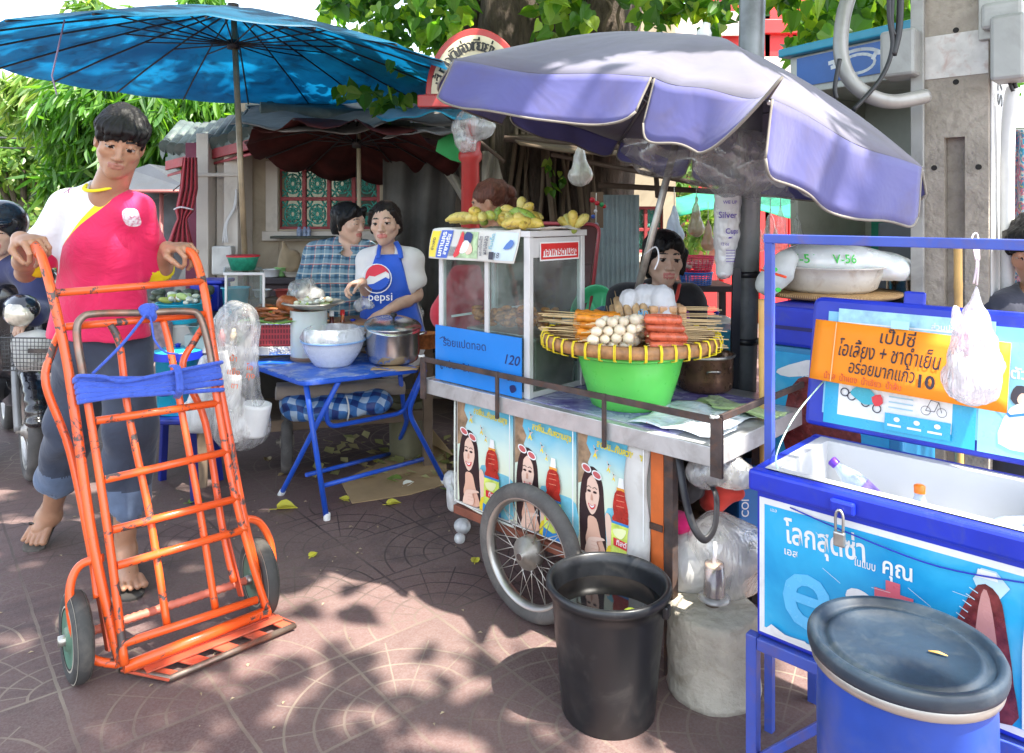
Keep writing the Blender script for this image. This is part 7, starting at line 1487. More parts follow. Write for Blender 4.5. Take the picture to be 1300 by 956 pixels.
# green bowls, clear bag, bottles, board
for i in range(3):
    c=V(P(351,392,4.0).x,4.0,CZ+.10+.028*i); m_=MB(); m_.lathe([(0,0),(.03,0),(.055,.03),(.066,.05),(.063,.05),(.05,.03),(0,.006)],c,28); o=m_.build('green_bowl',C('#7fd070' if i<2 else '#b6dc78',.4)); tag(o,('lowest','middle','topmost yellower')[i]+' of the stacked green bowls behind the grilled meat','bowl','stacked green bowls')
boxy('bowl_box','wooden box under the stacked green bowls','box',V(P(340,400,4.0).x,3.92,CZ+.001),V(.16,0,0),V(0,.16,0),V(0,0,.097),WD_)
crumple('clear_bag',[(P(383,372,4.05),.075),(P(400,378,4.05),.06),(P(372,385,4.05),.05),(P(392,362,4.05),.04)],.008,BAGC,'puffy clear plastic bag above the white container','plastic bag',seed=8,amp=.010,fr=50)
for i,(px,col,lb,lbc) in enumerate(((421,(.10,.02,.015),'dark sauce bottle with yellow label right of the white container',(.6,.35,.03)),(432,(.15,.05,.02),'second sauce bottle with blue label beside the chopping board',(.05,.15,.4)))):
    c=V(P(px,420,3.86).x,3.86+.05*i,TH+.03); t=thing('sauce_bottle',lb,'bottle',c,'sauce bottles'); m_=MB(); m_.lathe([(0,0),(.024,0),(.026,.01),(.026,.11),(.012,.15),(.010,.19),(0,.19)],c,20); m_.build('body',M('sauce_%d'%i,col,.15),t); m_=MB(); m_.lathe([(.0265,.03),(.0265,.09)],c,20); m_.build('label',M('saucelabel_%d'%i,lbc,.5,var=.5,scale=60),t); m_=MB(); m_.lathe([(.012,.18),(.012,.205),(0,.207)],c,14); m_.build('cap',C('#c8302a',.4) if i else wht,t)
c=V(P(452,400,4.02).x,4.02,CZ+.085); t=pot_like('chopping_board','thick round wooden chopping block in front of the plaid shirt woman','chopping board',c,[(0,0),(.15,0),(.155,.01),(.155,.05),(.15,.056),(0,.056)],M('board_wood',(.30,.16,.08),.6,var=.3,scale=12))
boxy('block_stand','dark box under the chopping block','box',V(c.x-.16,3.95,CZ+.001),V(.32,0,0),V(0,.22,0),V(0,0,.083),M('crate_dark',(.10,.10,.11),.7))
c=V(P(467,398,3.9).x,3.90,CZ+.12); m_=MB(); m_.lathe([(0,0),(.07,0),(.10,.010),(.098,.013),(0,.005)],c,30); o=m_.build('blue_plate',C('#1f8fd0',.35)); tag(o,'sky blue plate under the apron woman hands','plate')
crumple('food_bag',[(P(462,385,3.92),.03),(P(455,390,3.92),.025),(P(470,388,3.92),.022)],.006,BAGC,'small clear bag being filled by the apron woman','plastic bag',seed=4,amp=.004,fr=90)
bucket('green_lid_tub','clear tub with green lid between the bottles and the aluminium pot','tub',V(P(448,425,3.95).x,3.95,TH+.04),.07,.10,thin('tub_clear','#cfe0d8',.5,.2,.3,.2,wr=4,bstr=.1),1.1,lid=C('#2a9a4e',.4))
bucket('orange_basket','small orange basket with a clear bag right of the aluminium pot','basket',V(P(541,440,4.0).x,4.0,TH+.02),.06,.08,M('basket_orange',(.5,.17,.05),.5,var=.4,scale=60),1.2)
# back bench of stacked bowls
t=thing('back_bench','dark bench with a white fronted box against the gate house wall','bench',V(P(370,360,5.0).x,5.0,0)); m_=MB(); m_.obox(V(P(330,352,4.9).x,4.9,.93),V(.48,0,0),V(0,.4,0),V(0,0,.04)); m_.build('top',M('bench_dark',(.03,.02,.022),.5),t,bevel=.004); m_=MB(); m_.obox(V(P(335,360,4.92).x,4.94,0),V(.44,0,0),V(0,.36,0),V(0,0,.928)); m_.build('body',M('bench_dark2',(.05,.03,.03),.6),t)
m_=MB(); m_.obox(V(P(350,360,4.9).x,4.915,.80),V(.16,0,0),V(0,.02,0),V(0,0,.09)); m_.build('white_front',wht,t)
for i,(px,r,h,lb,mm) in enumerate(((343,.055,.05,'white bowl stack leftmost on the dark back bench',wht),(372,.075,.035,'wide pale dish with green rim on the dark back bench',M('dish_pale',(.62,.55,.45),.4)),(352,.035,.06,'small green and white tub between the bowls on the back bench',C('#9ccf84',.5)))): bucket('bench_bowl',lb,'bowl',V(P(px,350,4.95).x,4.98+.02*i,.972),r,h,mm,1.3)
s=SDF(P(372,345,5.05)-V(.15,.12,.05),P(372,300,5.05)+V(.15,.12,.05),.009); s.cap(P(365,338,5.1),P(360,308,5.1),.075,.012,.03).cap(P(372,338,5.1),P(372,325,5.1),.085,.05,.03); s.wrinkle(.005,45,3); o=s.build('brown_bag',fabric('jute',(.28,.20,.11),var=.3,dirt=.3)); tag(o,'brown cloth bag peaked on the bench under the wall shelf','bag')
# hanging bag of foam cups
t=thing('cup_bag','big clear plastic bag with orange print holding white foam cups, hanging beside the blue table','plastic bag',P(305,560,3.4))
s=SDF(P(255,590,3.42)-V(.05,.18,.03),P(345,400,3.42)+V(.05,.18,.12),.008)
s.cap(P(300,412,3.42),P(296,470,3.42),.105,.10,.05).cap(P(293,455,3.42),P(303,540,3.42),.10,.115,.05).ell(P(322,535,3.42),(.075,.06,.09),k=.05).ell(P(312,548,3.42),(.09,.06,.06),k=.04); s.wrinkle(.005,38,5,vert=.15); s.wrinkle(.0022,90,6,vert=.15); s.build('bag',thin('bag_cups','#fbf9f6',.30,.12,.6,.45,wr=20,bstr=.8),t)
FO_=M('foam_white',(.80,.80,.79),.7,bump=.1)
for q,a_ in ((P(296,540,3.40),-.1),(P(322,533,3.39),.12),(P(290,500,3.44),-.05)):
    m_=MB(); m_.lathe([(0,0),(.050,0),(.053,.01),(.064,.13),(.064,.145),(.058,.145),(0,.13)],q-V(0,0,.07),28,axis=(a_,0,1)); m_.build('foam_cup',FO_,t)
m_=MB(); m_.lathe([(0,0),(.05,0),(.05,.16),(0,.16)],P(283,478,3.46)-V(0,0,.05),20,axis=(-.2,0,1)); m_.build('paper_roll',M('paper_white',(.66,.66,.68),.7),t)
op=M('print_orange',(.80,.16,.06),.5); a=Art(P(285,520,3.30),V(.16,0,0),V(0,0,.30),(0,-1,0))
for x_,y_,l_ in ((.25,.75,'น้ำ'),(.25,.55,'แข็ง'),(.28,.35,'ชา'),(.7,.62,'โอ'),(.72,.5,'ถุง')): a.text(op,l_,x_,y_,.036,bold=.008,rot=-8)
a.build('print',t)
s=SDF(P(235,560,3.5)-V(.06,.12,.06),P(265,455,3.5)+V(.06,.12,.03),.008); s.cap(P(262,460,3.5),P(255,530,3.5),.035,.075,.05).ell(P(248,525,3.5),(.07,.06,.07),k=.03); s.wrinkle(.004,60,3); o=s.build('white_bag',BAGW); tag(o,'smaller white plastic bag hanging left of the cup bag','plastic bag')
c=V(P(226,500,3.75).x,3.75,.40); bucket('cyan_pail','cyan pail with navy banded lid on the blue stool behind the hand truck','pail',c,.105,.30,CY,1.15,lid=CY,handle=CB)
m_=MB(); m_.lathe([(.119,.270),(.120,.31)],c,36); m_.build('navy_band',CB,bpy.data.objects['cyan_pail'])
t=thing('blue_stool','dark blue plastic stool under the cyan pail','stool',(c.x,c.y,0)); NV=M('plastic_navy',(.01,.02,.20),.4)
m_=MB(); m_.obox(V(c.x-.14,c.y-.14,.37),V(.28,0,0),V(0,.28,0),V(0,0,.028)); m_.build('seat',NV,t,bevel=.008)
for sx in (-1,1):
    for sy in (-1,1): m_=MB(); m_.bar(V(c.x+sx*.12,c.y+sy*.12,.37),V(c.x+sx*.15,c.y+sy*.15,0),.035,.035); m_.build('leg',NV,t,bevel=.005)
# cardboard, rubbish and leaves on the ground
m_=MB(); A_=G(432,612); B_=G(462,639); C_=G(568,616); D__=G(566,575); E_=G(540,562)
m_.prism([p+V(0,0,.005) for p in (A_,G(447,641),G(520,630),C_,D__,E_)],V(0,0,.004)); o=m_.build('cardboard_sheet',M('card_tan',(.42,.29,.15),.85,var=.12,bump=.3,dirt=.35,dcol=(.2,.13,.07)),bevel=.001); tag(o,'flattened brown cardboard on the pavement under the blue table','cardboard')
m_=MB(); m_.prism([G(540,562)+V(0,0,.012),G(566,573)+V(0,0,.012),G(575,592)+V(0,0,.06),G(548,566)+V(0,0,.10)],V(.003,.003,.003)); o=m_.build('cardboard_flap',M('card_tan',0)); tag(o,'raised corner flap of the flattened cardboard','cardboard')
LY=M('leaf_yellow',(.55,.50,.05),.5,var=.2); LG=M('leaf_olive',(.16,.25,.04),.5,var=.3); LB=M('leaf_brownish',(.30,.22,.10),.6,var=.3)
def gleaf(px,py,size,ang,mat,label,curl=.3):
    c=G(px,py)+V(0,0,.006); m_=MB(); d=V(math.cos(ang),math.sin(ang),0); n=V(-d.y,d.x,0); pts=[]
    L_=HEART; vs=[c+d*y_*size+n*x_*size+V(0,0,abs(x_)*size*curl+.15*size*math.sin(y_*3)) for x_,y_ in L_]
    m_.add(vs,[tuple(range(0,7)),tuple([0]+list(range(6,12)))]); m_.tube([c,c-d*size*.4+V(0,0,.002)],.0012,5); o=m_.build('fallen_leaf',mat,solid=.0006); tag(o,label,'leaf','leaves fallen on the pavement')
gleaf(352,648,.085,.2,LY,'bright yellow leaf nearest the left white foot cap of the blue table',.5); gleaf(440,637,.05,2.5,LY,'yellow leaf at the front edge of the cardboard'); gleaf(492,642,.06,.4,LY,'crumpled yellow leaf right of the cardboard front corner'); gleaf(395,709,.04,1.2,LY,'small yellow leaf alone on the pavement right of the hand truck wheel'); gleaf(565,622,.07,-.3,LG,'dark green leaf under the right table foot'); gleaf(507,612,.075,2.8,LG,'olive leaf lying on the cardboard'); gleaf(515,618,.06,.9,C('#e8e8d8'),'whitish leaf lying on the cardboard'); gleaf(240,640,.06,.5,LG,'thin green leaf seen through the hand truck bars'); gleaf(355,605,.03,1,LB,'tiny pale leaf between the table legs'); gleaf(340,586,.05,2,LB,'pale leaf left of the table legs'); gleaf(478,588,.04,2,LY,'small yellow leaf at the cross bar')
gleaf(190,545,.05,2,LY,'yellow leaf behind the young man'); gleaf(640,650,.05,.5,LB,'brown leaf in the sun left of the cart wheel'); gleaf(603,716,.04,1.5,LY,'yellow leaf beside the crumpled tissue at the cart wheel')
crumple('tissue',[(G(588,676)+V(0,0,.03),.035),(G(583,690)+V(0,0,.02),.022)],.006,BAGW,'crumpled white plastic scrap by the left of the cart wheel','litter',seed=2,amp=.005,fr=90)
crumple('litter_bag',[(P(574,610,3.2),.04),(P(577,640,3.15),.03),(P(576,628,3.15),.03)],.007,BAGW,'white plastic bag scrap hanging at the left corner of the poster panel','litter',seed=3,amp=.005,fr=90)
r3=random.Random(15); m_=MB()
for i in range(90):
    c=V(r3.uniform(-1.1,-.25),r3.uniform(3.9,4.6),.01); a_=r3.uniform(0,6.3); d=V(math.cos(a_),math.sin(a_),r3.uniform(0,.5)); n=V(-d.y,d.x,.1); L_=r3.uniform(.03,.09); m_.add([c,c+d*L_*.5+n*L_*.4,c+d*L_,c+d*L_*.5-n*L_*.4+V(0,0,.01)],[(0,1,2,3)])
o=m_.build('leaf_litter',leafmat('litter_mix',(.30,.24,.12),(.45,.42,.2),(.16,.18,.05),.1)); tag(o,'scattered dry leaves and scraps in the shade under the stalls','litter',kind='stuff')
r3=random.Random(18); m_=MB()
for i in range(160):
    c=V(r3.uniform(-2.6,.3),r3.uniform(2.0,4.4),.0045); a_=r3.uniform(0,6.3); d=V(math.cos(a_),math.sin(a_),.1); n=V(-d.y,d.x,0); L_=r3.uniform(.006,.022); m_.add([c,c+d*L_*.5+n*L_*.3+V(0,0,.003),c+d*L_,c+d*L_*.5-n*L_*.2+V(0,0,.002)],[(0,1,2,3)])
o=m_.build('pavement_crumbs',M('crumb_tan',(.35,.27,.17),.8)); tag(o,'tiny twigs and leaf crumbs scattered over the pavement','litter',kind='stuff')
# shady furniture seen behind the cabinet
t=thing('maroon_board','dark maroon folded tray table standing behind the glass cabinet','folded table',P(735,400,3.7)); m_=MB(); m_.prism(rrect([P(678,283,3.75),P(760,284,3.75),P(742,420,3.65),P(678,420,3.65)],.03),V(0,.03,0)); m_.build('board',M('maroon_dark',(.085,.018,.016),.4,var=.25,dirt=.3),t,bevel=.006)
m_=MB(); q_=bend([P(676,283,3.73),P(762,285,3.73),P(748,405,3.65)],.05); m_.tube(q_,.009,8); m_.build('edge_tube',M('maroon_edge',(.40,.05,.06),.4),t)
m_=MB(); m_.bar(P(700,332,3.71),P(752,335,3.71),.012,.004); m_.build('seam',M('maroon_dark',0),t)
c=P(762,400,3.6); t=thing('green_tub_lid','bright green round tub leaning behind the blue plastic chair','tub',c); m_=MB(); m_.lathe([(0,0),(.11,0),(.12,.02),(.13,.06),(.136,.062)],c,36,axis=(-.7,-.7,.35)); m_.build('body',M('tub_green',(.08,.50,.22),.4),t,solid=.004)
t=thing('blue_chair','pale blue moulded plastic chair back beside the seated woman','chair',V(P(775,440,3.35).x,3.35,0)); m_=MB(); m_.grid(lambda u,v:P(741+64*u+6*v*(0.5-u),478-v*90+26*abs(2*u-1)**3*v,3.36+.05*math.sin(PI*u)),16,10); m_.build('backrest',M('chair_blue',(.25,.36,.50),.4),t,solid=.006);
for px in (745,800): m_=MB(); m_.bar(P(px,478,3.36),V(P(px,478,3.36).x,3.36,0),.03,.03); m_.build('leg',M('chair_blue',0),t)
m_=MB(); m_.obox(V(P(741,478,3.36).x,3.0,.62),V(.3,0,0),V(0,.36,0),V(0,0,.02)); m_.build('seat',M('chair_blue',0),t,bevel=.006)
# middle shelf with baskets right of the seated woman
t=thing('side_counter','dark counter with baskets and basins behind the fryer pot','counter',V(P(890,360,3.8).x,3.8,0)); m_=MB(); m_.obox(V(P(860,355,3.75).x,3.75,1.0),V(.30,0,0),V(0,.35,0),V(0,0,.03)); m_.build('top',M('bench_dark',(.03,.02,.022)),t,bevel=.004)
m_=MB(); m_.obox(V(P(866,425,3.75).x,3.75,.74),V(.38,0,0),V(0,.35,0),V(0,0,.03)); m_.build('lower_shelf',M('bench_dark',0),t,bevel=.004)
for px in (862,925): m_=MB(); m_.obox(V(P(px,425,3.8).x,3.95,0),V(.03,0,0),V(0,.03,0),V(0,0,.998)); m_.build('leg',M('bench_dark',0),t)
def latb(c,prof,n,mat,name,label,group=None,rows=6,cols=26):
    tt=thing(name,label,'basket',c,group); m_=MB()
    import bisect
    zs=[z for r,z in prof]; rs=[r for r,z in prof]
    def rad(z):
        for i in range(len(zs)-1):
            if zs[i]<=z<=zs[i+1]: f=(z-zs[i])/(zs[i+1]-zs[i]+1e-9); return rs[i]*(1-f)+rs[i+1]*f
        return rs[-1]
    for k in range(rows+1):
        z=zs[0]+(zs[-1]-zs[0])*k/rows; m_.tube([c+V(rad(z)*math.cos(2*PI*j/28),rad(z)*math.sin(2*PI*j/28),z) for j in range(28)],.0028 if k<rows else .005,5,closed=True)
    for j in range(cols): A=2*PI*j/cols; m_.tube([c+V(rad(z)*math.cos(A),rad(z)*math.sin(A),z) for z in np.linspace(zs[0],zs[-1],4)],.0024,4)
    m_.build('mesh_wall',mat,tt); m_=MB(); m_.lathe([(0,0),(rs[0],0)],c,28); m_.build('base',mat,tt); return tt
c=V(P(892,353,3.72).x,3.85,1.032); latb(c,[(.072,0),(.082,.06)],28,C('#2d6fc0',.4),'blue_mesh_basket','blue mesh basket under the pink mesh basket','mesh baskets'); latb(c+V(0,0,.055),[(.072,0),(.092,.085)],28,C('#e0355e',.4),'pink_mesh_basket','pink mesh basket stacked in the blue mesh basket','mesh baskets',rows=8)
clump('basket_goods','white tubs and red packets filling the pink mesh basket','food',c+V(0,0,.08),V(.12,0,0),V(0,.12,0),20,.022,M('goods_mix',(.65,.5,.45),.5,var=.5,scale=40),4)
c=V(P(886,388,3.7).x,3.86,.84); bucket('blue_basin','mid blue plastic basin on the lower shelf right of the seated woman','basin',c,.088,.08,M('basin_blue',(.05,.25,.55),.4),1.25)
c=V(P(897,424,3.7).x,3.85,.772); bucket('cream_tub','cream plastic tub under the blue basin','tub',c-V(.04,0,0),.075,.065,M('tub_cream',(.60,.58,.48),.5),1.15); bucket('cream_tub','cream lidded tub between the blue basin and the steel pole','tub',c+V(.09,0,0),.065,.075,M('tub_cream',0),1.1,lid=M('tub_grey',(.45,.44,.40),.5))
c=V(P(925,455,3.3).x,3.30,.62); boxy('teal_box','teal plastic box behind the tofu skewers','box',c-V(.1,0,0),V(.2,0,0),V(0,.2,0),V(0,0,.26),M('teal_plastic',(.02,.24,.36),.4),.01); boxy('teal_box_stand','dark crate under the teal box','crate',c-V(.1,0,.62),V(.2,0,0),V(0,.2,0),V(0,0,.618),M('crate_dark',(.10,.10,.11),.7),.01)
# hanging carrier bags
def hangbag(label,px,ytop,ybot,D,w,mat,seed,inner=None):
    t=thing('hanging_bag',label,'plastic bag',P(px,ybot,D),'bags hanging under the stall roof'); zt=P(px,ytop,D); zb=P(px,ybot,D); H_=zt.z-zb.z
    s=SDF(zb-V(w*1.4,w*1.1,.03),zt+V(w*1.4,w*1.1,.03),max(.005,w*.09)); s.cap(zt,zt-V(0,0,H_*.35),.004*w/.05,w*.25,w*.2).cap(zt-V(0,0,H_*.3),zb+V(0,0,w*.75),w*.25,w*.80,w*.5); s.wrinkle(w*.05,6/w,seed,vert=.4); s.build('bag',mat,t)
    if inner: s=SDF(zb-V(w,w,.0),zb+V(w,w,w*2),max(.005,w*.12)); s.ell(zb+V(0,0,w*.75),(w*.6,w*.55,w*.5),k=.01); s.wrinkle(w*.05,5/w,seed+1); s.build('contents',inner,t)
    m_=MB(); m_.tube([zt-V(0,0,.01),zt+V(0,0,.10)],.002,5); m_.build('string',M('string_pale',(.6,.6,.55)),t)
hangbag('clear bag of yellow printed packets hanging against the tree trunk',737,178,236,3.9,.082,thin('bag_trunk','#f2f2ea',.5,.2,.4,.35),3,M('packet_print',(.70,.68,.55),.5,var=.3,scale=14,dirt=.7,dcol=(.75,.55,.05),dscale=16))
hangbag('pale blue carrier bag hanging behind the seated woman',856,262,310,3.9,.07,thin('bag_paleblue','#cfe0f2',.8,.3,.25,.4),4)
hangbag('brownish clear bag hanging right of the pale blue bag',884,250,300,4.3,.06,thin('bag_brown','#b9a58c',.6,.3,.3,.4),5)
hangbag('reddish clear bag hanging beside the cup sleeve',899,280,318,4.0,.05,thin('bag_redd','#c99a86',.6,.3,.3,.4),6)
hangbag('clear bag hanging right of the steel pole',978,265,310,4.0,.055,BAGC,7); hangbag('whitish clear bag hanging over the blue upright',991,262,318,3.9,.06,BAGC,8); hangbag('knotted clear bag hanging right of the blue upright',1012,270,315,3.9,.055,BAGC,9)
hangbag('clear bag hanging between the steel pole and the far red shop',963,285,320,4.2,.05,BAGC,10)
t=thing('charm_string','red and green trinkets hung on the tree trunk above the maroon board','ornament',P(757,300,4.1));
for i,(px,py,cc2,r) in enumerate(((752,254,'#c0182c',.016),(758,258,'#c0182c',.014),(764,260,'#1c8a4a',.014),(767,262,'#b01828',.012),(753,275,'#3050a0',.012),(757,285,'#808890',.012),(755,296,'#602028',.012),(759,305,'#c05060',.010),(756,268,'#d8d8d8',.010))): m_=MB(); m_.ball(P(px,py,4.1),r,n=8,k=6); m_.build('bead',C(cc2,.35),t)
m_=MB(); m_.tube([P(757,245,4.12),P(756,310,4.12)],.003,5); m_.build('string',M('string_pale',(.6,.6,.55)),t)
m_=MB(); m_.obox(P(750,262,4.16)-V(0,0,.12),V(.07,0,0),V(0,.02,0),V(0,0,.20)); m_.build('board',M('board_brown',(.16,.10,.06),.7),t)

# more stall clutter
c=V(P(255,398,3.75).x,3.78,CZ+.10); bucket('steel_colander','steel bowl at the foot of the right handle of the hand truck','bowl',c,.075,.05,STEEL,1.4)
boxy('tin_box','pale tin box under the steel bowl beside the glass case','box',c-V(.09,.02,.098),V(.18,0,0),V(0,.16,0),V(0,0,.096),M('tin_pale',(.40,.42,.40),.5,dirt=.5),.006)
for i in range(5):
    q=c+V(.10+.05*i,-.02+.03*(i%2),-.055); m_=MB(); m_.lathe([(0,0),(.018,0),(.020,.05),(.010,.065),(.010,.08),(0,.081)],q,14); o=m_.build('seasoning_jar',M('jar_mix%d'%i,[(.45,.06,.03),(.6,.5,.3),(.08,.2,.06),(.65,.6,.55),(.3,.12,.04)][i],.3)); tag(o,['red','straw yellow','dark green','milky white','brown'][i]+' seasoning jar in the row in front of the small glass case','jar','seasoning jars')
boxy('jar_tray','flat grey tray carrying the row of seasoning jars','tray',c+V(.07,-.06,-.098),V(.28,0,0),V(0,.13,0),V(0,0,.042),M('tray_grey',(.25,.25,.25),.4,dirt=.4),.004)
c=V(P(345,352,4.4).x,4.45,CZ+.001); boxy('stall_rack','dark wooden rack behind the grilled meat in front of the back bench','rack',c-V(.15,0,0),V(.42,0,0),V(0,.18,0),V(0,0,.20),WD_,.006)
for i,(dx,col,w_) in enumerate(((-.10,(.66,.64,.60),'white'),(.03,(.55,.10,.08),'red'),(.15,(.10,.25,.5),'blue'))): bucket('rack_bowl',w_+' plastic bowl on the dark wooden rack behind the grilled meat','bowl',c+V(dx,.08,.202),.05,.045,M('rackbowl%d'%i,col,.4),1.3)
crumple('greens_bag',[(P(520,390,4.3),.05),(P(530,397,4.3),.04)],.008,BAGC,'small clear bag of greens right of the apron woman','plastic bag',seed=12,amp=.004,fr=60)
# ================================================================ orange hand truck
def orangem(t):
    co=t.coord(); n=t.noise(co,9,6,.7,.8); n2=t.noise(co,55,3); w=t.ramp(t.math('ADD',t.math('MULTIPLY',n,.8),t.math('MULTIPLY',n2,.2)),[(.565,0.0),(.60,1.0)])
    col=t.mix(w,t.ramp(t.noise(co,3,3),[(.3,(.74,.080,.010)),(.7,(.84,.125,.020))]),(.07,.05,.045)); ro=t.mix(w,(.3,.3,.3),(.6,.6,.6)); return t.fin(t.bsdf(col,ro,0,t.bump(t.math('MULTIPLY',w,-1),.35,.002),Coat_Weight=.3,Coat_Roughness=.2))
OR=MP('truck_orange',orangem); WORN=M('worn_steel',(.20,.15,.12),.4,.7,var=.4,scale=14,dirt=.35,dcol=(.6,.10,.03),dscale=9)
hA=V(-1.167,2.223,.05); ha=V(.755,.656,0).normalized(); hu=V(-.284,.159,1.096).normalized(); hn=ha.cross(hu).normalized(); hn=hn if hn.y<0 else -hn
def Q(px,py,off=0):
    d=P(px,py,1)-V(0,0,EYE); o=V(0,0,EYE); k=(hA-o).dot(hn)/d.dot(hn); return o+d*k+hn*off
t=thing('hand_truck','bright orange tubular hand truck with worn paint and blue strap, pushed by the young man','hand truck',V(-1.0,2.4,0)); HTK=t
def tb(name,px,r,mat=OR,off=0,n=12,rad=.05,sm=False):
    pts=[Q(p[0],p[1],p[2] if len(p)>2 else off) for p in px]; pts=crom(pts,6) if sm else bend(pts,rad); m_=MB(); m_.tube(pts,r,n); return m_.build(name,mat,HTK)
tb('side_rail',[(51,302,-.10),(57,325,-.045),(66,372,0),(84,453),(97,539),(119,692),(153,845)],.0145,sm=True); tb('side_rail',[(243,309,-.10),(252,322,-.045),(260,372,0),(272,453),(290,552),(311,665),(338,772)],.0145,sm=True)
for p,q_ in (((51,302,-.10),(55,318,-.06)),((243,309,-.10),(250,320,-.06))): pass
tb('handle_grip',[(47,296,-.125),(51,304,-.098),(55,318,-.062)],.0165,M('grip_worn',(.55,.10,.03),.4,var=.4),sm=True); tb('handle_grip',[(240,304,-.125),(245,311,-.095),(252,322,-.05)],.0165,M('grip_worn',0),sm=True)
tb('back_brace',[(78,418,0),(69,445,-.04),(62,486,-.05),(94,572,-.06),(121,705,-.05),(126,760,-.02)],.012,sm=True); tb('back_brace',[(263,408,0),(251,432,-.04),(238,467,-.05),(268,535,-.06),(288,665,-.05),(300,740,-.02)],.012,sm=True)
tb('loop_leg',[(155,842,.03),(139,710,.03),(119,575,.03),(107,500,.03)],.012,sm=True); tb('loop_leg',[(266,470,.03),(270,498,.03),(292,620,.03),(315,710,.03),(334,770,.03)],.012,sm=True); tb('front_loop',[(107,500,.03),(103,478,.03),(95,425,.03),(102,405,.03),(124,400,.03),(180,399,.03),(232,397,.03),(250,404,.03),(261,440,.03),(266,470,.03)],.012,WORN,sm=True)
for a,b,o_ in (((71,372),(257,357),0),((83,415),(259,399),0),((108,491,),(268,474),.03),((119,535),(276,512),.03),((130,609),(288,573),.03),((140,672),(300,632),.03),((146,717),(309,671),.03),((150,816),(322,760),.03)): tb('cross_bar',[(*a,o_),(*b,o_)],.0125)
tb('cross_bar',[(155,846,.02),(339,774,.02)],.017); tb('inner_bar',[(139,413,.012),(151,440,.012),(162,525,.012),(189,656,.012),(211,795,.012)],.0115,sm=True); tb('inner_bar',[(206,408,.012),(214,440,.012),(229,521,.012),(252,647,.012),(272,773,.012)],.0115,sm=True)
tb('wheel_guard',[(131,708,-.0),(104,719,-.03),(92,752,-.04),(99,808,-.04),(119,838,-.03),(150,843,0)],.0125,sm=True); tb('wheel_guard',[(312,658,0),(334,664,-.03),(349,689,-.04),(353,730,-.04),(347,758,-.03),(336,770,0)],.0125,sm=True)
for a,b in (((124,735),(139,828)),((293,684),(309,758))): m_=MB(); p,q_=Q(*a,-.035),Q(*b,-.02); m_.bar(p,q_,.045,.006,up=ha); m_.build('axle_bracket',M('orange_dull',(.55,.07,.02),.5,var=.25),HTK,bevel=.002)
# toe plate
T1=PZ(153,850,.028); T2=PZ(216,861,.020); T3=PZ(374,794,.020); T4=PZ(339,780,.028); TP=M('toe_plate',(.58,.10,.05),.45,.1,var=.3,dirt=.5,dcol=(.15,.09,.07),dscale=12)
def qd(u,v): return (T1*(1-u)+T4*u)*(1-v)+(T2*(1-u)+T3*u)*v
m_=MB(); m_.tube([qd(0,0),qd(0,1),qd(1,1),qd(1,0)],.010,8); m_.build('toe_frame',WORN,HTK)
for i in range(5): m_=MB(); u=.03+.235*i; m_.bar(qd(u,.0)+V(0,0,.004),qd(u,.98)+V(0,0,.0),.045,.006); m_.build('toe_slat',TP,HTK,bevel=.001)
for v in (.22,.5): m_=MB(); m_.bar(qd(0,v)+V(0,0,.0095),qd(1,v)+V(0,0,.0095),.035,.005); m_.build('toe_slat',TP,HTK,bevel=.001)
# ribbed axle and wheels
w1=P(97,811,2.235); w1.z=.131; w2=w1+ha*.56
m_=MB(); L_=(w2-w1).length; m_.tube([w1.lerp(w2,i/60) for i in range(61)],[.012+.0022*(i%2) for i in range(61)],10); m_.build('axle',M('axle_pink',(.60,.16,.10),.5),HTK)
def twheel(c):
    ax=ha; R=.131; w=.05; m_=MB(); prof=[]
    for i in range(13): a=R_(-100+200*i/12); prof.append((R-w*.45+w*.45*math.cos(a),w*.55*math.sin(a)))
    m_.lathe([(R*.60,-w*.42)]+prof+[(R*.60,w*.42)],c,48,axis=ax); wh=m_.build('wheel',M('tyre_dark',(.05,.048,.045),.8,dirt=.5,dcol=(.25,.22,.18)),HTK)
    for sg in (-1,1):
        m_=MB(); m_.lathe([(R*.62,sg*w*.47),(R*.45,sg*w*.40),(R*.28,sg*w*.40),(R*.24,sg*w*.60),(0,sg*w*.60)],c,36,axis=ax); m_.build('rim',M('rim_green',(.10,.22,.15),.5,.3,dirt=.5,dcol=(.3,.27,.2)),wh)
        m_=MB(); m_.lathe([(.016,sg*w*.6),(.016,sg*w*.95),(0,sg*w*1.0)],c,14,axis=ax); m_.build('hub_nut',STEEL,wh)
        m_=MB(); m_.lathe([(R*.97,sg*w*.38),(R*.66,sg*w*.50)],c,48,axis=ax); m_.build('whitewall',M('tyre_wall',(.38,.34,.27),.8,dirt=.4),wh)
twheel(w1); twheel(w2)
# blue strap wrapped round the bars (soft goods tied to the truck)
SB=fabric('strap_blue',(.045,.10,.50),var=.15,wr=30,bs=.6)
def band(name,px,wd,off,par,th=.004):
    pts=crom([Q(p[0],p[1],off+(p[2] if len(p)>2 else 0)) for p in px],6); m_=MB(); m_.tube(pts,wd/2,10,flat=th/wd*2 if th<wd else 1,up=hn); return m_.build(name,SB,par)
st=thing('strap','royal blue cloth strap knotted round the middle of the orange hand truck','strap',Q(180,490,.06))
for i,(a,b,c_,w_) in enumerate((((95,484),(185,483),(270,467),.020),((97,491),(185,489),(271,472),.022),((98,498),(185,495),(272,479),.022),((99,506),(180,500),(273,488),.020),((100,512),(185,503),(274,497),.014),((96,480),(150,487),(271,463),.012))):
    band('strap_turn',[(a[0]-2,a[1],-.05),(a[0],a[1],0),((a[0]+b[0])/2,(a[1]+b[1])/2+2*math.sin(i),.003*i),(b[0],b[1],.004),((b[0]+c_[0])/2,(b[1]+c_[1])/2,.0),(c_[0],c_[1],0),(c_[0]+2,c_[1],-.05)],w_,.050+.0035*i,st)
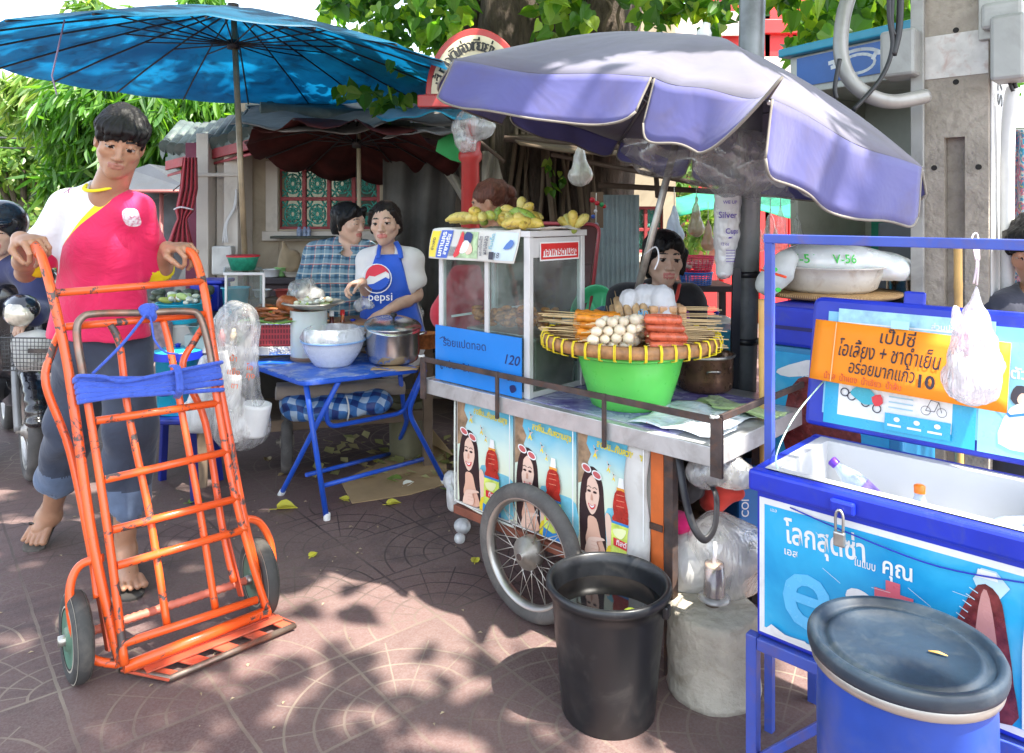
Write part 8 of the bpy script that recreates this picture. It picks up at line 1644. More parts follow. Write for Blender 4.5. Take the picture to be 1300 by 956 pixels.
for k in range(3): band('knot_loop',[(212+2*k,466,-.02),(214+2*k,470,.02),(216+2*k,486,.03),(217+2*k,500,.02),(218+2*k,506,-.02)],.014,.055,st)
band('diagonal_strand',[(186,392,.0),(178,405,0),(150,440,0),(113,477,0)],.010,.050,st,.006); band('loose_loop',[(184,398,0),(187,415,.01),(190,435,.015),(203,450,.015),(220,452,.01)],.007,.045,st,.007)
s=SDF(Q(183,400,.03)-V(.05,.05,.05),Q(183,400,.03)+V(.05,.05,.05),.004); s.ell(Q(183,398,.035),(.026,.022,.022),k=.01).ell(Q(190,404,.035),(.015,.015,.016),k=.01).cap(Q(176,394,.035),Q(192,394,.035),.014,.014,.01); s.wrinkle(.003,150,2); s.build('knot',SB,st)
# ================================================================ people
def skinm(name,c,c2=None):
    def f(t):
        co=t.coord(); n=t.noise(co,14,5,.6); n2=t.noise(co,180,3); col=t.ramp(n,[(.3,tuple(x*.86 for x in c)),(.7,tuple(min(1,x*1.12) for x in c))]); return t.fin(t.bsdf(col,.42,0,t.bump(n2,.18,.002),Subsurface_Weight=.18,Subsurface_Radius=(.9,.35,.2),Subsurface_Scale=.012))
    return MP(name,f)
def hairm(name,c):
    def f(t):
        co=t.coord('Object',scale=(1,1,.10)); n=t.noise(co,90,5,.7,.8); n2=t.noise(t.coord(),18,4); col=t.ramp(n,[(.3,tuple(x*.5 for x in c)),(.75,tuple(x*1.5 for x in c))]); return t.fin(t.bsdf(col,.5,0,Specular_IOR_Level=.22,normal=t.bump(t.math('ADD',n,t.math('MULTIPLY',n2,.3)),.45,.003)))
    return MP(name,f)
SK1=skinm('skin_tan',(.40,.21,.125)); SK2=skinm('skin_light',(.56,.36,.26)); SK3=skinm('skin_mid',(.42,.21,.12))
LIP=M('lip_rose',(.52,.17,.14),.35,var=.08,bump=.02); LIP2=M('lip_brown',(.33,.13,.09),.4,var=.08,bump=.02); BROW=M('brow_black',(.015,.011,.010),.6,bump=0); EYW=M('eye_white',(.34,.30,.27),.15,bump=0,var=.03); EYI=M('eye_dark',(.012,.008,.006),.08,bump=0); NAIL=M('nail',(.62,.38,.30),.3,bump=0)
def frame(fwd,up):
    f=Vector(fwd).normalized(); u=Vector(up); u=(u-f*u.dot(f)).normalized(); r=f.cross(u); return r,f,u   # r: viewer-left when facing camera
def headp(S,c,fwd,up,s,open_mouth=0,eyeo=1.0,fem=0,brow=1,slim=1):
    r,f,u=frame(fwd,up); Mx=np.array([list(r),list(f),list(u)]).T
    def L(x,y,z): return Vector(c)+(r*x+f*y+u*z)*s
    def E(p,rr,k=.012,lab=0,sub=False,M2=None): S.ell(L(*p),[q*s for q in rr],Mx if M2 is None else M2,k*s,lab,sub)
    def Cp(a,b,ra,rb=None,k=.012,lab=0,sub=False): S.cap(L(*a),L(*b),ra*s,(ra if rb is None else rb)*s,k*s,lab,sub)
    E((0,-.014,.028),(.074,.094,.086),.02); E((0,.026,-.020),(.061*slim,.060,.082),.03)
    for sx in (-1,1): Cp((sx*.050*slim,.0,-.050),(sx*.012*slim,.058,-.094),.022*slim,.020*slim,.03)
    E((0,.066,-.098),(.022-.004*fem,.018,.017),.02)
    for sx in (-1,1): E((sx*.042,.056,-.022),(.024,.020,.020),.025)
    Cp((-.034,.074,.022),(.034,.074,.022),.013,k=.02)
    E((0,.068,-.066),(.030,.024,.026),.02)
    for sx in (-1,1): E((sx*.0315,.100,.004),(.020,.016,.0125),.012,0,True)
    Cp((0,.080,.012),(0,.101,-.026),.0075,.0115,.012); E((0,.103,-.033),(.0125,.0115,.0095),.008)
    for sx in (-1,1): E((sx*.0125,.094,-.036),(.0085,.010,.007),.006)
    for sx in (-1,1):
        E((sx*.0315,.0755,.003),(.0160,.0130,.0085*eyeo),.002,3); E((sx*.031,.0835,.0025),(.0082,.0062,.0085*eyeo),.0,4)
        Cp((sx*.015,.083,.010*eyeo+.002),(sx*.033,.0885,.0130*eyeo+.001),.0042,k=.004); Cp((sx*.033,.0885,.0130*eyeo+.001),(sx*.049,.078,.008),.0042,k=.004)
        Cp((sx*.016,.0855,.0085*eyeo),(sx*.033,.0905,.0105*eyeo),.0020,k=.001,lab=2); Cp((sx*.033,.0905,.0105*eyeo),(sx*.048,.081,.006),.0020,k=.001,lab=2)
        Cp((sx*.016,.083,-.007),(sx*.045,.078,-.005),.0045,k=.006)
        bt=.66 if fem else 1; Cp((sx*.014,.0880,.0275),(sx*.034,.0880,.0325),.0042*bt,.0038*bt,.002,2); Cp((sx*.034,.0880,.0325),(sx*.052,.074,.026),.0038*bt,.0022,.002,2)
        E((sx*.076,-.006,-.008),(.010,.019,.031),.008); E((sx*.083,.002,-.006),(.006,.010,.018),.004,0,True)
    Cp((-.024,.0855,-.0615),(0,.0925,-.0585),.0040,.0050,.004,1); Cp((.024,.0855,-.0615),(0,.0925,-.0585),.0040,.0050,.004,1)
    Cp((-.020,.0855,-.0695-.006*open_mouth),(.020,.0855,-.0695-.006*open_mouth),.0050,k=.004,lab=1); Cp((-.010,.090,-.0705-.006*open_mouth),(.010,.090,-.0705-.006*open_mouth),.0062,k=.003,lab=1)
    Cp((-.012,.0895,-.0648),(.012,.0895,-.0648),.0026,k=.001,lab=1 if fem else 2)
    return L
def hand(S,w,d,n,s,curl=.5,thumb=1,spread=.10,lab=0,curls=None):
    """w wrist, d finger direction, n palm normal (side the fingers curl to), thumb=+1/-1 side"""
    d=Vector(d).normalized(); n=Vector(n); n=(n-d*n.dot(d)).normalized(); sd_=d.cross(n)*thumb
    K=[]
    for i in range(4):
        o=(1.5-i)*.0195*s; kn=w+d*(.082-.004*abs(i-1.2))*s+sd_*o; S.cap(w+sd_*o*.55+d*.012*s,kn,.0125*s,.0105*s,.012*s,lab); K.append(kn)
    S.ell(w+d*.045*s,(.030*s,.030*s,.016*s),np.array([list(sd_),list(d),list(n)]).T,.012*s,lab)
    for i,kn in enumerate(K):
        L=[(.040,.025,.020),(.045,.029,.021),(.041,.027,.020),(.032,.020,.018)][i]; cu=(curls[i] if curls else curl); a=0; p=kn; dd=d+sd_*(spread*(1.5-i)*.35)
        for j,l in enumerate(L):
            a+=cu*(.95,1.15,.8)[j]; e=dd*math.cos(a)+n*math.sin(a); q=p+e*l*s; r0=(.0092,.0083,.0074,.0066); S.cap(p,q,r0[j]*s,r0[j+1]*s,.003*s,lab); p=q
    tb_=w+sd_*.024*s+d*.018*s+n*.006*s; t1=tb_+(sd_*.55+d*.60+n*.35).normalized()*.040*s; t2=t1+(d*.75+n*.55+sd_*.0).normalized()*.030*s; t3=t2+(d*.55+n*.75-sd_*.35).normalized()*.024*s
    S.cap(w+sd_*.008*s,t1,.0150*s,.0115*s,.010*s,lab).cap(t1,t2,.0105*s,.0092*s,.003*s,lab).cap(t2,t3,.0092*s,.0075*s,.003*s,lab)
def bbox(pts,m):
    a=np.array([list(p) for p in pts]); return a.min(0)-m,a.max(0)+m
def torso(S,J,s,inf=0,lab=0,fem=0,k=.05,belly=0):
    tz=J.get('trap',1)
    sl,sr=J['shl'],J['shr']; hc=J['hip']; nk=J['neck']; x=(sl-sr); x=V(x.x,x.y,x.z*.3).normalized(); z=(nk-hc).normalized(); y=x.cross(z).normalized()
    if y.y>0: y=-y
    x=z.cross(y) if True else x; Mx=np.array([list(x),list(y),list(z)]).T; L=(nk-hc).length
    def E(f,r,oy=0,kk=k): S.ell(hc+z*L*f+y*oy*s,[(q*s+inf) for q in r],Mx,kk,lab)
    E(.02,(.158+.01*fem,.115,.12)); E(.30,(.138*(.6+.4*tz),.105+belly,.15),belly*.5); E(.62,(.158*(.5+.5*tz),.112*(.4+.6*tz),.16),.008)
    if fem: E(.66,(.13,.06,.07),.065)
    S.cap(sl.lerp(sr,.12),sr.lerp(sl,.12),.052*s+inf,None,.05,lab)
    for q in (sl,sr): S.cap(nk-z*.02*s,q+V(0,0,.005),.042*s*tz+inf,.050*s*tz+inf,.04,lab)
    return x,y,z
def body(name,label,J,s,h,skin,lip,head,cat='person',fem=0,feet=None,hands=(),legs=True,belly=0,group=None):
    pts=[v for v in J.values() if isinstance(v,Vector)]+[head['c']+V(0,0,.13*s)]; lo,hi=bbox(pts,.20*s)
    S=SDF(lo,hi,h); torso(S,J,s,0,0,fem,belly=belly)
    S.cap(J['neck']-V(0,0,.03*s),head['c']-V(0,0,.06*s)+Vector(head['f']).normalized()*-.02*s,.056*s if not fem else .048*s,.050*s if not fem else .043*s,.02)
    for a in 'lr':
        if 'el'+a in J:
            am=s*J.get('am',1); S.cap(J['sh'+a],J['el'+a],.048*am,.036*am,.02).cap(J['el'+a],J['el'+a].lerp(J['wr'+a],.35),.038*am,.038*am,.02).cap(J['el'+a].lerp(J['wr'+a],.35),J['wr'+a],.037*am,.024*s,.02)
        if legs and 'kn'+a in J:
            h0=J['hip']+(J['kn'+a]-J['hip']).normalized()*.05; hj=J.get('hj'+a,h0); S.cap(hj,J['kn'+a],.082*s,.056*s,.04).cap(J['kn'+a],J['kn'+a].lerp(J['an'+a],.35),.053*s,.053*s,.03).cap(J['kn'+a].lerp(J['an'+a],.35),J['an'+a],.052*s,.031*s,.03)
    headp(S,head['c'],head['f'],head['u'],s*head.get('hs',1),**head.get('k',{}))
    for hd in hands: hand(S,**hd)
    if feet:
        for fn in feet: fn(S)
    t=thing(name,label,cat,V(J['hip'].x,J['hip'].y,0 if legs else max(0,J['hip'].z-.1)),group); S.build('body',[skin,lip,BROW,EYW,EYI,NAIL],t); return t
def hairs(head,s,h,mat,par,fn,name='hair'):
    s=s*head.get('hs',1)
    r,f,u=frame(head['f'],head['u']); c=head['c']; Mx=np.array([list(r),list(f),list(u)]).T
    S=SDF(np.array(c)-.22*s,np.array(c)+.17*s+np.array([0.1,0,0]),h)
    def L(x,y,z): return Vector(c)+(r*x+f*y+u*z)*s
    def E(p,rr,k=.01,sub=False): S.ell(L(*p),[q*s for q in rr],Mx,k*s,0,sub)
    def Cp(a,b,ra,rb=None,k=.01,sub=False): S.cap(L(*a),L(*b),ra*s,(ra if rb is None else rb)*s,k*s,0,sub)
    fn(E,Cp,S)
    if name=='hair':
        X=S.ax[0][:,None,None]-c[0]; Y=S.ax[1][None,:,None]-c[1]; Z=S.ax[2][None,None,:]-c[2]
        a=np.arctan2(X*r[0]+Y*r[1]+Z*r[2],X*f[0]+Y*f[1]+Z*f[2]+.03*s); zz=X*u[0]+Y*u[1]+Z*u[2]
        S.f=S.f+np.where(np.abs(S.f)<.03,(.0014*np.sin(a*41+zz*14)+.0012*np.sin(a*67-zz*22+1)+.0009*np.sin(a*103+zz*9)),0).astype(np.float32)
    return S.build(name,mat,par)
def garment(name,par,mats,J,s,h,inf,fn,lo=None,hi=None,base=None,wr=(.003,38,1),labs=None,m=.16,keys=None,fem=0,belly=0,tors=True,smooth_it=0):
    pts=[v for k_,v in J.items() if isinstance(v,Vector) and (keys is None or k_ in keys)]; a,b=bbox(pts,m*s)
    S=SDF(a,b,h)
    if tors: torso(S,J,s,inf,0,fem,belly=belly)
    fn(S)
    if wr: S.wrinkle(*wr)
    return S.build(name,mats,par,base=base,smooth_it=smooth_it)
HB=hairm('hair_black',(.010,.009,.009)); HBR=hairm('hair_auburn',(.11,.04,.025)); HDK=hairm('hair_dark',(.016,.011,.009))
s=1.09
gl=Q(50,305,-.11); gr=Q(244,312,-.09)
J=dict(neck=P(136,236,2.74),shr=P(84,262,2.80),shl=P(173,268,2.74),hip=P(131,438,2.92),elr=P(33,346,2.86),wrr=P(34,300,2.52)+V(0,0,0),ell=P(203,352,2.92),wrl=P(232,318,2.70))
J['wrr']=gl+V(-.045,.07,.012); J['wrl']=gr+V(-.06,.055,-.005)
J.update(hjr=P(108,450,2.95),hjl=P(158,450,2.90),knr=P(92,535,2.98),anr=P(64,655,3.16),knl=P(166,540,2.80),anl=P(158,700,2.86))
hd=dict(hs=.89,c=P(153,181,2.66),f=V(.40,-.80,-.34),u=V(.17,.1,1),k=dict(eyeo=.85,slim=.92))
def foot(toe,heel,ank,sc,raise_=0):
    def f(S):
        d=(toe-heel).normalized(); sdx=d.cross(V(0,0,1)).normalized()
        S.cap(ank,heel+V(0,0,.028*sc),.030*sc,.032*sc,.03).cap(heel+V(0,0,.028*sc),toe-d*.05*sc+V(0,0,.022*sc),.032*sc,.026*sc,.03).cap(ank,toe-d*.09*sc+V(0,0,.03*sc),.030*sc,.026*sc,.04)
        for i in range(5):
            o=(i-2)*.0165*sc; ln=(.0,.006,.004,-.004,-.014)[i]; r_=(.0125,.0095,.009,.0085,.0085)[i]; b=toe-d*.055*sc+sdx*o*foot.side+V(0,0,.018*sc); e=toe+d*(ln)*sc+sdx*o*1.25*foot.side+V(0,0,.011*sc); S.cap(b,e,.013*sc,r_*sc,.004*sc)
    return f
foot.side=1
tl=V(P(180,744,2.80).x,2.72,.020); hl=V(P(153,700,2.92).x,2.93,.020); fl=foot(tl,hl,J['anl'],s);
tr2=V(P(43,694,3.09).x,3.08,.026); hr=P(66,672,3.22); hr.z=.10; fr=foot(tr2,hr,J['anr'],s)
J['trap']=.66; J['am']=.86
gdl=(Q(55,318,-.062)-Q(47,296,-.125)).normalized(); gdr=(Q(252,322,-.05)-Q(240,304,-.125)).normalized()
J['wrr']=gl+V(-.075,.045,.030); J['wrl']=gr+V(-.080,.035,.012)
hands=[dict(w=J['wrr'],d=V(1,-.55,-.10),n=V(-.25,-.6,-.85) if False else V(.15,.1,-1),s=s,curl=.85,thumb=-1),dict(w=J['wrl'],d=V(1,-.40,.05),n=V(.15,.1,-1),s=s,curl=.85,thumb=-1)]
man=body('person','young man in red and white football shirt gripping the handles of the orange hand truck',J,s,.0038,SK1,LIP2,hd,feet=[fl,fr],hands=hands)
def mh(E,Cp,S):
    E((0,-.022,.045),(.092,.106,.094)); E((0,-.07,-.02),(.070,.05,.07),.02); E((0,.125,-.050),(.066,.085,.080),.008,True)
    E((.02,.05,.066),(.068,.052,.040),.01)
    Cp((-.055,.055,.07),(-.066,.055,.025),.022,.012); Cp((.05,.06,.07),(.072,.045,.018),.022,.014); Cp((.02,.085,.06),(.05,.083,.030),.018,.012); Cp((-.02,.088,.07),(-.005,.092,.042),.018,.010); Cp((.04,.08,.06),(.02,.093,.036),.018,.009); Cp((-.05,.07,.07),(-.040,.083,.045),.018,.009)
    for sx in (-1,1): Cp((sx*.076,.015,.04),(sx*.074,.018,-.012),.014,.006)
    E((0,-.045,-.085),(.075,.05,.03),.01,True); S.wrinkle(.0022,150,4,vert=.3); S.wrinkle(.003,45,5)
hairs(hd,s,.0045,HB,man,mh)
CH=P(130,300,2.78)
def shirtm(t):
    co=t.coord(); sp=t.n('ShaderNodeSeparateXYZ'); t.l(co,sp.inputs[0]); m=t.math; k=FO/2.74
    px=m('ADD',m('MULTIPLY',sp.outputs[0],k),650.0+J['hip'].x*k); py=m('SUBTRACT',HY+EYE*k,m('MULTIPLY',sp.outputs[2],k))
    fx=m('DIVIDE',m('SUBTRACT',px,50.0),140.0,clamp=True)
    yb=t.ramp(fx,[(0.0,.55),(.06,.62),(.10,.72),(.14,.62),(.20,.50),(.30,.44),(.45,.33),(.70,.17),(.86,.02),(.90,0.0)])  # *180+230
    yb=m('ADD',m('MULTIPLY',yb,170.0),228.0)
    wd=t.ramp(fx,[(0.15,0.0),(.35,.08),(.6,.55),(.85,1.0)]); wd=m('MULTIPLY',wd,24.0)
    white=m('LESS_THAN',py,m('SUBTRACT',yb,wd)); yell=m('MULTIPLY',m('LESS_THAN',py,yb),m('GREATER_THAN',py,m('SUBTRACT',yb,wd)))
    n=t.noise(co,5,4); red=t.ramp(n,[(.3,(.62,.008,.075)),(.7,(.74,.012,.11))]); col=t.mix(white,red,(.76,.75,.78)); col=t.mix(yell,col,(.80,.66,.01))
    neckw=m('MULTIPLY',m('LESS_THAN',m('ABSOLUTE',m('SUBTRACT',px,166.0)),7.0),m('LESS_THAN',py,247.0));
    # crest
    dx=m('DIVIDE',m('SUBTRACT',px,176.0),9.5); dy=m('DIVIDE',m('SUBTRACT',py,276.0),11.5); rr=m('ADD',m('POWER',m('ABSOLUTE',dx),3.0),m('POWER',m('ABSOLUTE',dy),3.0)); cr=m('LESS_THAN',rr,1.0)
    cn=t.ramp(t.noise(co,90,3),[(.45,(.75,.74,.76)),(.62,(.60,.25,.35))]); col=t.mix(cr,col,cn)
    dx=m('SUBTRACT',px,84.0); dy=m('SUBTRACT',py,241.0); dg=m('LESS_THAN',m('ABSOLUTE',m('SUBTRACT',m('ABSOLUTE',dx),m('ABSOLUTE',m('MULTIPLY',dy,1.1)))),1.1); bx=m('MULTIPLY',m('LESS_THAN',m('ABSOLUTE',dx),5.0),m('LESS_THAN',m('ABSOLUTE',dy),4.5)); col=t.mix(m('MULTIPLY',dg,bx),col,(.35,.05,.15))
    return t.fin(t.bsdf(col,.7,0,t.bump(t.math('ADD',t.noise(co,7,4,.55,1.2),t.math('MULTIPLY',t.noise(co,500,1),.02)),.45,.03),Sheen_Weight=.15))
YE=M('shirt_yellow',(.80,.66,.01),.7); SLW=M('shirt_sleeve_white',(.76,.75,.78),.7)
er=J['shr'].lerp(J['elr'],.72); el_=J['shl'].lerp(J['ell'],.80)
def sh_(S):
    S.cap(J['shr'],er,.054*s,.062*s,.03); S.cap(J['shl'],el_,.052*s,.059*s,.03)
    S.cap(P(104,330,2.86),P(94,425,2.90),.075,.088,.06); S.cap(P(150,330,2.82),P(156,425,2.86),.075,.084,.06); S.cap(P(125,330,2.83),P(125,425,2.87),.085,.092,.06)
    d=(J['elr']-J['shr']).normalized(); S.cap(er+d*.005,er+d*.030,.063*s,.062*s,.002,1); d2=(J['ell']-J['shl']).normalized(); S.cap(el_+d2*.005,el_+d2*.028,.061*s,.060*s,.002,1)
    S.cap(er+d*.05,er+d*.3,.052*s,.065*s,.004,0,True); S.cap(el_+d2*.05,el_+d2*.3,.050*s,.07*s,.004,0,True)
    S.cap(J['neck']+V(.0,-.01,.015),J['neck']+V(.02,-.04,.16),.060*s,.075*s,.006,0,True)
    S.cut(P(125,432,2.8),V(-.02,0,-1))
garment('football_shirt',man,[MP('football_shirt',shirtm),YE],J,s,.006,.0115,sh_,base=CH,keys=('neck','shr','shl','hip','elr','ell'),wr=(.0038,26,7))
m_=MB(); nc=J['neck']+V(.004,-.015,.020); m_.tube([nc+V(.064*s*math.cos(a),.062*s*math.sin(a),-.01-.030*max(0,-math.sin(a))+.006*math.cos(a)) for a in np.linspace(0,2*PI,28,endpoint=False)],.008,8,closed=True,flat=.7); m_.build('collar',YE,man)
DN=fabric('jeans_navy',(.032,.042,.070),var=.25,wr=7,scale=7,bs=.7); DNC=fabric('jeans_cuff',(.10,.14,.22),var=.25,wr=9,scale=8)
def tr_f(S):
    S.ell(J['hip']+V(0,0,.02),(.165,.135,.17),None,.05)
    for a,lw in (('r',.104),('l',.098)):
        kn,an,hj=J['kn'+a],J['an'+a],J['hj'+a]; cu=kn.lerp(an,.52 if a=='l' else .50); S.cap(hj,kn,lw*1.0,.088,.05).cap(kn,cu,.086,.088,.04)
        d=(an-kn).normalized(); S.cap(cu-d*.02,cu+d*.030,.090,.092,.006,1); S.cap(cu+d*.06,cu+d*.35,.078,.09,.004,0,True)
garment('rolled_trousers',man,[DN,DNC],J,1,.007,0,tr_f,keys=('hip','knr','knl','hjr','hjl','anr','anl'),tors=False,wr=(.006,24,3),m=.18)
# flip flops
FF=M('sandal_dark',(.05,.045,.04),.7,dirt=.4,dcol=(.25,.2,.15))
for toe,heel,nm,fl_ in ((tl,hl,'left',1),(tr2,hr,'right',0)):
    d=(toe-heel); d.z*=1; L_=d.length; d.normalize(); sx=d.cross(V(0,0,1)).normalized(); m_=MB(); out=[]
    o0=heel-d*.035-V(0,0,.018 if fl_ else .022)
    for y_,w_ in ((0,.022),(.02,.033),(.08,.034),(.15,.040),(.21,.048),(.25,.046),(.275,.032),(.285,.010)): out.append((y_,w_))
    pts=[o0+d*y_*L_/.215+sx*w_ for y_,w_ in out]+[o0+d*y_*L_/.215-sx*w_ for y_,w_ in reversed(out)]; m_.prism(pts,V(0,0,.013)); sn=m_.build('sandal',FF,man,bevel=.003)
    m_=MB(); tpt=toe-d*.045+V(0,0,.028); m_.tube(crom([heel+d*.07+sx*.042+V(0,0,.005),heel+d*.10+sx*.038+V(0,0,.045),tpt+V(0,0,.02),heel+d*.10-sx*.038+V(0,0,.045),heel+d*.07-sx*.042+V(0,0,.005)],5),.0085,8,flat=.45); m_.tube([tpt+V(0,0,.02),tpt+d*.012-V(0,0,.02)],.004,6); m_.build('thong_strap',FF,sn)
s=.95; D=4.3
J=dict(neck=P(440,308,D),shr=P(401,322,D+.03),shl=P(466,322,D-.02),hip=P(428,425,D+.02),elr=P(392,362,D-.08),wrr=P(408,392,D-.20),ell=P(470,366,D),wrl=P(462,392,D-.10))
hd=dict(c=P(443,282,D-.03),f=V(.88,-.45,-.14),u=V(.12,-.1,1),k=dict(eyeo=.4,fem=1))
pw=body('person','woman in blue plaid shirt with short black hair leaning towards her neighbour in the apron',J,s,.0046,SK2,LIP,hd,fem=1,legs=False,belly=.02,hands=[dict(w=J['wrr'],d=V(.3,-.4,-.9),n=V(.9,0,.3),s=s*.9,curl=.6,thumb=-1)])
def hshort(E,Cp,S):
    E((0,-.022,.035),(.088,.105,.090)); E((0,-.06,-.03),(.072,.055,.08),.02); E((0,.115,-.045),(.085,.080,.088),.008,True); E((0,-.03,-.13),(.1,.1,.05),.01,True)
    for sx in (-1,1): Cp((sx*.08,.0,.03),(sx*.083,.002,-.04),.018,.012)
    Cp((-.04,.07,.085),(-.075,.045,.03),.02,.012); Cp((.04,.07,.085),(.075,.045,.03),.02,.012); S.wrinkle(.003,60,4)
hairs(hd,s,.006,HB,pw,hshort)
def plaid(t):
    co=t.coord(); sp=t.n('ShaderNodeSeparateXYZ'); t.l(co,sp.inputs[0]); m=t.math; wv=m('MULTIPLY',t.noise(co,5,2),.03)
    def st(axis,per,ph,w): return m('LESS_THAN',m('ABSOLUTE',m('SUBTRACT',m('FRACT',m('ADD',m('DIVIDE',m('ADD',axis,wv),per),ph)),.5)),w/2)
    x_,z_=sp.outputs[0],sp.outputs[2]; col=t.mix(0.0,(.045,.13,.22),(0,0,0))
    for ax_ in (x_,z_):
        col=t.mix(m('MULTIPLY',st(ax_,.052,.0,.40),.55),col,(.20,.30,.34)); col=t.mix(m('MULTIPLY',st(ax_,.052,.25,.14),.7),col,(.55,.56,.50)); col=t.mix(m('MULTIPLY',st(ax_,.052,.62,.16),.6),col,(.015,.05,.09)); col=t.mix(m('MULTIPLY',st(ax_,.104,.4,.05),.7),col,(.45,.08,.08))
    return t.fin(t.bsdf(col,.8,0,t.bump(t.noise(co,7,4,.55,1),.6,.03)))
def psh(S):
    e1=J['shr'].lerp(J['elr'],.85); e2=J['shl'].lerp(J['ell'],.85); S.cap(J['shr'],e1,.066,.075,.04).cap(J['shl'],e2,.062,.070,.04); S.cap(J['hip']+V(0,0,.15),J['hip']-V(0,0,.02),.165,.17,.06)
    S.cap(J['neck']+V(.02,-.05,-.045),J['neck']+V(.03,-.06,.14),.045,.085,.006,0,True)
    for a,e in (('r',e1),('l',e2)): d=(J['el'+a]-J['sh'+a]).normalized(); S.cap(e+d*.055,e+d*.3,.056,.07,.004,0,True)
garment('plaid_shirt',pw,MP('plaid_blue',plaid),J,s,.008,.02,psh,base=P(430,340,D),fem=1,wr=(.005,26,3),belly=.02)
m_=MB(); nc=J['neck'];
for sx in (-1,1): m_.prism([nc+V(sx*.055,-.0,.02),nc+V(sx*.075,-.07,-.02),nc+V(sx*.045+.02,-.10,-.06),nc+V(sx*.018+.02,-.085,-.035),nc+V(sx*.035,-.03,.01)],V(0,0,.005))
m_.build('collar',MP('plaid_blue',plaid),pw)
m_=MB(); m_.tube([J['wrr']+V(.02,-.06,-.02),J['wrr']+V(.035,-.08,-.13)],[.014,.011],8); o=m_.build('wooden_handle',M('handle_wood',(.18,.09,.04),.5),None); tag(o,'dark wooden knife handle in the plaid shirt woman right hand','knife')
D=4.12; s=1.0
J=dict(neck=P(492,318,D),shr=P(467,332,D+.02),shl=P(522,332,D-.02),hip=P(500,440,D+.02),elr=P(462,362,D-.02),wrr=P(452,356,D-.25),ell=P(528,374,D-.04),wrl=P(492,394,D-.20))
J['elr']=P(470,372,D-.04); J['wrr']=P(460,358,D-.22)
hd=dict(c=P(489,283,D-.03),f=V(-.08,-1,-.06),u=V(-.06,-.1,1),k=dict(eyeo=.95,fem=1,slim=.92))
aw=body('person','woman in white shirt and bright blue apron facing the camera beside the plaid shirt',J,s,.0045,SK2,LIP,hd,fem=1,legs=False,hands=[dict(w=J['wrr'],d=V(-.75,-.5,-.15),n=V(.3,-.2,-.9),s=s*.9,curl=.75,thumb=1),dict(w=J['wrl'],d=V(-.75,-.4,-.35),n=V(0,.2,-1),s=s*.9,curl=.35,thumb=-1)])
def hback(E,Cp,S):
    E((0,-.024,.036),(.084,.100,.088)); E((0,-.07,-.02),(.06,.05,.06),.02); E((0,.105,-.025),(.078,.080,.082),.008,True); E((0,-.03,-.12),(.1,.1,.05),.01,True); E((0,-.11,.02),(.035,.03,.035),.015)
    for sx in (-1,1): Cp((sx*.062,.05,.065),(sx*.080,.012,.012),.014,.012); Cp((sx*.080,.010,.012),(sx*.074,-.03,-.045),.014,.018)
    Cp((-.03,-.08,-.05),(.03,-.08,-.05),.035); S.wrinkle(.0015,60,3)
hairs(hd,s,.006,HDK,aw,hback)
WT=fabric('tshirt_white',(.70,.68,.66),var=.05,wr=8)
def wsh(S):
    e1=J['shr'].lerp(J['elr'],.45); e2=J['shl'].lerp(J['ell'],.55); S.cap(J['shr'],e1,.062,.068,.035).cap(J['shl'],e2,.062,.070,.035); S.cap(J['hip']+V(0,0,.12),J['hip']-V(0,0,.02),.155,.16,.06)
    S.cap(J['neck']+V(-.0,-.06,-.03),J['neck']+V(0,-.06,.14),.045,.08,.006,0,True)
    for a,e in (('r',e1),('l',e2)): d=(J['el'+a]-J['sh'+a]).normalized(); S.cap(e+d*.06,e+d*.3,.058,.07,.004,0,True)
garment('white_tshirt',aw,WT,J,s,.008,.014,wsh,fem=1,wr=(.004,30,4))
APB=fabric('apron_blue',(.010,.09,.55),var=.12,wr=6,rough=.6)
S=SDF(*bbox([J['neck'],J['hip'],P(455,400,D),P(540,400,D)],.2),.007); torso(S,J,s,.028,0,1); S.cap(J['hip']+V(0,0,.12),J['hip']-V(0,0,.05),.172,.18,.06); x_,y_,z_=(V(1,0,0),V(0,-1,0),V(0,0,1))
S.cut(P(500,360,D+.02),V(0,1,0)); S.cut(P(500,322,D),V(0,0,1)); S.cut(P(478,330,D),V(-1,0,.30)); S.cut(P(513,330,D),V(1,0,.30)); S.cut(P(500,440,D),V(0,0,-1)); S.wrinkle(.003,25,3); S.build('apron',APB,aw)
m_=MB(); m_.tube(crom([P(480,328,D-.14),P(481,318,D-.09),P(483,309,D-.03)],4),.012,8,flat=.3,up=(0,-1,0)); m_.build('apron_strap',APB,aw)
m_=MB(); m_.tube(crom([P(509,328,D-.14),P(507,316,D-.09),P(502,307,D-.03)],4),.014,8,flat=.3,up=(0,-1,0)); m_.build('apron_strap',APB,aw)
def apf(u,v): X=-.095+.19*u; return V(P(487,352,D).x+X,D-.196-.02*(1-((X+.02)/.12)**2)+.012*abs(v-.5),P(487,352,D).z-.095+.19*v)
ar=Art(V(0,0,0),V(.19,0,0),V(0,0,.19),(0,-1,0),fn=apf); ar.th=.001
ar.arc(wht,.5,.56,.40,0,360,.005); ar.ell(wht,.52,.60,.33,.35); ar.poly(M('logo_red',(.68,.02,.05),.5),[(.52+.33*math.cos(a),.60+.35*math.sin(a)) for a in np.linspace(R_(15),R_(195),14)]+[(.30,.64),(.45,.62),(.62,.70),(.75,.76)]); ar.poly(APB,[(.52+.33*math.cos(a),.60+.35*math.sin(a)) for a in np.linspace(R_(215),R_(350),12)]+[(.75,.60),(.6,.52),(.42,.42)]); ar.text(wht,'pepsi',.60,.05,.062,bold=.006); ar.build('apron_logo',aw)
D=3.85; s=.98
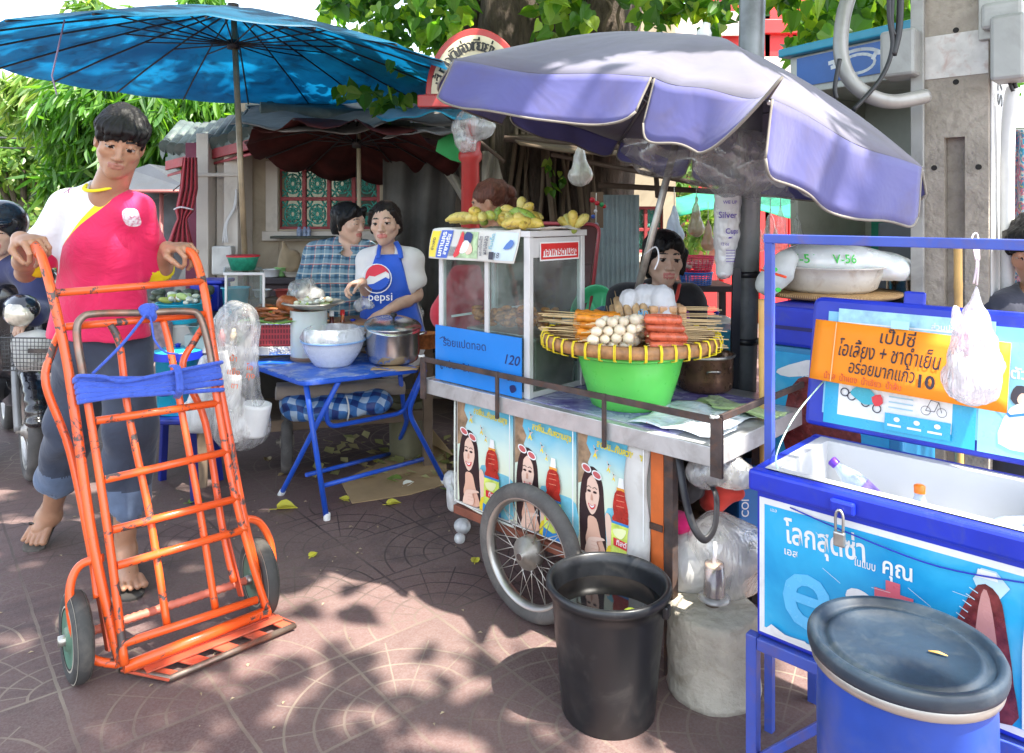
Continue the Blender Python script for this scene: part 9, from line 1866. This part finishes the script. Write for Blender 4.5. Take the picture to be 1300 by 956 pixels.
J=dict(neck=P(634,292,D),shr=P(600,322,D-.03),shl=P(664,318,D+.05),hip=P(628,450,D+.05),elr=P(585,372,D-.08),wrr=P(572,400,D-.15),ell=P(672,375,D+.02),wrl=P(650,415,D-.1))
hd=dict(c=P(622,257,D),f=V(-.85,.15,-.30),u=V(-.25,0,1),k=dict(eyeo=.5,fem=1))
cw=body('person','woman with auburn ponytail turned away behind the bananas on the glass cabinet',J,s,.008,SK3,LIP,hd,fem=1,legs=False)
def hpony(E,Cp,S):
    E((0,-.022,.034),(.084,.104,.088)); E((0,.110,-.045),(.080,.080,.084),.008,True); E((0,-.02,-.12),(.1,.11,.05),.01,True); Cp((0,-.11,.03),(0,-.125,.01),.03,.028); S.wrinkle(.003,60,3)
hairs(hd,s,.006,HBR,cw,hpony)
S=SDF(P(630,320,D)-V(.1,.12,.06),P(680,235,D)+V(.1,.25,.05),.006); S.chain([P(642,247,D+.08),P(650,262,D+.10),P(655,285,D+.10),P(660,305,D+.10)],[.034,.042,.036,.012],.02); S.wrinkle(.004,70,3,vert=.2); S.build('ponytail',HBR,cw)
m_=MB(); m_.ball(P(639,245,D+.03),.013); m_.build('hair_tie',C('#e8e8e8',.4),cw)
def csh(S): S.cap(J['shr'],J['elr'],.065,.062,.04).cap(J['shl'],J['ell'],.065,.062,.04).cap(J['elr'],J['wrr'],.055,.045,.02); S.cap(J['hip']+V(0,0,.1),J['hip'],.16,.17,.06); S.cap(J['neck']+V(0,0,.01),J['neck']+V(0,0,.14),.05,.08,.006,0,True)
garment('olive_shirt',cw,fabric('olive_cloth',(.055,.065,.03),var=.2,wr=8),J,s,.009,.014,csh,fem=1,wr=(.004,28,3))
S=SDF(P(530,440,D)-V(.02,.3,.02),P(640,320,D)+V(.02,.1,.02),.010); S.cap(P(588,352,D-.06),P(572,395,D-.12),.07,.10,.05).cap(P(605,350,D-.06),P(602,420,D-.1),.08,.11,.05); S.wrinkle(.006,22,3); o=S.build('red_jacket',fabric('jacket_red',(.55,.02,.04),var=.15,wr=6),cw)
D=3.30; s=.98
J=dict(neck=P(838,366,D+.02),shr=P(792,384,D+.05),shl=P(872,384,D+.02),hip=P(828,540,D+.08),elr=P(778,440,D),wrr=P(800,470,D-.12),ell=P(878,440,D),wrl=P(860,470,D-.12))
hd=dict(c=P(843,328,D),f=V(.10,-1,-.06),u=V(.05,-.05,1),k=dict(eyeo=.95,fem=1,open_mouth=.5,slim=1.02))
sw=body('person','seated woman with short black hair in black cardigan behind the parasol pole',J,s,.0042,SK2,LIP,hd,fem=1,legs=False)
def hbob(E,Cp,S):
    E((0,-.020,.038),(.094,.106,.096)); E((0,-.05,-.03),(.090,.06,.09),.02); E((0,.110,-.030),(.068,.085,.090),.008,True); E((0,-.02,-.15),(.12,.12,.05),.01,True)
    for sx in (-1,1): Cp((sx*.084,.015,.03),(sx*.084,.01,-.06),.020,.014)
    Cp((-.04,.07,.08),(-.06,.065,.04),.02,.010); Cp((.04,.07,.08),(.062,.065,.035),.02,.010); Cp((0,.085,.08),(.035,.085,.05),.016,.009); S.wrinkle(.0035,55,6)
hairs(hd,s,.0055,HB,sw,hbob)
BKC=fabric('cardigan_black',(.012,.011,.013),var=.3,wr=8,bs=.6)
def bsh(S): S.cap(J['shr'],J['elr'],.078,.074,.04).cap(J['shl'],J['ell'],.078,.074,.04).cap(J['elr'],J['wrr'],.07,.055,.03).cap(J['ell'],J['wrl'],.07,.055,.03); S.cap(J['hip']+V(0,0,.2),J['hip'],.19,.2,.06); S.cap(J['neck']+V(0,-.10,-.10),J['neck']+V(0,-.04,.14),.05,.08,.006,0,True)
garment('cardigan',sw,BKC,J,s,.009,.022,bsh,fem=1,wr=(.006,26,3),m=.2)
m_=MB(); m_.tube(crom([J['neck']+V(-.075,-.03,.02),J['neck']+V(-.04,-.10,-.05),J['neck']+V(.0,-.12,-.075),J['neck']+V(.045,-.10,-.045),J['neck']+V(.08,-.03,.02)],5),.008,8); m_.build('red_neckline',fabric('cloth_red',(.65,.05,.03)),sw)
m_=MB();
for k in range(5): m_.ball(P(797+k*2,475-k*6,D-.2),.001) if False else None
S=SDF(P(855,430,D-.16)-V(.05,.05,.05),P(880,395,D-.1)+V(.03,.05,.02),.007); S.cap(P(872,398,D-.11),P(872,425,D-.11),.012,.016,.01); S.build('purple_lining',fabric('lining_purple',(.25,.02,.25)),sw)
t=thing('stool','low dark plastic stool under the seated woman','stool',(J['hip'].x,J['hip'].y,0)); m_=MB(); m_.obox(V(J['hip'].x-.16,J['hip'].y-.12,.36),V(.32,0,0),V(0,.3,0),V(0,0,.03)); m_.build('seat',NV,t,bevel=.006)
for sx in (-1,1):
    for sy in (0,1): m_=MB(); m_.bar(V(J['hip'].x+sx*.13,J['hip'].y-.1+.26*sy,.36),V(J['hip'].x+sx*.15,J['hip'].y-.12+.3*sy,0),.03,.03); m_.build('leg',NV,t)
D=2.62; s=1.0
J=dict(neck=P(1318,368,D),shr=P(1272,398,D),shl=P(1372,400,D),hip=P(1320,600,D+.05),elr=P(1264,480,D-.05),wrr=P(1290,530,D-.15))
hd=dict(c=P(1318,318,D-.03),f=V(-.72,-.62,-.28),u=V(-.12,-.05,1),k=dict(eyeo=.5))
rm=body('person','dark haired man in black shirt half cut off by the right edge',J,s,.0058,SK3,LIP2,hd,legs=False)
hairs(hd,s,.0055,HB,rm,mh)
def rsh(S): S.cap(J['shr'],J['elr'],.070,.066,.04).cap(J['shl'],J['shl']+V(.03,0,-.25),.070,.066,.04); S.cap(J['hip']+V(0,0,.15),J['hip'],.17,.17,.06); S.cap(J['neck']+V(-.02,-.03,.0),J['neck']+V(0,0,.14),.055,.08,.006,0,True)
garment('black_tshirt',rm,fabric('tshirt_black',(.022,.024,.040),var=.25,wr=8),J,s,.009,.016,rsh,wr=(.005,26,3))
t=thing('stool','tall dark stool under the man at the right edge','stool',(J['hip'].x,J['hip'].y,0)); m_=MB(); m_.lathe([(0,.36),(.16,.36),(.16,.40),(0,.40)],V(J['hip'].x,J['hip'].y,0),24); m_.build('seat',NV,t)
for k in range(4): m_=MB(); A=k*PI/2+.7; m_.bar(V(J['hip'].x+.11*math.cos(A),J['hip'].y+.11*math.sin(A),.36),V(J['hip'].x+.15*math.cos(A),J['hip'].y+.15*math.sin(A),0),.03,.03); m_.build('leg',NV,t)
# ================================================================ motorbike and rider at the left edge
BKP=M('moped_black',(.015,.015,.018),.22,var=.2,bump=.02,Coat_Weight=.5,dirt=.2,dcol=(.15,.13,.1)); GP=M('moped_grey',(.25,.25,.25),.4,.3,dirt=.3)
t=thing('moped','black moped with round headlamp and wire basket cut off by the left edge','moped',(-2.5,4.1,0))
fw=V(P(36,557,3.88).x,3.90,.268); bd=V(-.80,1.0,0).normalized(); bs=V(bd.y,-bd.x,0)   # bd: towards the rear
wh=wheel(fw,bs,.262,.07,t,name='wheel',spokes=14,hubr=.03,drum=.06); wheel(fw+bd*1.18,bs,.262,.075,t,spokes=14)
def tm_(name,pts,r,mat,n=10): m_=MB(); m_.tube(crom(pts,6),r,n); return m_.build(name,mat,t)
hd_=fw+bd*.26+V(0,0,.62)
for sg in (-1,1): tm_('fork',[fw+bs*.055*sg,fw+bs*.06*sg+bd*.08+V(0,0,.25),hd_+bs*.05*sg],.020,GP)
S=SDF(fw-V(.45,.45,.45),fw+V(.5,.5,.5),.01);
for k in range(14): A=R_(20+k*11); S.ell(fw+(-bd)*(.295*math.cos(A))+V(0,0,.295*math.sin(A)),(.055,.055,.03),None,.03)
S.build('front_fender',BKP,t)
S=SDF(hd_-V(.35,.35,.55),hd_+V(.45,.45,.35),.012); S.cap(hd_+bd*.06-V(0,0,.30),hd_+bd*.02+V(0,0,.10),.13,.09,.06); S.ell(hd_+V(0,0,.16),(.16,.13,.07),None,.04); S.cap(hd_+bd*.08+bs*.15-V(0,0,.35),hd_+bs*.08+V(0,0,.05),.05,.04,.06); S.cap(hd_+bd*.08-bs*.15-V(0,0,.35),hd_-bs*.08+V(0,0,.05),.05,.04,.06); S.build('front_fairing',BKP,t)
S=SDF(fw+bd*.2-V(.1,.1,.25),fw+bd*1.5+V(.4,.5,.7),.02) if False else None
m_=MB(); m_.tube(crom([fw+bd*.35+V(0,0,.20),fw+bd*.6+V(0,0,.08),fw+bd*.8+V(0,0,.25),fw+bd*1.3+V(0,0,.42)],6),[.08]*6+[.09]*6+[.13]*7,14); m_.build('frame_body',BKP,t)
m_=MB(); m_.tube(crom([fw+bd*.72+V(0,0,.52),fw+bd*.95+V(0,0,.56),fw+bd*1.35+V(0,0,.60)],6),.11,14,flat=.5); m_.build('seat',M('seat_black',(.02,.02,.02),.6),t)
hl=P(24,398,3.62); m_=MB(); m_.ball(hl,(.115,.06,.066),ax=(.8,-.6,0)); hlo=m_.build('headlamp',M('lamp_glass',(.62,.56,.44),.08,.2,var=.35,scale=20,Coat_Weight=1.0),t); m_=MB(); m_.ball(hl+V(-.01,.035,.022),(.14,.07,.07),ax=(.8,-.6,0)); m_.build('headlamp_cowl',BKP,t)
tm_('handlebar',[hd_+bs*.34+V(0,0,.26)+bd*.08,hd_+bs*.15+V(0,0,.24),hd_+V(0,0,.22),hd_-bs*.15+V(0,0,.24),hd_-bs*.34+V(0,0,.26)+bd*.08],.016,GP)
# basket: fine net walls
bq=P(30,449,3.58); m_=MB(); bw=V(.80,-.0,0).normalized(); Nn=M('basket_wire',(.08,.08,.08),.5,.4)
o0=P(4,470,3.55); ex=V(.24,-.02,0); ey=V(-.05,.20,0); ez=V(0,0,.155)
for i in range(15):
    f=i/14
    for p,q_ in ((o0+ex*f,o0+ex*f*1.0+ez+ (f-.5)*ex*.12),(o0+ey*f,o0+ey*f+ez-ex*.06)): m_.tube([p,q_],.0018,4)
for j in range(9):
    g_=j/8; k_=1+.12*g_; c0=o0+ex*.5+ez*g_;
    m_.tube([c0-ex*.5*k_,c0+ex*.5*k_,c0+ex*.5*k_+ey,c0-ex*.5*k_+ey,c0-ex*.5*k_],.0035 if j in (0,8) else .0018,5)
m_.build('basket',Nn,t); m_=MB(); m_.obox(o0+ex*.55+ez*.55-V(0,.012,0),ex*.42,V(0,.004,0),V(0,0,.022)); m_.build('basket_badge',BKP,t)
crumple('bag_in_basket',[(o0+ex*.3+ey*.5+ez*.7,.06),(o0+ex*.6+ey*.5+ez*.7,.07),(o0+ex*.45+ey*.4+ez*.35,.075)],.009,SACK,'white plastic bag stuffed in the moped basket','plastic bag',seed=3,amp=.006,fr=50)
tm_('cable',[hd_+V(0,0,.2),hd_-bd*.12+V(0,0,.1),hd_-bd*.02-V(0,0,.2)],.005,BLK,6)
D=4.0; s=1.02
J=dict(neck=P(6,328,D),shr=P(-34,345,D+.1),shl=P(38,345,D-.02),hip=P(-6,470,D+.45),elr=P(-45,400,D),wrr=P(-20,395,D-.3),ell=P(52,392,D-.05),wrl=P(40,402,D-.30))
hd=dict(c=P(2,293,D-.05),f=V(.22,-.95,-.15),u=V(0,-.05,1),k=dict(eyeo=.6))
rd=body('person','rider in dark blue jacket and black helmet sitting on the moped at the left edge',J,s,.0075,SK2,LIP,hd,legs=False,hands=[dict(w=J['wrl'],d=V(-.3,-.6,-.5),n=V(0,.2,-1),s=s*.9,curl=.7,thumb=-1)])
def helm(E,Cp,S):
    E((0,-.018,.040),(.118,.135,.118)); E((0,-.03,-.04),(.105,.115,.08),.02); E((0,.135,-.065),(.095,.11,.095),.006,True); E((0,0,-.16),(.14,.15,.06),.01,True); E((0,.10,.055),(.085,.055,.022),.01)
hairs(hd,s,.006,BKP,rd,helm,'helmet')
m_=MB(); r_,f_,u_=frame(hd['f'],hd['u']); m_.tube([hd['c']+(r_*.080+f_*.03-u_*.04)*s,hd['c']+(f_*.045-u_*.125)*s,hd['c']+(-r_*.080+f_*.03-u_*.04)*s],.006,6,flat=.5); m_.build('chin_strap',BLK,rd)
def jk(S): S.cap(J['shr'],J['elr'],.075,.068,.04).cap(J['shl'],J['ell'],.078,.072,.04).cap(J['elr'],J['wrr'],.062,.048,.03).cap(J['ell'],J['wrl'],.066,.050,.03); S.cap(J['hip']+V(0,-.1,.2),J['hip'],.18,.2,.06); S.cap(J['neck']+V(0,0,.02),J['neck']+V(0,0,.14),.055,.08,.006,0,True)
garment('jacket',rd,fabric('jacket_navy',(.030,.035,.105),var=.2,wr=7),J,s,.010,.02,jk,wr=(.006,24,3),m=.2)
S=SDF(J['hip']-V(.35,.75,.55),J['hip']+V(.55,.3,.25),.014)
for sg in (-1,1): k_=J['hip']+V(.02,-.42,-.08)+bs*.14*sg; S.cap(J['hip']+bs*.09*sg,k_,.10,.085,.05).cap(k_,k_+V(.02,.02,-.42),.08,.06,.05)
S.wrinkle(.006,22,3); S.build('trousers',fabric('trousers_dark',(.03,.03,.035)),rd)
